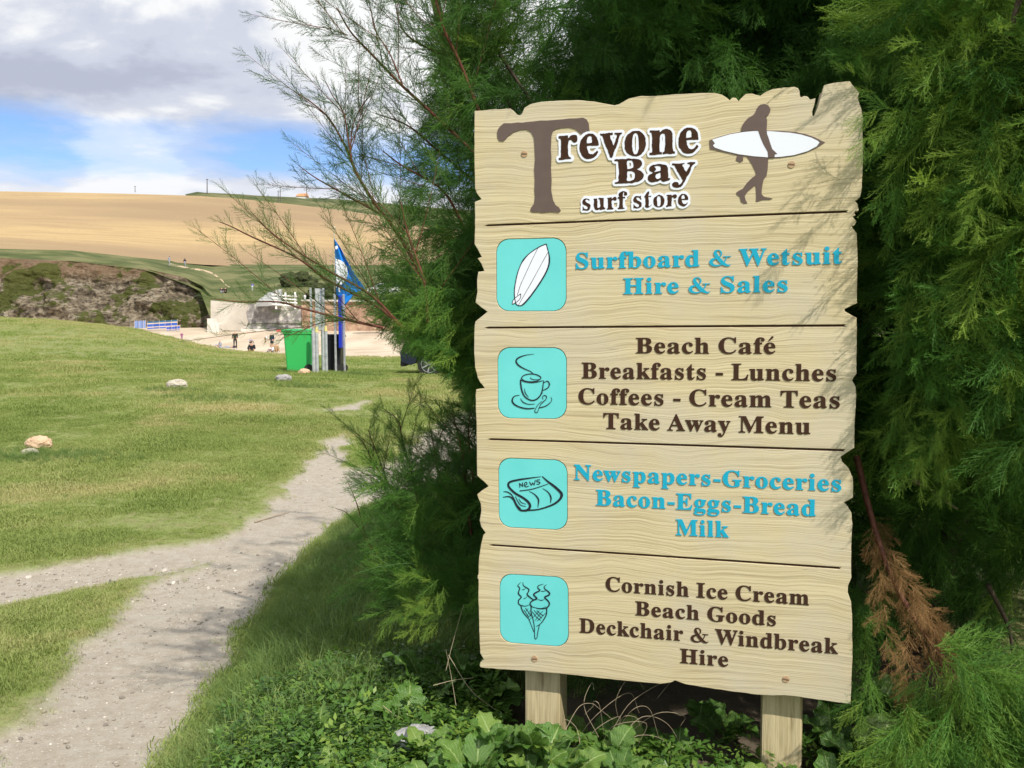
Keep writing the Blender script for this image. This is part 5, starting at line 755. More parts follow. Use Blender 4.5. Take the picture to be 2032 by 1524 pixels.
GLYPHS={
'A':(1.009,'-27,-10 -27,49 21,61 43,76 87,148 439,1024 453,1037 501,1031 873,157 921,74 981,50 983,-8 501,-13 490,4 490,40 500,52 585,66 609,100 549,270 537,278 249,278 232,268 189,160 178,100 188,76 206,64 285,52 293,40 290,-8|273,376 285,366 489,366 507,376 393,654 381,648'),
'B':(1.022,'26,-9 26,46 98,62 134,88 151,184 147,868 122,929 86,945 26,953 26,1009 602,1007 698,988 782,952 838,904 872,844 883,772 876,712 854,657 818,612 770,577 686,544 805,496 857,460 902,404 924,352 929,244 909,172 882,124 830,72 782,40 638,-5 518,-13|436,76 518,68 581,88 623,136 643,208 646,316 623,412 578,463 506,489 422,494 413,484 413,136 418,100|418,568 482,571 547,592 578,618 601,664 612,760 604,844 576,904 530,932 446,937 419,916 413,856'),
'C':(1.078,'494,-32 374,-5 264,52 182,124 110,226 61,352 45,496 53,604 92,736 139,820 218,908 302,968 386,1006 482,1029 602,1034 686,1020 854,969 890,986 914,1032 962,1035 972,1012 972,676 962,664 914,668 856,784 802,856 746,907 662,948 590,960 506,947 446,912 392,844 359,760 336,640 329,496 337,364 365,244 399,172 446,122 530,76 614,65 662,69 733,88 806,124 866,170 938,246 995,196 931,112 878,64 806,19 734,-11 650,-31'),
'D':(1.138,'36,-10 36,48 120,68 138,88 147,124 149,820 132,916 96,942 24,953 24,1009 480,1013 648,999 792,952 900,878 974,784 1007,712 1037,580 1041,496 1025,340 982,220 900,112 804,47 660,1 492,-13|436,76 480,66 564,76 612,96 663,136 696,183 727,256 754,424 749,640 726,748 688,832 636,892 576,924 492,938 432,927 413,868 413,148 419,100'),
'E':(1.021,'23,-10 23,46 95,57 131,78 146,112 152,172 148,868 140,904 119,932 31,952 22,964 23,1001 35,1013 875,1013 887,1005 889,700 875,689 839,690 829,700 793,820 756,868 719,894 647,919 563,931 455,930 424,916 414,856 419,553 479,558 539,582 586,640 623,765 671,771 681,760 681,268 671,247 623,250 595,376 551,440 491,467 419,475 414,148 421,100 455,77 575,76 683,97 743,124 803,172 848,232 899,326 947,327 955,304 893,-8'),
'G':(1.165,'508,-30 388,-5 268,53 194,114 113,222 67,342 49,450 55,606 94,738 142,822 220,910 298,966 388,1007 472,1028 604,1034 688,1021 856,971 880,981 916,1034 964,1034 973,1014 973,678 964,663 914,666 863,774 811,846 736,912 664,948 592,960 508,947 448,911 397,846 363,762 340,642 333,498 341,366 366,246 388,189 436,115 496,67 568,44 652,44 700,61 731,102 739,282 729,342 712,365 688,376 598,390 592,438 604,448 1096,448 1111,438 1106,390 1024,374 1000,342 988,54 856,4 724,-25 592,-35'),
'H':(1.199,'26,-10 26,48 98,61 135,88 151,184 148,868 139,904 122,926 26,956 26,1007 533,1012 544,1000 542,959 446,933 427,916 418,892 414,568 722,563 738,568 733,892 710,931 613,952 606,1000 614,1012 1118,1012 1127,1000 1120,952 1029,928 1010,904 1002,868 1000,184 1004,124 1018,88 1058,60 1118,50 1126,40 1123,-8 614,-12 606,4 614,50 698,67 722,88 731,112 734,472 422,472 413,460 419,112 446,70 542,44 541,-8'),
'I':(0.622,'21,-10 21,48 119,76 140,100 150,136 152,844 148,892 131,928 93,943 21,953 16,1000 33,1013 540,1012 550,1000 550,964 541,952 441,931 427,916 416,880 414,172 418,124 432,88 465,66 549,46 550,-8'),
'L':(0.987,'26,-10 26,48 98,61 135,88 151,184 148,868 140,904 122,928 26,956 26,1007 554,1012 562,1000 555,952 446,933 428,916 416,880 413,184 422,100 434,85 458,77 542,74 638,85 710,109 768,148 806,188 848,256 890,348 938,352 951,340 892,-8'),
'M':(1.442,'23,-10 23,48 95,62 134,88 148,124 152,184 150,880 139,916 119,933 23,956 23,1007 409,1012 695,349 982,1012 1355,1013 1367,1003 1368,964 1360,952 1295,937 1264,916 1248,880 1243,820 1247,124 1271,70 1355,51 1367,40 1363,-8 859,-8 856,40 863,50 947,68 970,88 981,124 983,804 635,-13 587,-11 577,4 251,775 245,748 249,124 275,72 383,43 383,-4 371,-13'),
'N':(1.134,'884,-37 248,726 251,124 262,88 284,67 368,51 379,40 375,-8 30,-8 32,48 104,60 140,86 154,172 154,844 80,934 32,953 32,1009 344,1013 356,1006 836,418 845,436 840,892 812,932 722,952 714,1000 728,1013 1052,1013 1064,1005 1064,958 968,930 943,880 939,-20 932,-35'),
'S':(0.907,'86,-34 86,356 146,355 190,220 230,148 278,96 338,62 434,46 518,63 575,112 598,184 584,256 543,304 266,455 183,520 143,568 110,635 96,724 108,820 137,892 170,938 218,980 326,1028 458,1033 662,990 681,1000 698,1035 747,1036 758,1024 758,700 746,688 698,693 659,796 590,890 542,928 482,955 398,962 334,940 289,892 276,832 291,772 338,724 641,568 710,517 758,460 790,388 802,292 789,196 758,124 721,76 674,36 602,-3 530,-25 458,-34 362,-32 182,13 160,4 134,-37'),
'T':(0.979,'196,-11 189,4 196,49 292,69 316,96 326,136 329,928 316,938 256,931 172,893 134,856 105,808 70,688 16,687 16,1009 905,1012 914,1000 914,700 904,683 854,688 836,772 816,820 771,880 724,912 664,931 604,937 591,928 594,136 607,88 628,68 724,51 733,40 729,-8'),
'W':(1.392,'366,-33 50,880 18,934 -42,953 -42,1009 402,1012 410,1000 404,952 330,932 323,880 486,387 498,394 646,772 594,918 570,937 496,952 490,1000 498,1012 967,1012 978,1000 970,952 894,936 878,916 877,892 1038,414 1191,880 1181,928 1158,942 1098,952 1092,1000 1110,1013 1374,1012 1383,1000 1377,952 1326,928 1280,844 989,-32 929,-32 690,635 427,-32'),
'a':(0.805,'180,-30 108,-6 51,54 31,138 45,210 96,281 166,330 264,375 419,426 422,558 405,606 372,629 300,635 252,621 245,594 282,522 272,462 228,419 156,407 102,426 67,474 60,534 80,594 108,630 156,666 276,706 444,706 552,674 612,623 649,534 660,92 708,104 734,66 734,54 660,-8 588,-33 492,-23 453,6 432,46 300,-20|314,90 360,94 420,140 420,352 341,318 289,258 277,222 275,150 288,111'),
'b':(0.842,'94,-38 81,-21 80,891 63,939 10,955 5,999 22,1013 310,1012 317,999 320,651 406,699 490,712 586,692 658,645 717,567 750,483 764,363 753,255 725,171 684,99 622,34 550,-10 454,-34 382,-32 322,-14 226,42 127,-33|365,51 430,48 475,75 504,135 519,219 525,387 512,495 478,572 454,591 418,601 358,588 334,567 317,531 319,123 335,75'),
'c':(0.695,'299,-32 227,-11 167,25 119,71 74,138 46,210 31,294 43,438 63,498 107,574 155,626 203,663 263,692 323,708 419,712 479,702 551,670 600,618 621,558 611,487 587,457 551,439 515,436 467,447 443,466 426,498 420,606 407,630 371,639 315,618 288,582 263,486 261,366 274,270 312,174 347,134 395,106 443,98 491,104 539,126 599,170 635,141 636,126 559,42 503,4 407,-29'),
'd':(0.863,'263,-31 203,-12 142,30 92,90 57,162 37,234 30,330 38,426 65,522 96,582 133,630 191,676 239,699 299,711 359,709 419,690 467,657 476,666 474,906 462,930 444,942 380,954 374,1002 383,1012 707,1011 714,990 715,138 730,90 787,66 787,18 647,-1 491,-35 479,-28 477,18 467,33 420,-6 383,-23 311,-35|354,78 395,78 431,97 464,138 477,174 476,534 445,582 395,603 347,597 311,567 291,522 275,426 272,294 285,174 311,108'),
'e':(0.711,'287,-31 227,-14 179,12 131,53 86,114 57,174 38,246 30,342 34,414 71,534 107,591 155,642 207,678 263,701 323,711 395,708 455,693 503,669 579,594 623,486 634,366 623,351 275,349 276,282 294,210 343,138 395,112 443,106 491,117 539,147 587,200 602,198 638,162 592,90 503,10 395,-30|270,438 427,438 422,570 411,606 389,630 335,635 311,621 292,594 271,510'),
'f':(0.519,'24,-10 20,40 84,62 98,88 102,580 96,595 24,602 24,688 102,700 104,808 119,880 153,940 204,987 264,1016 336,1031 420,1031 492,1014 552,972 586,916 588,844 552,788 516,770 480,768 444,777 417,796 400,820 393,856 420,952 408,959 360,952 345,928 338,880 338,700 444,694 458,688 460,676 456,600 348,595 337,580 341,100 360,62 444,46 448,-8'),
'g':(0.768,'239,-317 155,-302 95,-276 43,-232 20,-184 22,-136 34,-112 71,-77 117,-52 71,-15 49,20 39,68 48,116 88,176 180,236 180,248 121,284 85,320 55,368 36,464 56,560 86,608 140,656 191,683 263,705 371,711 515,681 699,680 709,668 707,582 618,572 647,500 652,428 635,358 599,302 551,260 503,235 419,215 287,213 251,193 235,164 240,140 263,126 527,111 599,92 647,65 685,20 703,-40 704,-112 685,-172 635,-236 527,-294 383,-319|256,-232 323,-241 419,-239 503,-220 539,-200 560,-172 562,-124 539,-101 491,-90 215,-90 183,-124 176,-172 203,-208|309,296 347,286 383,296 407,328 420,380 425,488 415,572 395,619 359,638 323,636 299,622 282,596 269,548 269,380 287,320'),
'h':(0.886,'32,-10 28,40 88,64 101,100 102,868 94,928 80,943 32,959 28,1000 44,1013 326,1012 337,1000 337,640 344,629 380,661 440,694 536,712 596,705 644,686 684,652 714,604 732,544 738,472 742,88 764,55 810,40 811,4 800,-13 434,-8 432,40 488,63 503,124 501,520 487,568 440,582 380,559 337,508 339,100 356,58 407,40 405,-8'),
'i':(0.485,'32,-10 28,40 89,64 102,124 100,592 92,617 32,640 35,688 44,694 332,693 339,676 340,100 356,59 407,40 405,-8|200,784 152,802 121,832 100,880 100,928 118,976 152,1010 200,1029 248,1028 288,1012 324,976 343,928 342,880 329,844 296,807 248,785'),
'k':(0.838,'30,-10 26,40 88,64 102,124 101,904 88,940 42,952 31,964 33,1000 42,1013 330,1011 337,1000 338,412 342,406 486,550 518,592 521,616 510,624 439,640 441,688 450,694 762,694 771,676 770,640 762,633 702,620 654,596 508,460 774,78 798,56 838,40 836,-8 454,-8 451,40 500,52 511,76 354,304 337,280 340,88 354,60 407,40 405,-8'),
'l':(0.488,'32,-10 28,40 89,64 101,100 102,868 92,935 32,963 31,1000 44,1013 332,1011 339,1000 340,100 356,59 407,40 405,-8'),
'm':(1.267,'32,-10 28,40 88,64 102,124 101,580 80,624 30,640 32,690 320,694 333,688 335,640 344,629 400,676 440,697 512,711 572,708 644,681 678,652 704,611 716,611 800,682 872,708 920,712 980,705 1028,685 1074,640 1099,592 1114,532 1122,88 1136,60 1189,40 1184,-11 819,-8 817,40 872,63 886,112 884,520 870,568 836,582 776,567 740,535 725,508 727,100 740,62 794,40 791,-8 428,-8 426,40 482,64 496,124 493,520 479,568 440,583 380,564 335,508 336,100 347,64 401,40 399,-8'),
'n':(0.886,'32,-10 28,40 88,64 102,124 101,580 80,624 30,640 32,690 320,694 335,688 344,631 380,662 440,695 536,712 608,700 644,686 684,652 714,604 734,532 742,88 764,55 810,40 807,-8 434,-8 432,40 488,63 503,124 501,520 487,568 452,582 392,567 337,508 339,100 356,58 407,40 405,-8'),
'o':(0.789,'309,-30 249,-14 186,18 129,66 83,126 51,198 33,270 34,414 48,474 81,549 123,606 165,645 217,678 283,702 369,712 429,707 489,692 549,662 609,612 651,558 699,438 709,342 705,270 688,198 662,138 621,78 571,30 513,-5 453,-26 369,-35|345,42 405,45 440,78 457,126 467,234 466,450 453,558 426,618 405,635 369,643 324,630 297,597 280,534 272,450 271,270 281,138 301,78'),
'p':(0.866,'30,-315 27,-265 78,-248 94,-229 102,-133 100,575 90,614 30,645 30,684 42,694 318,694 327,683 330,627 390,682 462,710 558,708 630,679 684,635 726,577 759,503 777,419 773,251 750,164 717,95 642,12 546,-30 498,-35 432,-25 390,-7 342,30 337,23 338,-145 347,-217 366,-243 446,-265 447,-301 438,-317|395,83 450,77 497,107 522,162 538,251 541,383 525,515 498,573 450,596 414,594 390,582 338,515 337,155 364,107'),
'r':(0.681,'32,-10 28,40 89,64 102,124 100,592 92,617 32,640 35,688 44,694 320,694 331,688 333,628 344,613 404,672 476,707 548,709 608,682 638,640 649,580 638,532 609,496 560,476 512,479 480,496 440,546 416,558 373,532 345,472 344,88 368,60 440,46 443,-8'),
's':(0.683,'82,-32 65,-18 70,241 118,244 129,234 148,174 178,120 214,82 262,54 322,46 370,59 400,90 409,126 401,162 370,197 178,302 99,378 77,426 68,486 75,546 101,606 154,666 238,706 334,712 466,683 502,713 538,713 548,690 548,486 538,474 502,474 490,482 442,578 406,612 370,630 322,637 284,630 254,606 243,570 252,534 274,509 472,402 547,330 569,282 578,210 570,138 547,78 490,14 406,-26 298,-33 166,6 142,1 118,-31'),
't':(0.551,'216,-29 142,7 102,79 93,151 93,583 84,599 36,603 31,655 197,835 276,941 312,944 330,931 330,703 348,694 456,694 469,679 468,607 456,599 332,595 333,139 348,107 372,102 408,119 452,175 492,157 500,139 444,45 372,-11 312,-30'),
'u':(0.873,'245,-32 197,-20 155,6 125,42 104,90 89,174 85,582 65,623 13,642 15,690 321,690 325,150 350,102 389,91 449,110 488,150 486,582 471,618 404,642 407,690 713,694 724,678 726,126 743,90 797,76 804,66 798,18 665,3 497,-34 488,-18 485,48 437,9 377,-20 317,-33'),
'v':(0.723,'310,-35 53,582 31,618 -19,642 -16,690 369,690 370,639 310,627 296,606 406,305 516,594 502,622 435,642 438,690 670,694 683,678 681,642 633,618 601,570 361,-30'),
'w':(1.004,'268,-35 253,-18 17,594 2,618 -36,642 -33,690 313,690 317,642 268,622 265,594 364,320 448,522 412,618 357,642 356,678 364,694 718,690 722,642 676,625 662,606 736,356 835,594 832,619 770,642 772,690 987,690 990,642 952,626 925,582 676,-32 625,-30 496,368 484,384 317,-30'),
'y':(0.709,'85,-319 25,-294 -15,-244 -28,-184 -11,-124 13,-96 49,-78 121,-82 161,-112 175,-148 176,-196 193,-203 217,-184 253,-133 294,-16 56,572 25,621 -23,643 -23,682 -11,694 363,692 368,644 361,633 301,622 296,596 409,305 509,596 503,620 445,632 433,642 433,682 445,694 661,694 671,680 671,644 625,617 594,560 356,-88 307,-196 265,-257 217,-297 157,-318'),
'&':(1.280,'372,-28 228,6 144,65 106,117 79,177 67,237 70,297 108,382 180,449 264,486 389,513 318,657 290,753 294,849 327,921 360,957 420,986 564,994 612,977 681,921 724,861 739,813 739,741 716,645 684,599 616,537 828,271 900,381 950,537 816,542 798,561 806,585 828,592 1176,592 1194,585 1202,561 1188,543 1014,537 960,370 878,225 881,213 972,128 1080,59 1104,56 1176,110 1191,105 1197,81 1140,-1 1080,-28 996,-29 912,-12 828,24 744,78 652,21 576,-10 480,-27|424,69 504,61 576,70 636,93 683,129 582,237 432,438 288,346 266,309 257,261 268,189 294,141 360,91|582,585 602,585 659,657 662,753 640,837 600,909 564,936 528,936 492,924 456,895 443,861 444,825 480,743'),
'-':(0.520,'60,270 460,270 460,430 60,430'),
'é':(0.711,'287,-31 227,-14 179,12 131,53 86,114 57,174 38,246 30,342 34,414 71,534 107,591 155,642 207,678 263,701 323,711 395,708 455,693 503,669 579,594 623,486 634,366 623,351 275,349 276,282 294,210 343,138 395,112 443,106 491,117 539,147 587,200 602,198 638,162 592,90 503,10 395,-30|270,438 427,438 422,570 411,606 389,630 335,635 311,621 292,594 271,510|264,777 251,790 251,810 413,1080 454,1104 504,1091 528,1050 515,1000 374,853 288,780'),
}
TEXT_LINES=[
('Surfboard & Wetsuit', 'c', -0.2419, 0.3349, -0.0008, 0.04829, 0.04257, 0.086),
('Hire & Sales', 'c', -0.1129, 0.2651, 0.0001, 0.04917, 0.04175, 0.026),
('Beach Café', 'b', -0.0786, 0.1064, -0.0006, 0.04787, 0.04111, 0.026),
('Breakfasts - Lunches', 'b', -0.2257, 0.0375, -0.0011, 0.0463, 0.0427, 0.026),
('Coffees - Cream Teas', 'b', -0.2344, -0.0332, 0.0012, 0.04738, 0.04289, 0.045),
('Take Away Menu', 'b', -0.1658, -0.0995, -0.0026, 0.04682, 0.04272, 0.016),
('Newspapers-Groceries', 'c', -0.2465, -0.2426, -0.0052, 0.04589, 0.04197, 0.03),
('Bacon-Eggs-Bread', 'c', -0.185, -0.3104, -0.0049, 0.0459, 0.04255, 0.026),
('Milk', 'c', 0.0313, -0.3816, 0.0083, 0.04285, 0.04244, 0.023),
('Cornish Ice Cream', 'b', -0.158, -0.5477, -0.001, 0.0419, 0.0394, 0.045),
('Beach Goods', 'b', -0.0763, -0.6091, -0.0023, 0.04256, 0.03849, 0.026),
('Deckchair & Windbreak', 'b', -0.2306, -0.6699, -0.0018, 0.04122, 0.03992, 0.024),
('Hire', 'b', 0.0452, -0.7312, 0.0062, 0.04247, 0.03894, 0.026),
]

# ------------------------------------------------------------------ windbreaks on the beach
wb_blue = mat('windbreak_blue', (.035, .11, .48), .8)
wb_pale = mat('windbreak_pale_blue', (.20, .30, .58), .8)
wb_cream = mat('windbreak_cream', (.66, .52, .40), .8)
wb_dark = mat('windbreak_teal', (.04, .14, .26), .8)
def windbreak(x0, x1, yt0, yt1, yb0, yb1, Y, stripes, label):
    t_ = empty('windbreak', tuple(at((x0 + x1) / 2, (yb0 + yb1) / 2, Y)), label, 'windbreak', 'windbreaks below the cliff')
    npan = 5
    for i in range(npan + 1):
        k = i / npan; x_ = x0 + (x1 - x0) * k; zz = Y + (.25 if i % 2 else 0)
        b = B(); b.cyl(at(x_, yb0 + (yb1 - yb0) * k + .6, zz), at(x_, yt0 + (yt1 - yt0) * k - 1.2, zz), .022, .022, 6); b.build('pole', wb_cream, t_)
    s0 = 0.0
    for m_, h_ in stripes:
        V = []; F_ = []
        for i in range(npan * 3 + 1):
            k = i / (npan * 3); x_ = x0 + (x1 - x0) * k; ph = (i % 6) / 3; zz = Y + .25 * (ph if ph <= 1 else 2 - ph)
            for q in (s0, s0 + h_):
                V.append(at(x_, (yt0 + (yt1 - yt0) * k) * (1 - q) + (yb0 + (yb1 - yb0) * k) * q, zz))
        for i in range(npan * 3): F_.append((2 * i, 2 * i + 2, 2 * i + 3, 2 * i + 1))
        o = link('stripe', mesh('stripe', V, F_), m_, t_); md = o.modifiers.new('t', 'SOLIDIFY'); md.thickness = .01
        s0 += h_
    return t_
windbreak(267, 289, 637, 636, 652, 651, 122.5, [(wb_pale, 1.0)], 'plain pale blue windbreak at the left end of the row')
windbreak(292, 352, 638.5, 634.5, 653, 650, 123, [(wb_dark, .22), (wb_cream, .14), (wb_blue, .34), (wb_cream, .13), (wb_blue, .17)], 'long windbreak with blue and cream stripes')
windbreak(330, 357, 648, 645.5, 656, 655, 121, [(wb_cream, .14), (wb_blue, .55), (wb_cream, .15), (wb_blue, .16)], 'short striped windbreak in front of the long one')

# ------------------------------------------------------------------ people
skin_m = mat('skin', (.52, .30, .20), .6)
def cloth(name, c): return mat(name, c, .85)
C_black, C_navy, C_grey = cloth('black_cloth', (.012, .012, .015)), cloth('navy_cloth', (.015, .022, .06)), cloth('grey_cloth', (.32, .34, .40))
C_white, C_blue, C_plum = cloth('white_cloth', (.70, .72, .76)), cloth('blue_cloth', (.05, .12, .45)), cloth('plum_cloth', (.24, .07, .20))
C_tan, C_red, hair_d, hair_b = cloth('tan_cloth', (.34, .24, .13)), cloth('red_cloth', (.55, .12, .10)), cloth('dark_hair', (.03, .02, .015)), cloth('brown_hair', (.16, .06, .03))
POSES = {
 'stand': dict(pel=(0, 0, .93), chest=(0, 0, 1.32), neck=(0, .0, 1.48), head=(0, -.02, 1.62), shL=(-.19, 0, 1.42), elL=(-.25, .02, 1.14), haL=(-.20, -.12, .93), shR=(.19, 0, 1.42), elR=(.25, .02, 1.14), haR=(.20, -.12, .93),
              hipL=(-.10, 0, .90), knL=(-.11, -.02, .49), anL=(-.12, .02, .07), toL=(-.13, -.14, .03), hipR=(.10, 0, .90), knR=(.11, -.02, .49), anR=(.12, .02, .07), toR=(.13, -.14, .03)),
 'walk': dict(pel=(0, 0, .92), chest=(0, -.03, 1.31), neck=(0, -.05, 1.47), head=(0, -.08, 1.61), shL=(-.19, -.02, 1.41), elL=(-.23, .12, 1.15), haL=(-.20, .10, .92), shR=(.19, -.04, 1.41), elR=(.23, -.14, 1.15), haR=(.19, -.30, .98),
             hipL=(-.10, 0, .89), knL=(-.10, -.20, .52), anL=(-.10, -.26, .10), toL=(-.10, -.42, .06), hipR=(.10, 0, .89), knR=(.10, .05, .48), anR=(.10, .30, .14), toR=(.10, .20, .03)),
 'sit': dict(pel=(0, 0, .12), chest=(0, -.02, .50), neck=(0, -.05, .66), head=(0, -.09, .80), shL=(-.19, -.02, .60), elL=(-.26, -.16, .36), haL=(-.12, -.36, .34), shR=(.19, -.02, .60), elR=(.26, -.16, .36), haR=(.12, -.36, .34),
            hipL=(-.10, -.02, .11), knL=(-.14, -.40, .42), anL=(-.12, -.70, .08), toL=(-.12, -.84, .04), hipR=(.10, -.02, .11), knR=(.14, -.40, .42), anR=(.12, -.70, .08), toR=(.12, -.84, .04)),
 'lie': dict(pel=(0, 0, .12), chest=(.42, 0, .17), neck=(.60, 0, .24), head=(.72, 0, .33), shL=(.52, .17, .16), elL=(.38, .30, .08), haL=(.62, .32, .05), shR=(.52, -.17, .18), elR=(.36, -.28, .08), haR=(.14, -.26, .10),
            hipL=(-.03, .09, .11), knL=(-.42, .12, .22), anL=(-.80, .12, .07), toL=(-.90, .12, .16), hipR=(-.03, -.09, .11), knR=(-.44, -.10, .12), anR=(-.84, -.12, .07), toR=(-.95, -.12, .15)),
 'bend': dict(pel=(0, .10, .84), chest=(0, -.26, 1.02), neck=(0, -.42, 1.03), head=(0, -.55, .98), shL=(-.18, -.34, 1.0), elL=(-.20, -.38, .74), haL=(-.12, -.46, .50), shR=(.18, -.34, 1.0), elR=(.20, -.38, .74), haR=(.12, -.46, .50),
             hipL=(-.10, .10, .82), knL=(-.11, .02, .46), anL=(-.12, .08, .07), toL=(-.12, -.08, .03), hipR=(.10, .10, .82), knR=(.11, .02, .46), anR=(.12, .08, .07), toR=(.12, -.08, .03))}
RAD = dict(pel=.145, chest=.16, neck=.055, head=.095, shL=.07, elL=.045, haL=.036, shR=.07, elR=.045, haR=.036, hipL=.095, knL=.06, anL=.042, toL=.035, hipR=.095, knR=.06, anR=.042, toR=.035)
BONES = [('pel', 'chest'), ('chest', 'neck'), ('neck', 'head'), ('chest', 'shL'), ('shL', 'elL'), ('elL', 'haL'), ('chest', 'shR'), ('shR', 'elR'), ('elR', 'haR'), ('pel', 'hipL'), ('hipL', 'knL'), ('knL', 'anL'), ('anL', 'toL'), ('pel', 'hipR'), ('hipR', 'knR'), ('knR', 'anR'), ('anR', 'toR')]
def person(px, py, Y, pose, h, top, legs, label, rz=0.0, hair=None, short=False, z=None):
    q = at(px, py, Y); J = POSES[pose]; names = list(J)
    me = bpy.data.meshes.new('person_skeleton')
    me.from_pydata([J[k] for k in names], [(names.index(a), names.index(b)) for a, b in BONES], [])
    tmp = bpy.data.objects.new('person_tmp', me); COL.objects.link(tmp)
    sk = tmp.modifiers.new('skin', 'SKIN'); ss = tmp.modifiers.new('sub', 'SUBSURF'); ss.levels = 1; ss.render_levels = 1
    for i, k in enumerate(names):
        sv = me.skin_vertices[0].data[i]; sv.radius = (RAD[k] * (1.15 if k in ('pel', 'chest') else 1), RAD[k] * (.8 if k in ('pel', 'chest') else 1)); sv.use_root = (k == 'pel')
    dg = bpy.context.evaluated_depsgraph_get()
    m2 = bpy.data.meshes.new_from_object(tmp.evaluated_get(dg)); bpy.data.objects.remove(tmp)
    m2.name = 'person'
    for m_ in (top, legs, skin_m, hair or hair_d): m2.materials.append(m_)
    jv = {k: Vector(v) for k, v in J.items()}
    for pf in m2.polygons:
        c_ = pf.center; k = min(names, key=lambda n_: (jv[n_] - c_).length)
        s_ = 0
        if k in ('hipL', 'hipR', 'knL', 'knR', 'pel'): s_ = 1
        if k in ('anL', 'anR', 'toL', 'toR'): s_ = 2 if short else 1
        if short and k in ('knL', 'knR'): s_ = 2
        if k in ('haL', 'haR', 'neck'): s_ = 2
        if k == 'head': s_ = 3 if (c_.z > jv['head'].z + .03 or c_.y > jv['head'].y + .02) else 2
        pf.material_index = s_
    m2.polygons.foreach_set('use_smooth', [True] * len(m2.polygons))
    o = bpy.data.objects.new('person', m2); COL.objects.link(o)
    o.location = q; o.rotation_euler = (0, 0, rz); k = h / 1.72; o.scale = (k, k, k)
    return tag(o, label, 'person')
def bz(d):   # photo height of the sand at a distance
    return float(np.interp(d, [40, 62, 88, 105, 124], [712, 708, 692, 672, 652]))
person(467, 692, 88, 'stand', 1.78, C_black, C_black, 'person in a black jacket and black trousers standing on the sand', .3)
person(540, 696, 82, 'stand', 1.74, C_navy, C_navy, 'person in a navy hooded coat standing with bare legs', -.5, short=True)
person(500, 702, 68, 'sit', 1.85, C_black, C_black, 'person with reddish hair in a black top sitting nearest the turf edge', .1, hair=hair_b)
person(438, 692, 86, 'sit', 1.7, C_grey, C_grey, 'person in a grey top sitting at the left of the beach group', -.9)
person(457, 691, 88, 'lie', 1.6, C_navy, C_grey, 'person lying on the sand beside the one in grey', .2)
person(497, 682, 97, 'sit', 1.35, C_grey, C_black, 'child in pale clothes crouching behind the red haired person', .8)
person(527, 681, 97, 'bend', 1.2, C_white, C_tan, 'child in a white hat bending over on the sand', 1.2, hair=C_white)
person(548, 699, 78, 'sit', 1.6, C_tan, C_tan, 'person in tan clothes sitting beside the navy coat', .5)
person(541, 700, 76, 'sit', 1.3, C_white, C_navy, 'child in a white top sitting in front of the tan clothes', -.6)
person(361, 676, 95, 'stand', .9, C_plum, C_plum, 'small child in plum standing alone on the sand below the windbreaks', .4)
person(336, 527, 158, 'walk', 1.72, C_grey, C_grey, 'walker in pale grey on the cliff path', 1.2)
person(367, 531, 157, 'walk', 1.72, C_navy, C_grey, 'walker in a navy jacket with a white bag on the cliff path', 1.3)
person(440, 582, 129, 'sit', 1.75, C_black, C_grey, 'left of two dark figures sitting on the turf above the wall', .4)
person(448, 582, 129, 'sit', 1.75, C_black, C_black, 'right of two dark figures sitting on the turf above the wall', -.3)
person(501, 577, 133, 'walk', 1.2, C_blue, C_white, 'figure in blue and white walking by the top of the slipway', .4)
person(605, 599, 122, 'stand', 1.1, C_white, C_white, 'figure in white standing behind the stone wall', 0)
b = B(); q = at(553, 656, 112); b.box(q, (.55, .3, .35), bevel=.08); tag(b.build('beach_bag', C_red), 'red bag lying on the sand at the foot of the wall', 'bag')

# cliff path trail: thin strips lying on the slope, built from the surface below
def drape(name, pts, wpx, m):
    dg = bpy.context.evaluated_depsgraph_get(); dg.update()
    V = []; P_ = spline([(a, b_, 0) for a, b_ in pts], 10)
    sl = bpy.data.objects['coast_slope']
    from mathutils.bvhtree import BVHTree
    bv = BVHTree.FromPolygons([v.co for v in sl.data.vertices], [tuple(p_.vertices) for p_ in sl.data.polygons])
    for i, q in enumerate(P_):
        for s_ in (-1, 1):
            w_ = wpx * (.6 + .5 * abs(math.sin(i * 1.3)))
            d = Vector(at(q[0], q[1] + s_ * w_ * .5, 100.0) - EYE).normalized()
            hit = bv.ray_cast(Vector(EYE), d)
            V.append((hit[0] - d * .12) if hit[0] else Vector(at(q[0], q[1] + s_ * w_ * .5, 150)))
    tag(link(name, mesh(name, V, [(2 * i, 2 * i + 2, 2 * i + 3, 2 * i + 1) for i in range(len(P_) - 1)]), m), kind='structure')
drape('trail', [(335, 524), (352, 527), (375, 532), (400, 536), (418, 541), (430, 548), (440, 556), (449, 566), (460, 573)], 3.6, trail_m)

# ------------------------------------------------------------------ the sign
O_, U_, V_, N_ = (Vector(q) for q in (SIGN_ORIGIN, SIGN_U, SIGN_V, SIGN_N))
SM = Matrix((( U_.x, V_.x, N_.x, O_.x), (U_.y, V_.y, N_.y, O_.y), (U_.z, V_.z, N_.z, O_.z), (0, 0, 0, 1)))
base_pt = O_ - V_ * 1.1
sign = empty('information_sign', (base_pt.x, base_pt.y, gz(base_pt.x, base_pt.y)), 'tall wooden sign with ragged edges for a beach cafe and surf store', 'sign')

def dec(s, k=1e-4):
    return [[tuple(float(c) * k for c in q.split(',')) for q in l.split()] for l in s.split('|')]

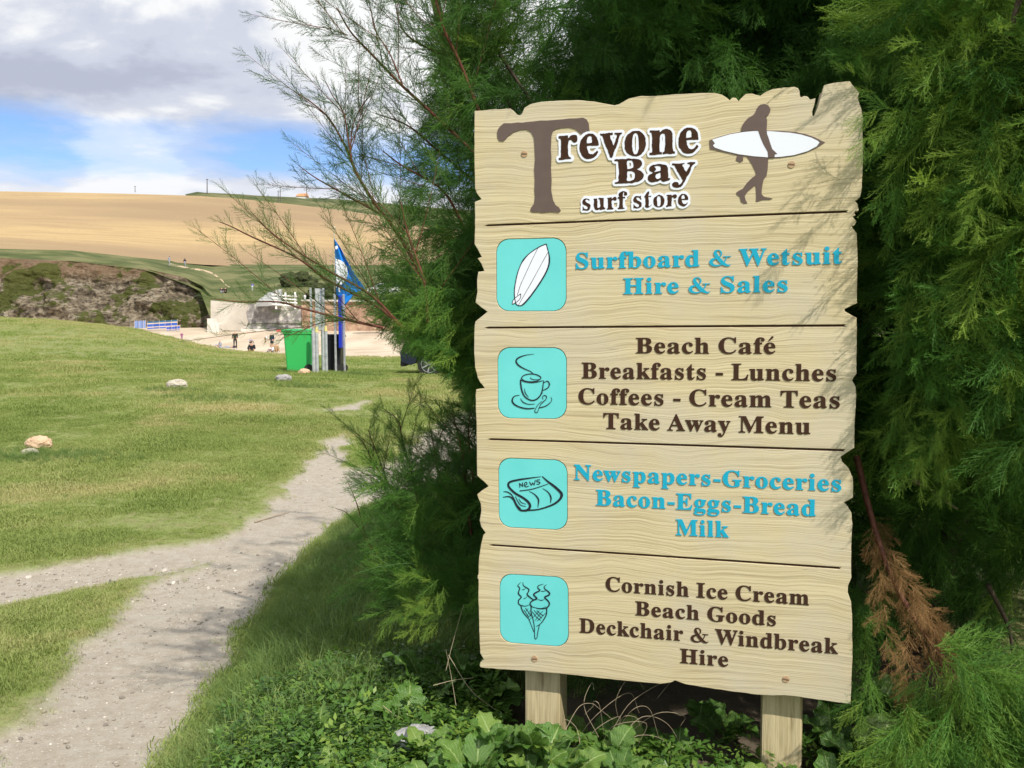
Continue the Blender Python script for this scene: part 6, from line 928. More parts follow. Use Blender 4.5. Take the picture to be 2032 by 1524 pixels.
def plate(name, loops, z0, z1, m, parent=sign, bevel=0.0, place=SM, key=None):
    """flat cut-out (first loop is the outline of its holes) between heights z0 and z1 over the board face"""
    def ar(l): return .5 * sum(a[0] * b[1] - b[0] * a[1] for a, b in zip(l, l[1:] + l[:1]))
    def ins(pt, l):
        r = False
        for a, b in zip(l, l[1:] + l[:1]):
            if (a[1] > pt[1]) != (b[1] > pt[1]) and pt[0] < (b[0] - a[0]) * (pt[1] - a[1]) / (b[1] - a[1]) + a[0]: r = not r
        return r
    depth = [sum(ins(l[0], k) for k in loops if k is not l) for l in loops]
    V = []; F_ = []
    for l, dp in zip(loops, depth):
        if dp % 2: continue
        holes = [k for k, d2 in zip(loops, depth) if d2 == dp + 1 and ins(k[0], l)]
        outer = list(l) if ar(l) > 0 else list(l)[::-1]
        group_ = [outer] + [(list(h) if ar(h) < 0 else list(h)[::-1]) for h in holes]
        tops = []
        for lp in group_:
            n = len(lp); base = len(V)
            V += [(x, y, z0) for x, y in lp]
            if bevel:
                V += [(x, y, z1 - bevel) for x, y in lp]
                for i in range(n):
                    a_, c_, b_ = Vector(lp[i - 1]), Vector(lp[i]), Vector(lp[(i + 1) % n])
                    d = (b_ - a_); d = d.normalized() if d.length > 1e-9 else Vector((1, 0))
                    V.append((c_.x - d.y * bevel, c_.y + d.x * bevel, z1))
                rings = (base, base + n, base + 2 * n)
            else:
                V += [(x, y, z1) for x, y in lp]; rings = (base, base + n)
            for r0, r1 in zip(rings[:-1], rings[1:]):
                for i in range(n): F_.append((r0 + i, r0 + (i + 1) % n, r1 + (i + 1) % n, r1 + i))
            tops.append((rings[-1], n, base))
        from mathutils.geometry import tessellate_polygon
        idx = [r + i for r, n, _ in tops for i in range(n)]; bidx = [b_ + i for _, n, b_ in tops for i in range(n)]
        tess = tessellate_polygon([[Vector((V[r + i][0], V[r + i][1], 0)) for i in range(n)] for r, n, _ in tops])
        for q in tess:
            p3 = [V[idx[k]] for k in q]
            w = (p3[1][0] - p3[0][0]) * (p3[2][1] - p3[0][1]) - (p3[1][1] - p3[0][1]) * (p3[2][0] - p3[0][0])
            q = q if w > 0 else q[::-1]
            F_.append(tuple(idx[k] for k in q)); F_.append(tuple(bidx[k] for k in q[::-1]))
    me = mesh(name, V, F_)
    o = bpy.data.objects.new(name, me); COL.objects.link(o); me.materials.append(m)
    o.parent = parent; o.matrix_parent_inverse = parent_matrix(parent).inverted()
    o.matrix_basis = place
    return o

dec_g = dec(SHAPES['groove'])
# wood: pale stained board, blasted grain running across, knots and fine checks
wood = mat('stained_board', rough=.62, spec=.3)
t = wood.node_tree; p = t.nodes['Principled BSDF']
c = N(t, 'ShaderNodeTexCoord').outputs['Object']
wv = noise_(t, c, 2.2, 3, .5)
cs = N(t, 'ShaderNodeSeparateXYZ'); L(t, c, cs.inputs[0])
# grain bends round knots and drifts along the length
yb = math_(t, 'ADD', cs.outputs[1], math_(t, 'MULTIPLY', math_(t, 'SUBTRACT', wv, .5), .10))
def knot(cx_, cy_, r_, amp):
    dx = math_(t, 'SUBTRACT', cs.outputs[0], cx_); dy = math_(t, 'SUBTRACT', cs.outputs[1], cy_)
    r2 = math_(t, 'ADD', math_(t, 'MULTIPLY', math_(t, 'MULTIPLY', dx, dx), .18), math_(t, 'MULTIPLY', dy, dy))
    return math_(t, 'MULTIPLY', math_(t, 'DIVIDE', dy, math_(t, 'ADD', r2, r_ * r_)), amp * r_)
for a_ in ((-.24, .40, .022, .035), (.05, -.20, .02, .03), (.30, .10, .02, .02), (-.1, -.62, .015, .02)):
    yb = math_(t, 'ADD', yb, knot(*a_))
bands = None                                               # each plank keeps its own grain
for gl in dec_g:
    st_ = math_(t, 'GREATER_THAN', cs.outputs[1], sum(q[1] for q in gl) / len(gl)); bands = st_ if bands is None else math_(t, 'ADD', bands, st_)
yb = math_(t, 'ADD', yb, math_(t, 'MULTIPLY', bands, 1.37))
gv = N(t, 'ShaderNodeCombineXYZ'); L(t, math_(t, 'MULTIPLY', cs.outputs[0], .0065), gv.inputs[0]); L(t, yb, gv.inputs[1]); L(t, math_(t, 'MULTIPLY', cs.outputs[2], .1), gv.inputs[2])
g1 = noise_(t, gv.outputs[0], 150, 5, .62); g2 = noise_(t, gv.outputs[0], 420, 4, .7); 
gv2 = N(t, 'ShaderNodeMapping'); gv2.inputs['Scale'].default_value = (.03, 1, 1); L(t, c, gv2.inputs[0])
crk = noise_(t, gv2.outputs[0], 150, 3, .75, .15)
patch = noise_(t, c, 3.2, 4, .6)
wcol = ramp(t, g1, [(.30, (.39, .325, .195)), (.45, (.55, .47, .295)), (.62, (.635, .555, .37))])
wcol = mix(t, ramp(t, g2, [(.38, .62), (.5, 0)]), wcol, (.27, .21, .125))
wcol = mix(t, ramp(t, patch, [(.44, 0), (.60, .42)]), wcol, (.50, .47, .40))
wcol = mix(t, ramp(t, crk, [(.26, .8), (.33, 0)]), wcol, (.12, .085, .05))
L(t, wcol, p.inputs['Base Color'])
hsum = math_(t, 'ADD', math_(t, 'ADD', math_(t, 'MULTIPLY', g1, 1.0), math_(t, 'MULTIPLY', g2, .45)), math_(t, 'MULTIPLY', ramp(t, crk, [(.24, 0), (.30, 1)]), .5))
bp = N(t, 'ShaderNodeBump', ins={'Strength': .75, 'Distance': .0016}); L(t, hsum, bp.inputs['Height']); L(t, bp.outputs[0], p.inputs['Normal'])
brown = nmat('brown_paint', [(.3, (.038, .019, .012)), (.7, (.062, .032, .021))], 30, .8, .2, 200, bdist=.001, spec=.08)
brown_T = nmat('brown_vinyl', [(.3, (.110, .078, .070)), (.7, (.125, .090, .080))], 30, .5)
cyan = nmat('cyan_paint', [(.3, (.004, .32, .50)), (.7, (.010, .38, .58))], 30, .45, .2, 200, bdist=.001)
tile_m = nmat('aqua_tile', [(.3, (.12, .57, .59)), (.7, (.15, .63, .65))], 6, .35)
ink_m = mat('black_ink', (.008, .010, .022), .4)
white_v = mat('white_vinyl', (.74, .78, .90), .35)
TH = .038
board_l = dec(SHAPES['board'])[0]; groove_l = dec(SHAPES['groove']); tile_l = dec(SHAPES['tile'])
sm_board = []                                              # soften long straight runs with slight waviness
for a_, b_ in zip(board_l, board_l[1:] + board_l[:1]):
    d_ = math.hypot(b_[0] - a_[0], b_[1] - a_[1]); n_ = max(1, int(d_ / .010))
    for i in range(n_):
        k = i / n_; w_ = .0010 * mn.noise(Vector((a_[0] * 40 + k * n_ * .5, a_[1] * 40, 1.7))) if i else 0
        sm_board.append((a_[0] + (b_[0] - a_[0]) * k + w_, a_[1] + (b_[1] - a_[1]) * k + w_))
def grow(lp, d):
    cx_ = sum(q[0] for q in lp) / len(lp); cy_ = sum(q[1] for q in lp) / len(lp)
    return [(q[0] + math.copysign(d, q[0] - cx_), q[1] + math.copysign(d, q[1] - cy_)) for q in lp]
plate('board', [sm_board] + groove_l + [grow(l, .0012) for l in tile_l], -TH, 0, wood, bevel=.0012)
plate('backing_board', [[(q[0] * .985 - .0, q[1] * .988) for q in sm_board]], -TH - .014, -TH - .001, wood)
for l in groove_l: plate('groove', [l], -TH + .004, -.0035, brown)
labels = ['aqua tile with a white surfboard', 'aqua tile with a steaming coffee cup', 'aqua tile with a rolled newspaper', 'aqua tile with two ice cream cones']
inks = [('surfboard_outline', 'i1'), ('cup_drawing', 'i2'), ('newspaper_drawing', 'i3'), ('ice_cream_drawing', 'i4')]
for l, lb, (nm, key) in zip(tile_l, labels, inks):
    tl = plate('icon_tile', [l], -TH + .004, -.0012, tile_m, bevel=.0006); tl['label'] = lb
    if key == 'i1':
        for w_ in dec(SHAPES['w1']): 
            pw = plate('white_fill', [w_], -.0010, -.0004 if len(w_) > 60 else -.0001, white_v)
            pw.parent = tl; pw.matrix_parent_inverse = tl.matrix_parent_inverse @ Matrix.Identity(4); pw.matrix_parent_inverse = (parent_matrix(sign) @ tl.matrix_parent_inverse @ SM).inverted()
    io = plate(nm, dec(SHAPES[key]), -.0009, .0002, ink_m)
    io.parent = tl; io.matrix_parent_inverse = (parent_matrix(sign) @ tl.matrix_parent_inverse @ SM).inverted()
for key, z1, m_, nm in (('bigT', .0022, brown_T, 'letter'), ('back', .0030, white_v, 'white_backing'), ('sbb', .0020, brown_T, 'surfboard_edge'), ('sbw', .0027, white_v, 'surfboard'), ('body', .0034, brown_T, 'surfer_figure'), ('leg', .0017, brown_T, 'surfer_legs'), ('hand', .0015, brown_T, 'surfer_hand')):
    plate(nm, dec(SHAPES[key]), .0001, z1, m_)
ink = dec(SHAPES['ink'])
def area(l): return .5 * sum(a[0] * b[1] - b[0] * a[1] for a, b in zip(l, l[1:] + l[:1]))
def inside(pt, l):
    r = False
    for a, b in zip(l, l[1:] + l[:1]):
        if (a[1] > pt[1]) != (b[1] > pt[1]) and pt[0] < (b[0] - a[0]) * (pt[1] - a[1]) / (b[1] - a[1]) + a[0]: r = not r
    return r
solid = [l for l in ink if sum(inside(l[0], k) for k in ink if k is not l) % 2 == 0]
for l in solid:
    hs_ = [k for k in ink if k is not l and k not in solid and inside(k[0], l)]
    plate('letter', [l] + hs_, .0031, .0038, brown)
GM = {}
for s, col, u0, v0, ang, sx_, sy_, a0 in TEXT_LINES:
    x_ = -a0
    for ch_ in s:
        if ch_ == ' ': x_ += .38; continue
        adv, data = GLYPHS[ch_]
        T_ = SM @ Matrix.Translation((u0, v0, 0)) @ Matrix.Rotation(ang, 4, 'Z') @ Matrix.Diagonal((sx_, sy_, 1, 1)) @ Matrix.Translation((x_, 0, 0))
        kk = (ch_, col)
        if kk in GM:
            o = bpy.data.objects.new('letter', GM[kk]); COL.objects.link(o); o.parent = sign; o.matrix_parent_inverse = parent_matrix(sign).inverted(); o.matrix_basis = T_
        else:
            o = plate('letter', dec(data, 1e-3), .0001, .0026 if col == 'c' else .0018, cyan if col == 'c' else brown, place=T_); GM[kk] = o.data
        x_ += adv
plug_m = nmat('wood_plug', [(.3, (.36, .22, .13)), (.7, (.52, .38, .24))], 60, .6)
for u0, v0 in SCREWS:
    b = B(); b.cyl((u0, v0, .0001), (u0, v0, .0022), .0092, .0086, 24)
    o = b.build('screw_cap', plug_m, None); o.parent = sign; o.matrix_parent_inverse = parent_matrix(sign).inverted(); o.matrix_basis = SM
    b = B(); b.box((u0, v0, .0027), (.0150, .0030, .0012), Matrix.Rotation(rnd.uniform(-.2, .2), 3, 'Z')); s_ = b.build('slot', mat('slot_dark', (.16, .10, .06), .7) if not bpy.data.materials.get('slot_dark') else bpy.data.materials['slot_dark'], None)
    s_.parent = o; s_.matrix_parent_inverse = Matrix.Identity(4)
# posts
pw = mat('post_timber', rough=.75, spec=.2)
t = pw.node_tree; p = t.nodes['Principled BSDF']
c = N(t, 'ShaderNodeTexCoord').outputs['Object']
cs = N(t, 'ShaderNodeSeparateXYZ'); L(t, c, cs.inputs[0])
mp = N(t, 'ShaderNodeMapping'); mp.inputs['Scale'].default_value = (1, .045, 1); L(t, c, mp.inputs[0])
wz = noise_(t, c, 4.0, 2, .5)
wv = N(t, 'ShaderNodeTexWave', wave_type='RINGS', ins={'Scale': 26.0, 'Distortion': 3.5, 'Detail': 3.0, 'Detail Scale': 1.2}); 
mp2 = N(t, 'ShaderNodeMapping'); mp2.inputs['Scale'].default_value = (1, .16, 1); mp2.inputs['Location'].default_value = (.1, .15, .3); L(t, c, mp2.inputs[0]); L(t, mp2.outputs[0], wv.inputs[0])
g1 = noise_(t, mp.outputs[0], 120, 4, .6)
wc2 = mix(t, ramp(t, wv.outputs['Fac'], [(.25, .85), (.5, 0)]), ramp(t, g1, [(.35, (.40, .33, .19)), (.6, (.56, .48, .30))]), (.26, .20, .10))
L(t, wc2, p.inputs['Base Color'])
bp = N(t, 'ShaderNodeBump', ins={'Strength': .8, 'Distance': .003}); L(t, math_(t, 'ADD', g1, math_(t, 'MULTIPLY', wv.outputs['Fac'], .8)), bp.inputs['Height']); L(t, bp.outputs[0], p.inputs['Normal'])
for ux in (-.3475, .3145):
    b = B(); b.box((ux, -.10 - .55, -TH - .014 - .055), (.106, 2.2, .106), bevel=.008)
    o = b.build('post', pw, None); o.parent = sign; o.matrix_parent_inverse = parent_matrix(sign).inverted(); o.matrix_basis = SM

# ------------------------------------------------------------------ tamarisk: sprays of thin scale-leaved twigs
def make_spray(seed, Ln=.24, ntw=24, need=1.0, nl=(.005, .009), nw=.0011, tw=.0020, lf=.46, sub=.012, name='tamarisk_spray'):
    r = np.random.RandomState(seed); V = []; Q = []; Tn = []
    def strip(P, w0, w1, nrm):
        P = np.array(P); T_ = np.gradient(P, axis=0); s_ = np.cross(T_, nrm); s_ /= np.linalg.norm(s_, axis=1)[:, None] + 1e-9
        n0 = len(V); n = len(P)
        for i in range(n):
            w = w0 + (w1 - w0) * i / (n - 1)
            V.append(P[i] - s_[i] * w / 2); V.append(P[i] + s_[i] * w / 2)
        for i in range(n - 1): Q.append((n0 + 2 * i, n0 + 2 * i + 2, n0 + 2 * i + 3, n0 + 2 * i + 1))
    bend = r.uniform(-.25, .25, 2)
    ax = lambda x: np.array([x, bend[0] * x * x / Ln, bend[1] * x * x / Ln])
    nr0 = r.randn(3)
    strip([ax(x) for x in np.linspace(0, Ln, 5)], .0036, .0014, nr0)
    strip([ax(x) for x in np.linspace(0, Ln, 5)], .0036, .0014, np.cross(nr0, [1, 0, 0]))
    for i in range(ntw):
        f = .04 + .94 * i / ntw; p0 = ax(Ln * f)
        roll = (i % 2) * math.pi + r.uniform(-1.0, 1.0)
        ang = math.radians(r.uniform(28, 50) * (1 - .35 * f))
        side = np.array([0, math.cos(roll), math.sin(roll)])
        d = np.array([math.cos(ang), 0, 0]) + side * math.sin(ang)
        l = Ln * (lf - lf * .8 * f) * r.uniform(.6, 1.15) + .012
        cur = r.uniform(.1, .5)
        pts = [p0 + d * l * s_ + np.array([1, 0, 0]) * cur * l * s_ * s_ * .5 for s_ in (0, .5, 1)]
        nr = r.randn(3)
        strip(pts, tw, tw * .55, nr)
        path = lambda s_: p0 + d * l * s_ + np.array([1, 0, 0]) * cur * l * s_ * s_ * .5
        u_ = np.cross(d, [0.3, .5, .8]); u_ /= np.linalg.norm(u_); v_ = np.cross(d, u_)
        def needles(p, dd, ln_, n_):
            uu = np.cross(dd, [.7, .2, .4]); uu /= np.linalg.norm(uu); vv = np.cross(dd, uu)
            for j in range(n_):
                rr = r.uniform(0, 6.283); a2 = math.radians(r.uniform(18, 38)); q = p + dd * ln_ * (j + .5) / n_
                d3 = dd * math.cos(a2) + (uu * math.cos(rr) + vv * math.sin(rr)) * math.sin(a2)
                w_ = np.cross(d3, r.randn(3)); w_ /= np.linalg.norm(w_); w_ *= nw
                n0 = len(V); V.extend([q - w_, q + w_, q + d3 * r.uniform(*nl)]); Tn.append((n0, n0 + 1, n0 + 2))
        nsub = int(l / sub) if sub else 0
        for j in range(nsub):
            s_ = (j + .6) / nsub; p = path(s_); rr = j * 2.4 + r.uniform(-.5, .5); a2 = math.radians(r.uniform(30, 48))
            d2 = d * math.cos(a2) + (u_ * math.cos(rr) + v_ * math.sin(rr)) * math.sin(a2)
            l2 = r.uniform(.014, .030) * (1.1 - .6 * s_) * min(1, l / .06); e_ = p + d2 * l2 + d * l2 * .15
            strip([p, (p + e_) / 2 + d * l2 * -.04, e_], tw * .7, tw * .45, r.randn(3))
            needles(p, d2, l2, max(2, int(l2 / .0045 * need)))
        needles(p0, d, l, max(4, int(l / .0055 * need)))
    return fast_mesh(name, V, Tn, Q)

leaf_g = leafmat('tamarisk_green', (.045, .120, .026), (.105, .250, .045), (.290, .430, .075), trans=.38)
leaf_thin = leafmat('tamarisk_grey_green', (.050, .105, .030), (.095, .195, .045), (.190, .310, .060), trans=.28)
leaf_dead = leafmat('dead_tamarisk', (.16, .085, .035), (.33, .19, .08), (.46, .29, .13), trans=.2)
def protos(n, seed, m, **k):
    out = []
    for i in range(n):
        me = make_spray(seed + i, **k); me.materials.append(m); out.append(me)
    return out
SPR = protos(7, 100, leaf_g)
SPR_THIN = protos(5, 200, leaf_thin, ntw=15, need=.8, nl=(.005, .009), nw=.0011, tw=.0028, lf=.50, sub=.016)
SPR_DEAD = protos(4, 300, leaf_dead, need=.8)
bark_red = nmat('red_brown_bark', [(.3, (.075, .025, .016)), (.6, (.16, .06, .038))], 60, .6, .3, 200, bdist=.001)
bark_dk = nmat('dark_bark', [(.3, (.035, .026, .02)), (.6, (.10, .075, .055))], 30, .9, .6, 90, bdist=.004)
bark_pale = nmat('dry_twig', [(.3, (.22, .17, .12)), (.7, (.40, .33, .25))], 60, .8)

tam = empty('tamarisk_tree', (1.2, 3.3, gz(1.2, 3.3)), 'big feathery tamarisk filling the space behind and right of the sign', 'tree')
young = empty('tamarisk_shrub', (-.35, 3.5, gz(-.35, 3.5)), 'low young tamarisk with upright shoots by the lower left of the sign', 'shrub')

def branch(P, r0, r1, m, parent, name='branch'):
    P = spline(P, 7); R_ = np.linspace(r0, r1, len(P))
    link(name, tube_mesh(name, P, R_, 6), m, parent)
    return P

_SO, _SN, _SU, _SV, _SS = np.array(SIGN_ORIGIN), np.array(SIGN_N), np.array(SIGN_U), np.array(SIGN_V), np.array(S)
_CY = [-400, -100, 60, 200, 330, 420, 480, 540, 600, 660, 720, 760, 830, 900, 960]
_CXL = [860, 880, 850, 840, 800, 755, 715, 745, 705, 765, 860, 895, 935, 940, 920]
FORCE = [False]
TWIGS = []
class Cloud:
    def __init__(s, cull=True): s.cull = cull; s.low = False; s.P = []; s.D = []; s.S = []; s.T = []
    def add(s, p, d, sc, t, force=False):
        # nothing grows through or in front of the board
        for k in (0.0, .1, .2, .26):
            q = np.asarray(p) + np.asarray(d) / np.linalg.norm(d) * k * sc; e_ = q - EYE; dep = e_ @ _F
            X_, Y_ = CX + FPX * (e_ @ _R) / dep, CY - FPX * (e_ @ _U) / dep; h_ = (q - _SO) @ _SN
            if 925 < X_ < 1712 and 160 < Y_ < 1400 and h_ > -.10 and not FORCE[0]: return
        if not FORCE[0] and s.cull:
            tip = np.asarray(p) + np.asarray(d) / np.linalg.norm(d) * .2 * sc; e_ = tip - EYE; dep = e_ @ _F
            X_, Y_ = CX + FPX * (e_ @ _R) / dep, CY - FPX * (e_ @ _U) / dep
            if X_ < np.interp(Y_, _CY, _CXL): return
            if 1690 < X_ < 2100 and 1010 < Y_ < 1500 and dep < 2.75 and not s.low: return
            # thin the crown where it would throw its shade over the board's face or the path
            for k in (0, .6):
                q = np.asarray(p) * (1 - k) + tip * k; h_ = (q - _SO) @ _SN / (_SS @ _SN)
                if h_ > 0:
                    b_ = q - _SS * h_ - _SO; uu, vv = b_ @ _SU, b_ @ _SV
                    if -.58 < uu < .52 and -.85 < vv < .84 and rng.rand() > (.06 if (vv > .3 and uu > .2) else .01): return
            g_ = np.asarray(tip) - _SS * (tip[2] / _SS[2])
            if g_[0] < -1.15 and 2.0 < g_[1] < 13 and (tip[1] < 2.6 or tip[2] > 2.75 or rng.rand() > .40) and rng.rand() > .04: return
        s.P.append(p); s.D.append(d); s.S.append(sc); s.T.append(t)
    def build(s, name, pr, parent, label=None):
        E = euler_from_axes(np.array(s.D), rng.uniform(0, 6.28, len(s.P)))
        return scatter(name, pr, np.array(s.P), E, np.array(s.S), np.clip(np.array(s.T), 0, 1), parent, label)

def dress(cl, P, step, sc0, sc1, spread=.8, up=.25, tint=.5, start=.12, both=True, tv=.2):
    """sprays set alternately along a stem, shorter to the tip"""
    P = np.asarray(P); seg = np.linalg.norm(np.diff(P, axis=0), axis=1); cum = np.concatenate([[0], np.cumsum(seg)]); Lt = cum[-1]
    s_ = Lt * start; k = 0
    while s_ < Lt:
        i = min(np.searchsorted(cum, s_, 'right') - 1, len(seg) - 1); f = (s_ - cum[i]) / (seg[i] + 1e-9)
        p = P[i] * (1 - f) + P[i + 1] * f; t_ = (P[i + 1] - P[i]) / (seg[i] + 1e-9)
        q = np.cross(t_, rng.randn(3)); q /= np.linalg.norm(q)
        if k % 2 == 0:
            side = np.cross(t_, [0, 1, 0]); side /= np.linalg.norm(side) + 1e-9
            q = q * .6 + side * (1 if k % 4 == 0 else -1) * .8
        q = q + np.array([0, 0, up]); d = t_ + q * spread
        g = s_ / Lt
        cl.add(p, d / np.linalg.norm(d), (sc0 + (sc1 - sc0) * g) * rng.uniform(.8, 1.3), tint + rng.uniform(-tv, tv))
        s_ += step * rng.uniform(.6, 1.4); k += 1
    d = P[-1] - P[-2]; cl.add(P[-1], d / np.linalg.norm(d), sc1 * .9, tint)

open_cl = Cloud(False); cl = Cloud()
# stems reaching out against the sky and the bay
def stem(pts, Y0, Y1, r0, r1, step, sc0, sc1, m=bark_red, cloud=None, side_n=2, tint=.35, up=.3, start=.1, spread=.8):
    n = len(pts); P = [at(x, y, Y0 + (Y1 - Y0) * i / (n - 1)) for i, (x, y) in enumerate(pts)]
    P = branch(P, r0 * .8, r1 * .8, m, tam); dress(cloud or open_cl, P, step, sc0, sc1, tint=tint, up=up, start=start, spread=spread)
    for k in range(side_n):
        i = int(len(P) * (.15 + .7 * k / max(1, side_n))); t_ = P[i + 1] - P[i]; t_ /= np.linalg.norm(t_)
        sgn = 1 if k % 2 else -1; q = np.cross(t_, [0, 1, 0]) * sgn + rng.randn(3) * .25
        if up >= .5: q[2] = abs(q[2]) + .5; q /= np.linalg.norm(q)
        d = t_ * .9 + q * .6 + np.array([0, 0, .15]); d[2] = max(d[2], -.05); d /= np.linalg.norm(d); ln = rng.uniform(.22, .38) * (1 - .4 * k / side_n)
        Q_ = np.array([P[i] + d * ln * s_ + t_ * .12 * s_ * s_ * ln for s_ in np.linspace(0, 1, 6)])
        TWIGS.append((Q_, .0016, .0006))
        dress(cloud or open_cl, Q_, step * 1.1, sc0 * .8, sc1 * .9, tint=tint, up=up, start=.15, spread=.7)
    return P
stem([(950, 222), (915, 130), (880, 55), (855, -40)], 2.75, 2.6, .008, .004, .030, .75, .5, side_n=5, tint=.5)
stem([(945, 308), (880, 245), (800, 172), (735, 105), (695, 62), (668, 15)], 2.8, 2.6, .0075, .002, .028, .62, .26, side_n=4, tint=.42)
stem([(800, 172), (775, 110), (745, 60), (735, 15)], 2.66, 2.6, .003, .0015, .026, .38, .24, tint=.3)
stem([(690, 70), (668, 62), (655, 55), (648, 50)], 2.62, 2.6, .002, .001, .024, .28, .18, tint=.1)
stem([(845, 560), (790, 465), (745, 405), (708, 345), (690, 300), (655, 238), (620, 205), (592, 186)], 2.75, 2.55, .008, .0015, .026, .60, .20, side_n=6, tint=.25)
stem([(700, 325), (692, 285), (682, 225), (660, 190), (648, 165)], 2.6, 2.55, .0035, .0012, .024, .42, .20, side_n=2, tint=.15)
stem([(695, 310), (700, 250), (722, 205), (735, 190)], 2.6, 2.6, .003, .0012, .024, .36, .2, tint=.2)
stem([(780, 440), (720, 405), (665, 375), (625, 352), (592, 328)], 2.7, 2.55, .005, .0012, .026, .45, .18, side_n=2, tint=.15)
stem([(800, 650), (745, 606), (650, 556), (590, 512), (500, 470), (460, 450), (435, 440)], 2.7, 2.5, .0062, .0013, .026, .50, .16, side_n=2, tint=.42, up=.7, spread=.65)
stem([(790, 640), (735, 585), (650, 536), (580, 492), (535, 458), (498, 420)], 2.65, 2.5, .0055, .0012, .024, .50, .18, side_n=2, tint=.45, up=.7, spread=.6)
stem([(760, 650), (690, 635), (600, 612), (552, 599), (480, 599), (420, 592)], 2.7, 2.55, .0060, .0012, .027, .46, .20, side_n=2, tint=.45, up=.5)
stem([(700, 634), (640, 640), (600, 655), (560, 672)], 2.68, 2.6, .003, .001, .03, .35, .2, tint=.4)
stem([(850, 640), (842, 560), (810, 465), (795, 400)], 2.62, 2.6, .0065, .002, .028, .55, .32, side_n=4, tint=.55)
stem([(930, 470), (880, 380), (800, 330), (760, 300)], 2.9, 2.7, .006, .002, .03, .6, .3, side_n=4, tint=.4)
stem([(940, 360), (870, 300), (810, 250), (745, 225)], 3.0, 2.8, .006, .002, .03, .6, .3, side_n=3, tint=.35)
stem([(940, 120), (860, 100), (800, 60), (780, -20)], 2.95, 2.8, .006, .002, .03, .6, .3, side_n=4, tint=.35)

# the body of the tree: drooping shoots, each with its own run of sprays
def shoot(cl, base, d, ln, step, sc, tint, droop=.5, twigs=1.0):
    n = 6; P = []; p = np.array(base, float); d = np.array(d, float); d /= np.linalg.norm(d)
    for i in range(n):
        P.append(p.copy()); d = d + np.array([0, 0, -droop / n]) + rng.randn(3) * .05; d /= np.linalg.norm(d); p = p + d * ln / (n - 1)
    dress(cl, np.array(P), step, sc, sc * .62, tint=tint, up=-.1, start=0.0, spread=.9)
    return np.array(P)
def fill(n, fn, **k):
    for _ in range(n):
        b_, d_, ln, sc, ti = fn(); shoot(cl, b_, d_, ln, .042, sc, ti, **k)
R = rng.uniform
def reg_left():
    Y = R(2.65, 3.5); y_ = R(-80, 760); lim = np.interp(y_, [-80, 120, 200, 330, 420, 520, 640, 700, 760], [950, 910, 880, 840, 790, 780, 780, 850, 930])
    x_ = R(lim + 20, 1120); return at(x_, y_, Y), (-.9 + R(-.3, .3), R(-.3, .2), R(-.1, .7)), R(.16, .30), R(.55, .80), R(.15, .65)
fill(420, reg_left)
def reg_low():      # hanging mass beside the sign at the height of the car
    Y = R(2.55, 3.1); x_ = R(790, 1000); y_ = R(560, 750); return at(x_, y_, Y), (-.8 + R(-.4, .5), R(-.4, .1), R(-.6, .3)), R(.10, .22), R(.45, .65), R(.35, .8)
fill(150, reg_low)
def reg_back():     # behind the sign and above it
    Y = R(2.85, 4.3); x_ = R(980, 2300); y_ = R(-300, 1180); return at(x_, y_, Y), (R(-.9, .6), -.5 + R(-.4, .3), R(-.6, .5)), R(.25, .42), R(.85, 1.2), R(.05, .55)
fill(820, reg_back, droop=.7)
def reg_deep():     # far side of the crown
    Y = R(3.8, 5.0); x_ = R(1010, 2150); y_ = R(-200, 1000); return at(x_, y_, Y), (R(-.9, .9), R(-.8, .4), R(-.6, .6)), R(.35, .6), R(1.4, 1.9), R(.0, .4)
fill(420, reg_deep, droop=.5)
def reg_roof():     # overhang out of view above, added to keep the inside dark
    return (R(-.2, 1.6), R(2.2, 3.9), R(2.95, 4.0)), (R(-.8, .6), R(-.8, .2), R(-.5, .3)), R(.3, .5), R(.9, 1.3), R(.2, .6)
fill(270, reg_roof)
def reg_right():    # nearer boughs right of the sign
    Y = R(2.0, 2.9); x_ = R(1800, 2400); y_ = R(-150, 1150); return at(x_, y_, Y), (-.75 + R(-.3, .5), -.4 + R(-.3, .3), -.25 + R(-.4, .4)), R(.18, .32), R(.6, .9), R(.30, .8)
fill(430, reg_right, droop=.6)
def reg_front():    # upper right sprays, lighter tint paints sunlight into their colour
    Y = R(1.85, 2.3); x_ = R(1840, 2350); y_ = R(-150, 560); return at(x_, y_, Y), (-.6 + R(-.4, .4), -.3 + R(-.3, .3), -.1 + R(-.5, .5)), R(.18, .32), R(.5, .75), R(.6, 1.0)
fill(230, reg_front, droop=.5)
FORCE[0] = True
# named sprays that cross the edge of the sign
for (x_, y_, Y, dx, dz, ln, ti) in ((1790, 215, 2.12, -.9, .0, .16, .75), (1780, 235, 2.1, -.8, -.45, .15, .85), (1740, 190, 2.2, -.7, .5, .12, .7), (1420, 120, 2.45, .35, -.75, .12, .35), (1480, 130, 2.42, .1, -.9, .10, .4), (1390, 120, 2.5, -.6, -.3, .12, .3),
                               (1830, 330, 2.2, -.7, -.6, .2, .55), (1820, 760, 2.3, -.6, -.5, .22, .8), (1900, 790, 2.2, -.5, -.6, .26, .95), (1880, 860, 2.2, -.3, -.9, .2, .9), (1960, 330, 2.0, -.3, -.9, .2, .95), (1980, 480, 2.1, -.6, -.4, .22, .9)):
    for k in range(2 if x_ > 1800 else 1):
        P = shoot(cl, at(x_ + R(-12, 12), y_ + R(-12, 12), Y + R(-.05, .05)), (dx + R(-.2, .2), -.2, dz + R(-.2, .2)), ln * .8, .026, .36, ti, droop=.5)
FORCE[0] = False
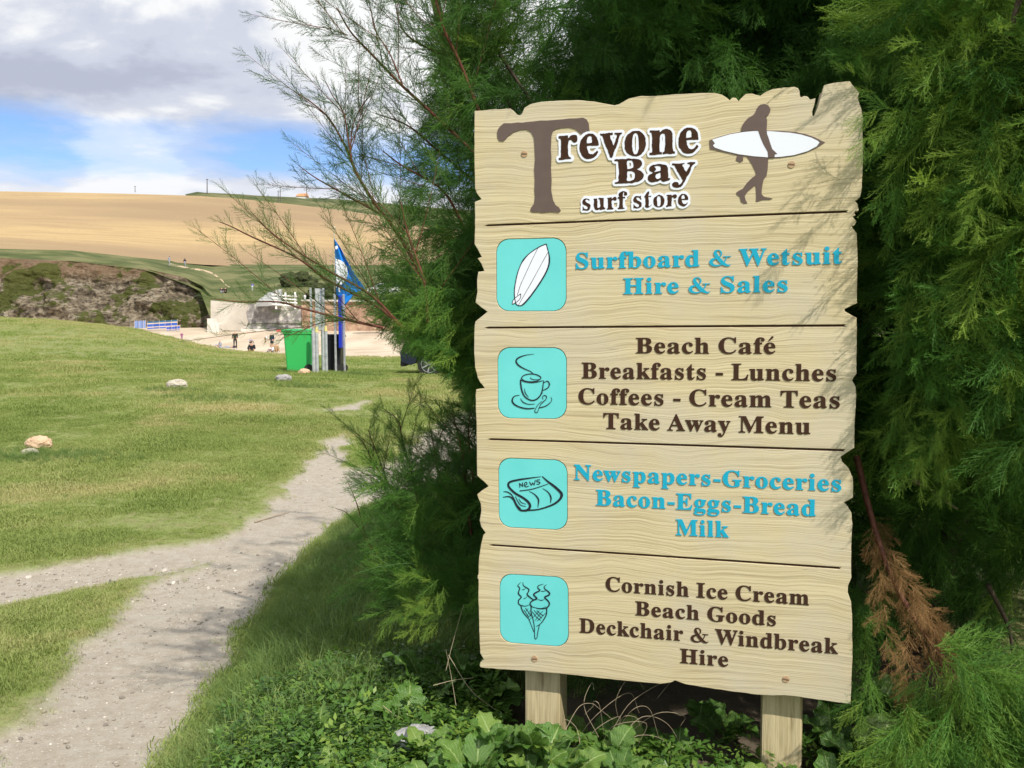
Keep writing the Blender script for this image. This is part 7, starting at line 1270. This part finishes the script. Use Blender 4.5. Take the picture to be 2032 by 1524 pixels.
# bough sweeping down to the lower right, partly dead
bough = [(1700, 905), (1725, 1010), (1760, 1120), (1810, 1220), (1880, 1320), (1930, 1400), (1990, 1500), (2060, 1600)]
P = branch([at(x_, y_, 2.42 - .06 * i) for i, (x_, y_) in enumerate(bough)], .009, .005, bark_red, tam)
dead = Cloud(False)
dress(dead, P[8:34], .012, .40, .40, tint=.5, up=-.6, start=0, spread=.75, tv=.45)
for (x_, y_, ln, dx) in ((1765, 1090, .28, .45), (1775, 1120, .30, .55), (1745, 1130, .25, .1), (1800, 1170, .3, .6), (1800, 1260, .22, .0), (1805, 1300, .26, .05), (1815, 1340, .2, .2)):
    shoot(dead, at(x_, y_, 2.2), (dx, -.05, -.75), ln, .016, .26, .6, droop=.3)
cl.low = True
for (x_, y_, ln, dx, dz) in ((1860, 1270, .3, .7, -.4), (1880, 1300, .35, .6, -.6), (1840, 1310, .3, .1, -.9), (1900, 1350, .35, .5, -.6), (1930, 1390, .35, .4, -.7), (1880, 1370, .3, -.1, -.9), (1960, 1400, .4, .6, -.4), (1850, 1400, .25, -.1, -.9), (1930, 1460, .3, .2, -.8), (1740, 1230, .2, -.1, -.9), (1960, 1340, .3, .6, -.5), (1990, 1440, .3, .3, -.8), (1800, 1390, .2, -.2, -.8)):
    for k in range(3):
        shoot(cl, at(x_ + R(-15, 15), y_ + R(-15, 15), 2.05 + R(-.12, .08)), (dx + R(-.2, .2), -.1, dz + R(-.15, .15)), ln, .026, .62, R(.45, .85), droop=.4)
for x_ in (1700, 1705, 1740, 1770): shoot(cl, at(x_, R(1080, 1220), 2.45), (-.2, -.2, -.8), .22, .03, .6, R(.4, .7), droop=.3)
dead.build('dead_foliage', SPR_DEAD, tam, 'dry rust brown sprays on the bough below the sign edge')
cl.build('foliage', SPR, tam)
open_cl.build('foliage', SPR_THIN, tam, 'thin grey green shoots reaching out over the grass')
# trunks and boughs inside
for pts in ([(1.35, 3.5, 0), (1.3, 3.45, .8), (1.1, 3.4, 1.6), (.8, 3.3, 2.4), (.5, 3.2, 3.3)], [(1.5, 3.4, 0), (1.7, 3.3, .9), (1.9, 3.1, 1.8), (2.0, 2.9, 2.8), (2.0, 2.7, 3.6)], [(.6, 3.6, 0), (.4, 3.5, .8), (.15, 3.4, 1.5), (-.1, 3.2, 2.1), (-.3, 3.0, 2.9)]):
    branch(pts, .055, .014, bark_dk, tam, 'trunk')
for pts in ([(1960, -60, 2.1), (1950, 60, 2.1), (1942, 140, 2.12), (1958, 220, 2.2)], [(2028, -20, 2.0), (2005, 60, 2.02), (1980, 140, 2.1)], [(1030, -20, 3.0), (960, 60, 3.0), (990, 150, 3.0), (1030, 260, 3.0)], [(950, 30, 2.9), (1000, 120, 2.9), (1060, 210, 2.9)], [(1840, 660, 2.5), (1870, 720, 2.5), (1890, 760, 2.45)], [(1810, 950, 2.7), (1900, 1010, 2.7)], [(1960, 1160, 2.6), (2000, 1240, 2.6), (2010, 1300, 2.6)]):
    branch([at(*q) for q in pts], .008, .004, bark_dk if pts[0][0] != 1810 else bark_pale, tam)

# low young tamarisk on the bank
yc = Cloud(False)
def ystem(pts, Y, r0, step, sc0, sc1, ti, up=.35, sn=3, m=bark_red):
    P = branch([at(x_, y_, Y) for x_, y_ in pts], r0, .001, m, young)
    dress(yc, P, step, sc0, sc1, tint=ti, up=up, start=.15, spread=.65)
    for k in range(sn):
        i = int(len(P) * (.15 + .6 * k / max(1, sn))); t_ = P[i + 1] - P[i]; t_ /= np.linalg.norm(t_)
        q = np.cross(t_, [0, 1, 0]) * (1 if k % 2 else -1); d = t_ * .9 + q * .5; d /= np.linalg.norm(d); ln = R(.14, .26)
        TWIGS.append((np.array([P[i] + d * ln * s_ for s_ in np.linspace(0, 1, 5)]), .0015, .0006))
        dress(yc, np.array([P[i] + d * ln * s_ for s_ in np.linspace(0, 1, 5)]), step * 1.1, sc0 * .6, sc1 * .8, tint=ti, up=up, start=.1, spread=.6)
ystem([(850, 1130), (820, 1040), (790, 985), (745, 925), (722, 880), (703, 862)], 3.15, .006, .022, .50, .20, .30, sn=5)
ystem([(840, 1060), (822, 960), (800, 880), (790, 835), (762, 812)], 3.2, .005, .022, .50, .2, .25, sn=5)
ystem([(770, 960), (750, 905), (733, 860), (735, 845)], 3.2, .003, .024, .36, .2, .2, sn=2)
ystem([(935, 1060), (925, 960), (917, 900), (905, 845), (895, 815)], 3.0, .006, .024, .46, .22, .15, sn=4)
ystem([(900, 1000), (870, 935), (860, 880), (850, 835)], 3.1, .004, .024, .46, .2, .2, sn=3)
ystem([(940, 960), (930, 860), (935, 800)], 3.0, .004, .024, .46, .22, .1, sn=3)
ystem([(745, 1110), (725, 1060), (708, 1000), (690, 955)], 3.2, .0035, .05, .2, .12, .7, sn=0)
ystem([(750, 1105), (720, 1060), (690, 1020), (665, 1008)], 3.2, .0035, .06, .16, .1, .7, sn=0)
for _ in range(75):
    x_ = R(790, 1010); y_ = R(970, 1240); shoot(yc, at(x_, y_, R(2.85, 3.4)), (-.35 + R(-.6, .4), R(-.4, .2), .7 + R(-.6, .3)), R(.12, .26), .036, R(.45, .75), R(.15, .7), droop=.2)
for (x_, y_, dx, dz) in ((860, 1150, -.9, .1), (870, 1165, -.8, -.3), (850, 1190, -.9, 0), (870, 1210, -.9, -.2), (860, 1235, -.9, -.1)):
    shoot(yc, at(x_ + 10, y_, 2.65), (dx, -.3, dz + R(-.2, .2)), .10, .022, .28, .85, droop=.2)
for _ in range(26):
    shoot(yc, at(R(960, 1100), R(780, 1200), R(3.0, 3.6)), (-.6 + R(-.3, .3), -.1, R(-.2, .6)), R(.2, .3), .04, .8, R(.1, .4), droop=.3)
yc.build('foliage', SPR, young)

def tubes(name, L_, m, parent):
    V = []; Fq = []
    for P, r0, r1 in L_:
        P = np.asarray(P); n0 = len(V); T_ = np.gradient(P, axis=0)
        for i, (p, t_) in enumerate(zip(P, T_)):
            a = np.cross(t_, [.13, .21, .97]); a /= np.linalg.norm(a) + 1e-9; b_ = np.cross(t_, a); b_ /= np.linalg.norm(b_) + 1e-9
            r_ = r0 + (r1 - r0) * i / (len(P) - 1)
            for k in range(3): w = 2.094 * k; V.append(p + (a * math.cos(w) + b_ * math.sin(w)) * r_)
        for i in range(len(P) - 1):
            for k in range(3): Fq.append((n0 + i * 3 + k, n0 + i * 3 + (k + 1) % 3, n0 + (i + 1) * 3 + (k + 1) % 3, n0 + (i + 1) * 3 + k))
    return tag(link(name, fast_mesh(name, V, None, Fq, True), m, parent), kind='stuff')
tubes('twigs', TWIGS, bark_red, tam)

# ------------------------------------------------------------------ grass
def make_tuft(seed, n, h0, h1, spread, w, lean=.5, name='grass_tuft'):
    r = np.random.RandomState(seed); V = []; Tn = []; Q = []
    for i in range(n):
        a = r.uniform(0, 6.283); rad = spread * math.sqrt(r.rand()); p = np.array([0.0, rad * math.cos(a), rad * math.sin(a)])   # X is up here
        h = r.uniform(h0, h1); a2 = r.uniform(0, 6.283); le = r.uniform(.1, lean) * h
        d = np.array([0, math.cos(a2), math.sin(a2)]); s_ = np.array([0, -math.sin(a2), math.cos(a2)]) * w * r.uniform(.6, 1.2) / 2
        m1 = p + np.array([h * .55, 0, 0]) + d * le * .35; m2 = p + np.array([h * (1 - .25 * lean), 0, 0]) + d * le
        n0 = len(V); V.extend([p - s_, p + s_, m1 - s_ * .8, m1 + s_ * .8, m2]); Q.append((n0, n0 + 1, n0 + 3, n0 + 2)); Tn.append((n0 + 2, n0 + 3, n0 + 4))
    return fast_mesh(name, V, Tn, Q)
blade_m = leafmat('grass_blade', (.17, .25, .058), (.29, .365, .105), (.52, .47, .235), trans=.35, rough=.6)
blade_long = leafmat('long_grass_blade', (.10, .175, .050), (.19, .29, .085), (.46, .45, .20), trans=.35, rough=.55)
TUF = []
for i in range(6):
    me = make_tuft(400 + i, 34, .012, .034, .055, .0028, 1.3); me.materials.append(blade_m); TUF.append(me)
TUF_L = []
for i in range(6):
    me = make_tuft(500 + i, 30, .07, .19, .045, .0030, .9); me.materials.append(blade_long); TUF_L.append(me)
def lawn_pts(n, y0, y1, pxa, pxb):
    u_ = rng.rand(n); y = np.sqrt(y0 ** 2 + u_ * (y1 ** 2 - y0 ** 2)); x = (rng.uniform(pxa, pxb, n) - CX) / FPX * y
    return x, y
def put_grass(name, pr, x, y, sc, tint, keep, label, lean=.12):
    k = keep > 0; x, y, sc, tint = x[k], y[k], sc[k], tint[k]
    z = ground_z(x, y) - .003
    D = np.stack([rng.randn(len(x)) * lean, rng.randn(len(x)) * lean, np.ones(len(x))], 1)
    return scatter(name, pr, np.stack([x, y, z], 1), euler_from_axes(D, rng.uniform(0, 6.28, len(x))), sc, np.clip(tint, 0, 1), None, label, 'grass')
def patchy(x, y):
    return .50 + .34 * vnoise(x, y, .9, 4) + .30 * vnoise(x + 50, y, 3.5, 2) + .6 * np.maximum(0, vnoise(x + 9, y + 4, .6, 3) - .25) + rng.uniform(-.12, .12, len(x)) + .45 * np.exp(-(((x + 4.9) / 1.0) ** 2 + ((y - 14.8) / .8) ** 2)) + .35 * np.exp(-(((x + 4.2) / .9) ** 2 + ((y - 8.6) / .5) ** 2))
xs_, ys_ = [], []
for n, y0, y1 in ((15000, 2.6, 7), (26000, 7, 14), (26000, 14, 26), (17000, 26, 60)):
    x, y = lawn_pts(n, y0, y1, -250, 1250); xs_.append(x); ys_.append(y)
x = np.concatenate(xs_); y = np.concatenate(ys_)
sdv = path_sd(x, y)
near_path = 1 - sstep(.0, .35, sdv)
keep = (sdv > rng.uniform(-.05, .07, len(x))) & ~((x > -1.45) & (x < 3) & (y < 6.8))
tint = patchy(x, y) + .30 * near_path * rng.rand(len(x)) + .25 * sstep(25, 50, y)
sc = (1.0 + .9 * vnoise(x, y, .8, 3)) * np.interp(y, [3, 8, 20, 60], [1.0, 1.35, 2.2, 4.0]) * (1 - .35 * near_path)
put_grass('lawn_grass', TUF, x, y, np.clip(sc, .4, 6), tint, keep, 'short trodden grass covering the green')
# taller, darker grass round the stones and bins
xs_, ys_, ss_ = [], [], []
for (px, py, Y, rx, ry, n) in ((60, 925, 10.5, .9, .45, 260), (160, 940, 10.3, .8, .35, 130), (430, 812, 16.2, 1.2, .5, 200), (350, 800, 17.2, .7, .3, 160), (600, 785, 18.6, .7, .3, 160), (530, 770, 19.3, .8, .25, 120), (700, 735, 22.4, .8, .4, 420), (640, 732, 22.2, .6, .3, 160), (590, 738, 22.2, .7, .2, 120)):
    q = at(px, py, Y); a = rng.uniform(0, 6.28, n); r_ = np.sqrt(rng.rand(n)); xs_.append(q[0] + rx * r_ * np.cos(a)); ys_.append(Y + ry * r_ * np.sin(a)); ss_.append(rng.uniform(.6, 1.1, n) * (1.3 - .5 * r_))
x = np.concatenate(xs_); y = np.concatenate(ys_)
put_grass('tall_grass_clumps', TUF_L, x, y, np.concatenate(ss_) * .72, .42 + .25 * rng.randn(len(x)), path_sd(x, y) > 0, 'darker tufts of long grass round the stones and posts', .5)
# grassy bank below the sign
n = 5200
x = rng.uniform(-1.55, 1.2, n); y = rng.uniform(2.5, 7.2, n); sdv = path_sd(x, y)
edge = 1 - sstep(0, .25, sdv)
keep = (sdv > .0) & ~((x > -.35) & (y < 3.0)) & ~((x > .2) & (y < 3.4)) & (rng.rand(n) < np.interp(x, [-1.5, -.6, 0, 1.2], [1, 1, .5, .15]))
put_grass('bank_grass', TUF_L, x, y, (.95 - .45 * edge) * rng.uniform(.7, 1.25, n), .40 + .3 * vnoise(x, y, .5, 3) + .25 * edge + rng.uniform(-.15, .15, n), keep, 'long soft grass on the bank between path and sign', .4)
n = 9000
x = rng.uniform(-1.6, .3, n); y = rng.uniform(2.3, 8, n); sdv = path_sd(x, y)
put_grass('bank_turf', TUF, x, y, rng.uniform(.9, 1.8, n), .35 + .3 * vnoise(x, y, .5, 3) + rng.uniform(-.1, .2, n), (sdv > -.03) & ~((x > -.2) & (y < 3.0)), 'short turf under the long grass of the bank', .3)

# rougher tufts and rosettes that break up the green, and stray grass on the path edge
n = 900; x, y = lawn_pts(n, 4, 26, -250, 1250); cl_ = vnoise(x, y, 1.3, 3) > .02
put_grass('rough_tufts', TUF_L, x, y, rng.uniform(.22, .5, n) * np.interp(y, [4, 26], [.8, 1.3]), .55 + .35 * rng.randn(n), cl_ & (path_sd(x, y) > .02) & ~((x > -1.45) & (y < 6.8)), 'scattered rougher tufts standing out of the trodden green', .5)
n = 2600; x, y = lawn_pts(n, 3, 14, -250, 1100); sdv = path_sd(x, y)
put_grass('path_edge_grass', TUF, x, y, rng.uniform(.4, 1.0, n), .6 + .3 * rng.randn(n), (sdv < 0) & (sdv > -.16) & (vnoise(x, y, .2, 2) > .0), 'thin grass creeping over the path edges', .3)

# gravel on the path
def make_pebble(seed):
    r = random.Random(seed); bm = bmesh.new(); bmesh.ops.create_icosphere(bm, subdivisions=1, radius=.5)
    for v in bm.verts: v.co = Vector((v.co.x * .55, v.co.y * 1.0, v.co.z * .8)) * (1 + r.uniform(-.22, .22))
    me = bpy.data.meshes.new('pebble'); bm.to_mesh(me); bm.free(); return me
peb_m = leafmat('pebble', (.17, .155, .14), (.36, .32, .27), (.66, .62, .56), trans=0.0, rough=.85)
PEB = []
for i in range(6):
    me = make_pebble(i); me.materials.append(peb_m); PEB.append(me)
xs_, ys_ = [], []
for n, y0, y1 in ((9000, 2.6, 6), (5000, 6, 12)):
    x, y = lawn_pts(n, y0, y1, -300, 1100); xs_.append(x); ys_.append(y)
x = np.concatenate(xs_); y = np.concatenate(ys_); sdv = path_sd(x, y)
n = len(x); dens = .55 + .6 * vnoise(x, y, .5, 3)
keep = (sdv < -.01) & (rng.rand(n) < dens) & (x < 0)
sc = rng.gamma(1.8, .0045, n) + .003
k = keep; x, y, sc = x[k], y[k], sc[k]; n = len(x)
D = np.stack([rng.randn(n) * .3, rng.randn(n) * .3, np.ones(n)], 1)
scatter('path_gravel', PEB, np.stack([x, y, ground_z(x, y) + sc * .12], 1), euler_from_axes(D, rng.uniform(0, 6.28, n)), sc, rng.beta(1.6, 1.8, n), None, 'small loose stones scattered over the path', 'gravel')

# ------------------------------------------------------------------ sea beet and other broad leaves at the foot of the sign
lm = mat('beet_leaf', rough=.26, spec=.6)
t = lm.node_tree; p = t.nodes['Principled BSDF']
uvn = N(t, 'ShaderNodeAttribute', attribute_name='leafuv')
su = N(t, 'ShaderNodeSeparateXYZ'); L(t, uvn.outputs['Vector'], su.inputs[0])
av = math_(t, 'ABSOLUTE', su.outputs[1])
mid = ramp(t, av, [(.03, 1.0), (.075, 0.0)])
vein = math_(t, 'SINE', math_(t, 'MULTIPLY', math_(t, 'SUBTRACT', su.outputs[0], math_(t, 'MULTIPLY', av, .55)), 44.0))
vein = ramp(t, vein, [(.90, 0.0), (1.0, .75)])
oi = N(t, 'ShaderNodeObjectInfo'); c = N(t, 'ShaderNodeTexCoord').outputs['Object']
nz = noise_(t, c, 40, 4, .6)
gcol = mix(t, nz, (.055, .150, .020), (.115, .250, .042))
gcol = mix(t, ramp(t, oi.outputs['Random'], [(.55, 0), (1, .7)]), gcol, (.22, .33, .05))
gcol = mix(t, math_(t, 'MAXIMUM', mid, vein), gcol, (.30, .42, .14))
L(t, gcol, p.inputs['Base Color'])
bp = N(t, 'ShaderNodeBump', ins={'Strength': .8, 'Distance': .0025}); L(t, math_(t, 'ADD', math_(t, 'MULTIPLY', noise_(t, c, 55, 3, .5), 1.2), math_(t, 'MULTIPLY', vein, -.4)), bp.inputs['Height']); L(t, bp.outputs[0], p.inputs['Normal'])
tr = N(t, 'ShaderNodeBsdfTranslucent'); L(t, gcol, tr.inputs[0]); msx = N(t, 'ShaderNodeMixShader'); msx.inputs[0].default_value = .22
L(t, p.outputs[0], msx.inputs[1]); L(t, tr.outputs[0], msx.inputs[2]); L(t, msx.outputs[0], t.nodes['Material Output'].inputs[0])
stalk_m = mat('leaf_stalk', (.14, .22, .06), .5)
def make_leaf(seed, ratio=.5):
    """unit leaf along +X, edges waved, blade folded at the midrib, with stalk"""
    r = np.random.RandomState(seed); nx, ny = 15, 8; V = []; UVv = []; Q = []
    ph = r.uniform(0, 6.28, 3); arch = r.uniform(.15, .5); curl = r.uniform(-.25, .25); x0 = .22
    for i in range(nx + 1):
        s_ = i / nx; w = ratio * .5 * (math.sin(math.pi * s_ ** .72) ** .75 if 0 < s_ < 1 else 0) + .012
        for j in range(-ny // 2, ny // 2 + 1):
            v = j / (ny / 2); edge = abs(v) ** 2
            ww = w * (1 + .10 * edge * math.sin(s_ * 19 + ph[0] + v))
            x = x0 + (1 - x0) * s_; z = arch * (math.sin(s_ * 2.0) * .5 - s_ * s_ * .45)
            z += .18 * abs(v) * ww + .065 * edge * math.sin(s_ * 21 + ph[1] * (1 if v > 0 else 2)) * (.4 + s_) * (1 - .3 * s_) + curl * v * s_ * .15
            z += .012 * math.sin(s_ * 40 + abs(v) * 7) * (1 - abs(v))
            V.append((x, v * ww, z)); UVv.append((s_, v, 0))
    k = ny + 1
    for i in range(nx):
        for j in range(ny): Q.append((i * k + j, (i + 1) * k + j, (i + 1) * k + j + 1, i * k + j + 1))
    n0 = len(V)
    for i in range(5):
        s_ = i / 4 * (x0 + .03)
        for a in range(4):
            w_ = .016 * (1 - .3 * i / 4); V.append((s_, w_ * math.cos(a * 1.571), w_ * math.sin(a * 1.571) - .10 * (1 - i / 4) ** 2)); UVv.append((0, 0, 0))
    for i in range(4):
        for a in range(4): Q.append((n0 + i * 4 + a, n0 + i * 4 + (a + 1) % 4, n0 + (i + 1) * 4 + (a + 1) % 4, n0 + (i + 1) * 4 + a))
    me = fast_mesh('leaf', V, None, Q, smooth=True)
    a_ = me.attributes.new('leafuv', 'FLOAT_VECTOR', 'POINT'); a_.data.foreach_set('vector', np.array(UVv, np.float32).ravel())
    me.materials.append(lm); return me
LEAF = [make_leaf(i, r_) for i, r_ in enumerate((.55, .5, .62, .45, .7, .58, .52, .66))]
def beet(px, py, Y, n, ln, label, up=.75, name='sea_beet'):
    q = at(px, py, Y); z = max(gz(q[0], Y), q[2] - ln * 1.1)
    t_ = empty(name, (q[0], Y, z), label, 'plant', 'broad leaved plants at the foot of the sign')
    a0 = rnd.uniform(0, 6.28)
    for i in range(n + 2):
        o = bpy.data.objects.new('leaf', rnd.choice(LEAF)); COL.objects.link(o); o.parent = t_
        a = a0 + i * 2.4 + rnd.uniform(-.3, .3); e_ = up * rnd.uniform(.35, 1.15); s_ = ln * rnd.uniform(.6, 1.05)
        o.rotation_euler = Euler((rnd.uniform(-.45, .45), -e_, a)); o.scale = (s_, s_, s_)
        o.location = (rnd.uniform(-.015, .015), rnd.uniform(-.015, .015), (z and 0) + rnd.uniform(0, .03))
    return t_
PL = [(1060, 1440, 2.10, 7, .15, 'sea beet climbing in front of the left post'), (940, 1430, 2.12, 9, .15, 'curly sea beet just left of the left post'), (870, 1500, 2.05, 9, .17, 'large blistered sea beet in front of the white rock'),
 (1010, 1500, 2.05, 9, .15, 'glossy sea beet at the bottom edge before the left post'), (1140, 1490, 2.05, 8, .15, 'broad sea beet right of the left post'), (1225, 1470, 2.15, 8, .11, 'small bright beet between the two posts'), (1275, 1490, 2.12, 7, .09, 'tiny pale beet on the soil between the posts'),
 (1340, 1510, 2.10, 6, .08, 'low seedlings before the bare soil'), (1440, 1400, 2.62, 7, .15, 'shiny plant left of the right post'), (1395, 1375, 2.7, 5, .12, 'yellowing plant peeping under the board'), (1470, 1500, 2.15, 5, .10, 'small beet touching the right post'),
 (1660, 1390, 2.50, 8, .19, 'dark broad plant right of the right post'), (1740, 1300, 2.65, 9, .22, 'tall dark plant under the brown sprays'), (1720, 1440, 2.35, 9, .20, 'wide leaved plant near the wooden stake'), (1650, 1490, 2.2, 8, .16, 'beet against the right side of the right post'),
 (1800, 1370, 2.6, 8, .2, 'shaded plant below the bough'), (1800, 1480, 2.4, 8, .18, 'plant behind the wooden stake'), (1880, 1500, 2.4, 7, .18, 'plant half hidden by the hanging green sprays'),
 (850, 1300, 2.9, 9, .20, 'dark dock leaves below the young tamarisk'), (760, 1310, 2.95, 8, .17, 'shaded leaves at the edge of the long grass'), (920, 1250, 2.95, 8, .2, 'dark leaves close to the board edge'), (700, 1370, 2.75, 8, .15, 'leafy plant where the long grass ends'),
 (800, 1390, 2.65, 8, .16, 'dark leaves behind the white rock'), (890, 1380, 2.6, 7, .15, 'yellow spotted plant below the board corner'), (640, 1430, 2.55, 8, .13, 'heart leaved plant in the middle of the weeds'), (560, 1420, 2.6, 8, .11, 'small leaved plant near the path edge'),
 (720, 1470, 2.35, 9, .13, 'bright beet left of the white rock'), (610, 1500, 2.35, 9, .11, 'low bright weeds at the bottom edge'), (530, 1490, 2.45, 8, .09, 'first small plant beside the path'), (660, 1330, 2.85, 7, .13, 'pale leaves rising out of the long grass'), (780, 1500, 2.2, 8, .12, 'small plant at the bottom edge left of the white rock'),
 (960, 1320, 2.8, 7, .17, 'dark leaves in the gap below the board corner'),
 (1255, 1425, 2.5, 7, .14, 'shaded plant right of the dry grass tangle'), (1340, 1440, 2.45, 7, .12, 'small plant on the dark soil midway between the posts'), (1180, 1430, 2.55, 7, .15, 'dark plant behind the dry grass tangle'),
 (780, 1340, 2.85, 8, .14, 'leafy plant half way between long grass and board corner'), (600, 1370, 2.85, 8, .11, 'fresh leaves at the upper edge of the weeds'),
 (1075, 1405, 2.15, 7, .13, 'crinkled beet reaching up the face of the left post'), (985, 1395, 2.2, 8, .14, 'bright crinkled beet below the board beside the left post'), (1120, 1440, 2.12, 8, .14, 'bright beet at the right corner of the left post'), (930, 1500, 2.0, 9, .15, 'large ribbed beet low in front of the rock'),
 (1040, 1520, 1.98, 8, .14, 'ribbed beet cut by the bottom edge'), (700, 1520, 2.1, 9, .12, 'sunlit beet cut by the bottom edge left of the rock'), (1215, 1440, 2.25, 7, .10, 'curled seedling against the dark soil'),
 (1100, 1520, 1.95, 8, .14, 'beet cut by the bottom edge below the left post'), (1190, 1520, 1.98, 8, .13, 'beet at the bottom edge between the posts'), (905, 1455, 2.2, 9, .15, 'upright beet leaning over the white rock'), (1000, 1430, 2.2, 8, .15, 'tall beet with curled tips left of the left post'),
 (660, 1480, 2.3, 9, .12, 'round leaved plant in the sun among small weeds'), (580, 1460, 2.4, 8, .10, 'pale green plant between path and weeds'), (840, 1420, 2.4, 8, .14, 'beet just behind the white rock'), (745, 1415, 2.5, 8, .14, 'glossy plant above the bright beet'),
 (1290, 1530, 1.95, 7, .10, 'little beet at the bottom edge before the bare soil'), (1420, 1530, 2.0, 7, .10, 'beet at the bottom edge near the right post'), (1560, 1530, 1.95, 7, .11, 'beet at the bottom edge in front of the right post')]
for a in PL: beet(*a)
# small weeds between them
def make_weed(seed):
    r = np.random.RandomState(seed); V = []; Q = []
    for i in range(14):
        a = r.uniform(0, 6.28); h = r.uniform(.2, 1.0); rad = r.uniform(.1, .5); p = np.array([h * .6, rad * math.cos(a), rad * math.sin(a)])
        d = np.array([r.uniform(-.2, .6), math.cos(a), math.sin(a)]); d /= np.linalg.norm(d); s_ = np.cross(d, [1, 0, 0]); s_ /= np.linalg.norm(s_) + 1e-9; l = r.uniform(.22, .42); up_ = np.cross(s_, d)
        n0 = len(V); V.extend([p, p + d * l * .45 + s_ * l * .24 + up_ * .04, p + d * l + up_ * -.03, p + d * l * .45 - s_ * l * .24 + up_ * .04]); Q.append((n0, n0 + 1, n0 + 2, n0 + 3))
    return fast_mesh('weed', V, None, Q)
weed_m = leafmat('weed_leaf', (.05, .12, .02), (.11, .23, .04), (.26, .38, .07), trans=.3, rough=.35, spec=.5)
WD = []
for i in range(5):
    me = make_weed(i); me.materials.append(weed_m); WD.append(me)
n = 1500; x_ = rng.uniform(430, 1000, n); y_ = rng.uniform(1300, 1560, n); x_[1250:] = rng.uniform(1000, 1800, 250); y_[1250:] = rng.uniform(1480, 1560, 250)
Pw = []
for a_, b_ in zip(x_, y_):
    Y = float(np.interp(b_, [1300, 1560], [3.15, 2.15])); q = at(a_, b_, Y); 
    if path_sd(q[0], Y) > .05: Pw.append((q[0], Y, gz(q[0], Y) + .0))
Pw = np.array(Pw); n = len(Pw); Pw[:, 2] += rng.uniform(0, .09, n)
D = np.stack([rng.randn(n) * .25, rng.randn(n) * .25, np.ones(n)], 1)
scatter('ground_cover', WD, Pw, euler_from_axes(D, rng.uniform(0, 6.28, n)), rng.uniform(.045, .09, n), rng.beta(2, 2, n), None, 'low small leaved weeds between the beet plants', 'weeds')

n = 700; x, y = lawn_pts(n, 4, 22, -250, 1200); k = (path_sd(x, y) > .03) & (vnoise(x, y, .9, 3) > .08) & ~((x > -1.45) & (y < 6.8)); x = x[k]; y = y[k]; n = len(x)
D = np.stack([rng.randn(n) * .2, rng.randn(n) * .2, np.ones(n)], 1)
scatter('lawn_weeds', WD, np.stack([x, y, ground_z(x, y)], 1), euler_from_axes(D, rng.uniform(0, 6.28, n)), rng.uniform(.03, .07, n) * np.interp(y, [4, 22], [.8, 1.5]), rng.beta(2, 3, n), None, 'flat weed rosettes in the green', 'weeds')

# straw, rocks, sticks
def strand(pts, r_, m, parent, name):
    P = spline(pts, 6); return link(name, tube_mesh(name, P, np.linspace(r_, r_ * .4, len(P)), 4), m, parent)
straw_m = mat('straw', (.42, .35, .24), .8)
st = empty('dry_grass', tuple(at(1190, 1470, 2.45)), 'tangle of bleached dry grass hanging under the board', 'grass')
for i in range(14):
    x0, y0 = R(1110, 1240), R(1440, 1500); x1, y1 = x0 + R(-70, 130), y0 - R(20, 120)
    strand([at(x0, y0, 2.45 + R(-.1, .1)), at((x0 + x1) / 2 + R(-25, 25), (y0 + y1) / 2 - R(0, 30), 2.4), at(x1, y1, 2.42), at(x1 + R(-30, 40), y1 + R(10, 60), 2.42)], .0009, straw_m, st, 'stalk')
blob('rock', tuple(at(830, 1470, 2.48)), .065, (1.15, .8, .65), nmat('white_rock', [(.3, (.22, .22, .23)), (.6, (.42, .42, .43))], 20, .8, .7, 60), 'white rock half buried among the beet leaves', 'rock', rough=.14, freq=1.6)
b = B(); q0, q1 = at(1790, 1560, 2.2), at(1815, 1468, 2.25); b.cyl(q0, q1, .017, .014, 10)
tag(b.build('wooden_stake', nmat('stake_wood', [(.3, (.30, .17, .09)), (.6, (.48, .30, .18))], 50, .7)), 'short brown wooden stake sticking up at the lower right', 'stake')
b = B(); a_ = at(505, 1030, 7.3); b_ = at(575, 1012, 7.7); b.cyl((a_[0], a_[1], gz(a_[0], a_[1]) + .01), (b_[0], b_[1], gz(b_[0], b_[1]) + .012), .006, .004, 6)
tag(b.build('stick', bark_pale), 'thin dry stick lying at the edge of the path', 'stick')
dryb = empty('dry_stems', tuple(at(930, 1330, 2.7)), 'thin dry stems crossing below the board corner', 'stems')
for a in (((885, 1330), (900, 1270), (920, 1200)), ((890, 1300), (935, 1370), (985, 1410)), ((860, 1360), (900, 1350), (940, 1345)), ((905, 1400), (895, 1340), (885, 1290)), ((760, 1400), (800, 1440), (780, 1500))):
    strand([at(x_, y_, 2.6) for x_, y_ in a], .0012, straw_m, dryb, 'stem')
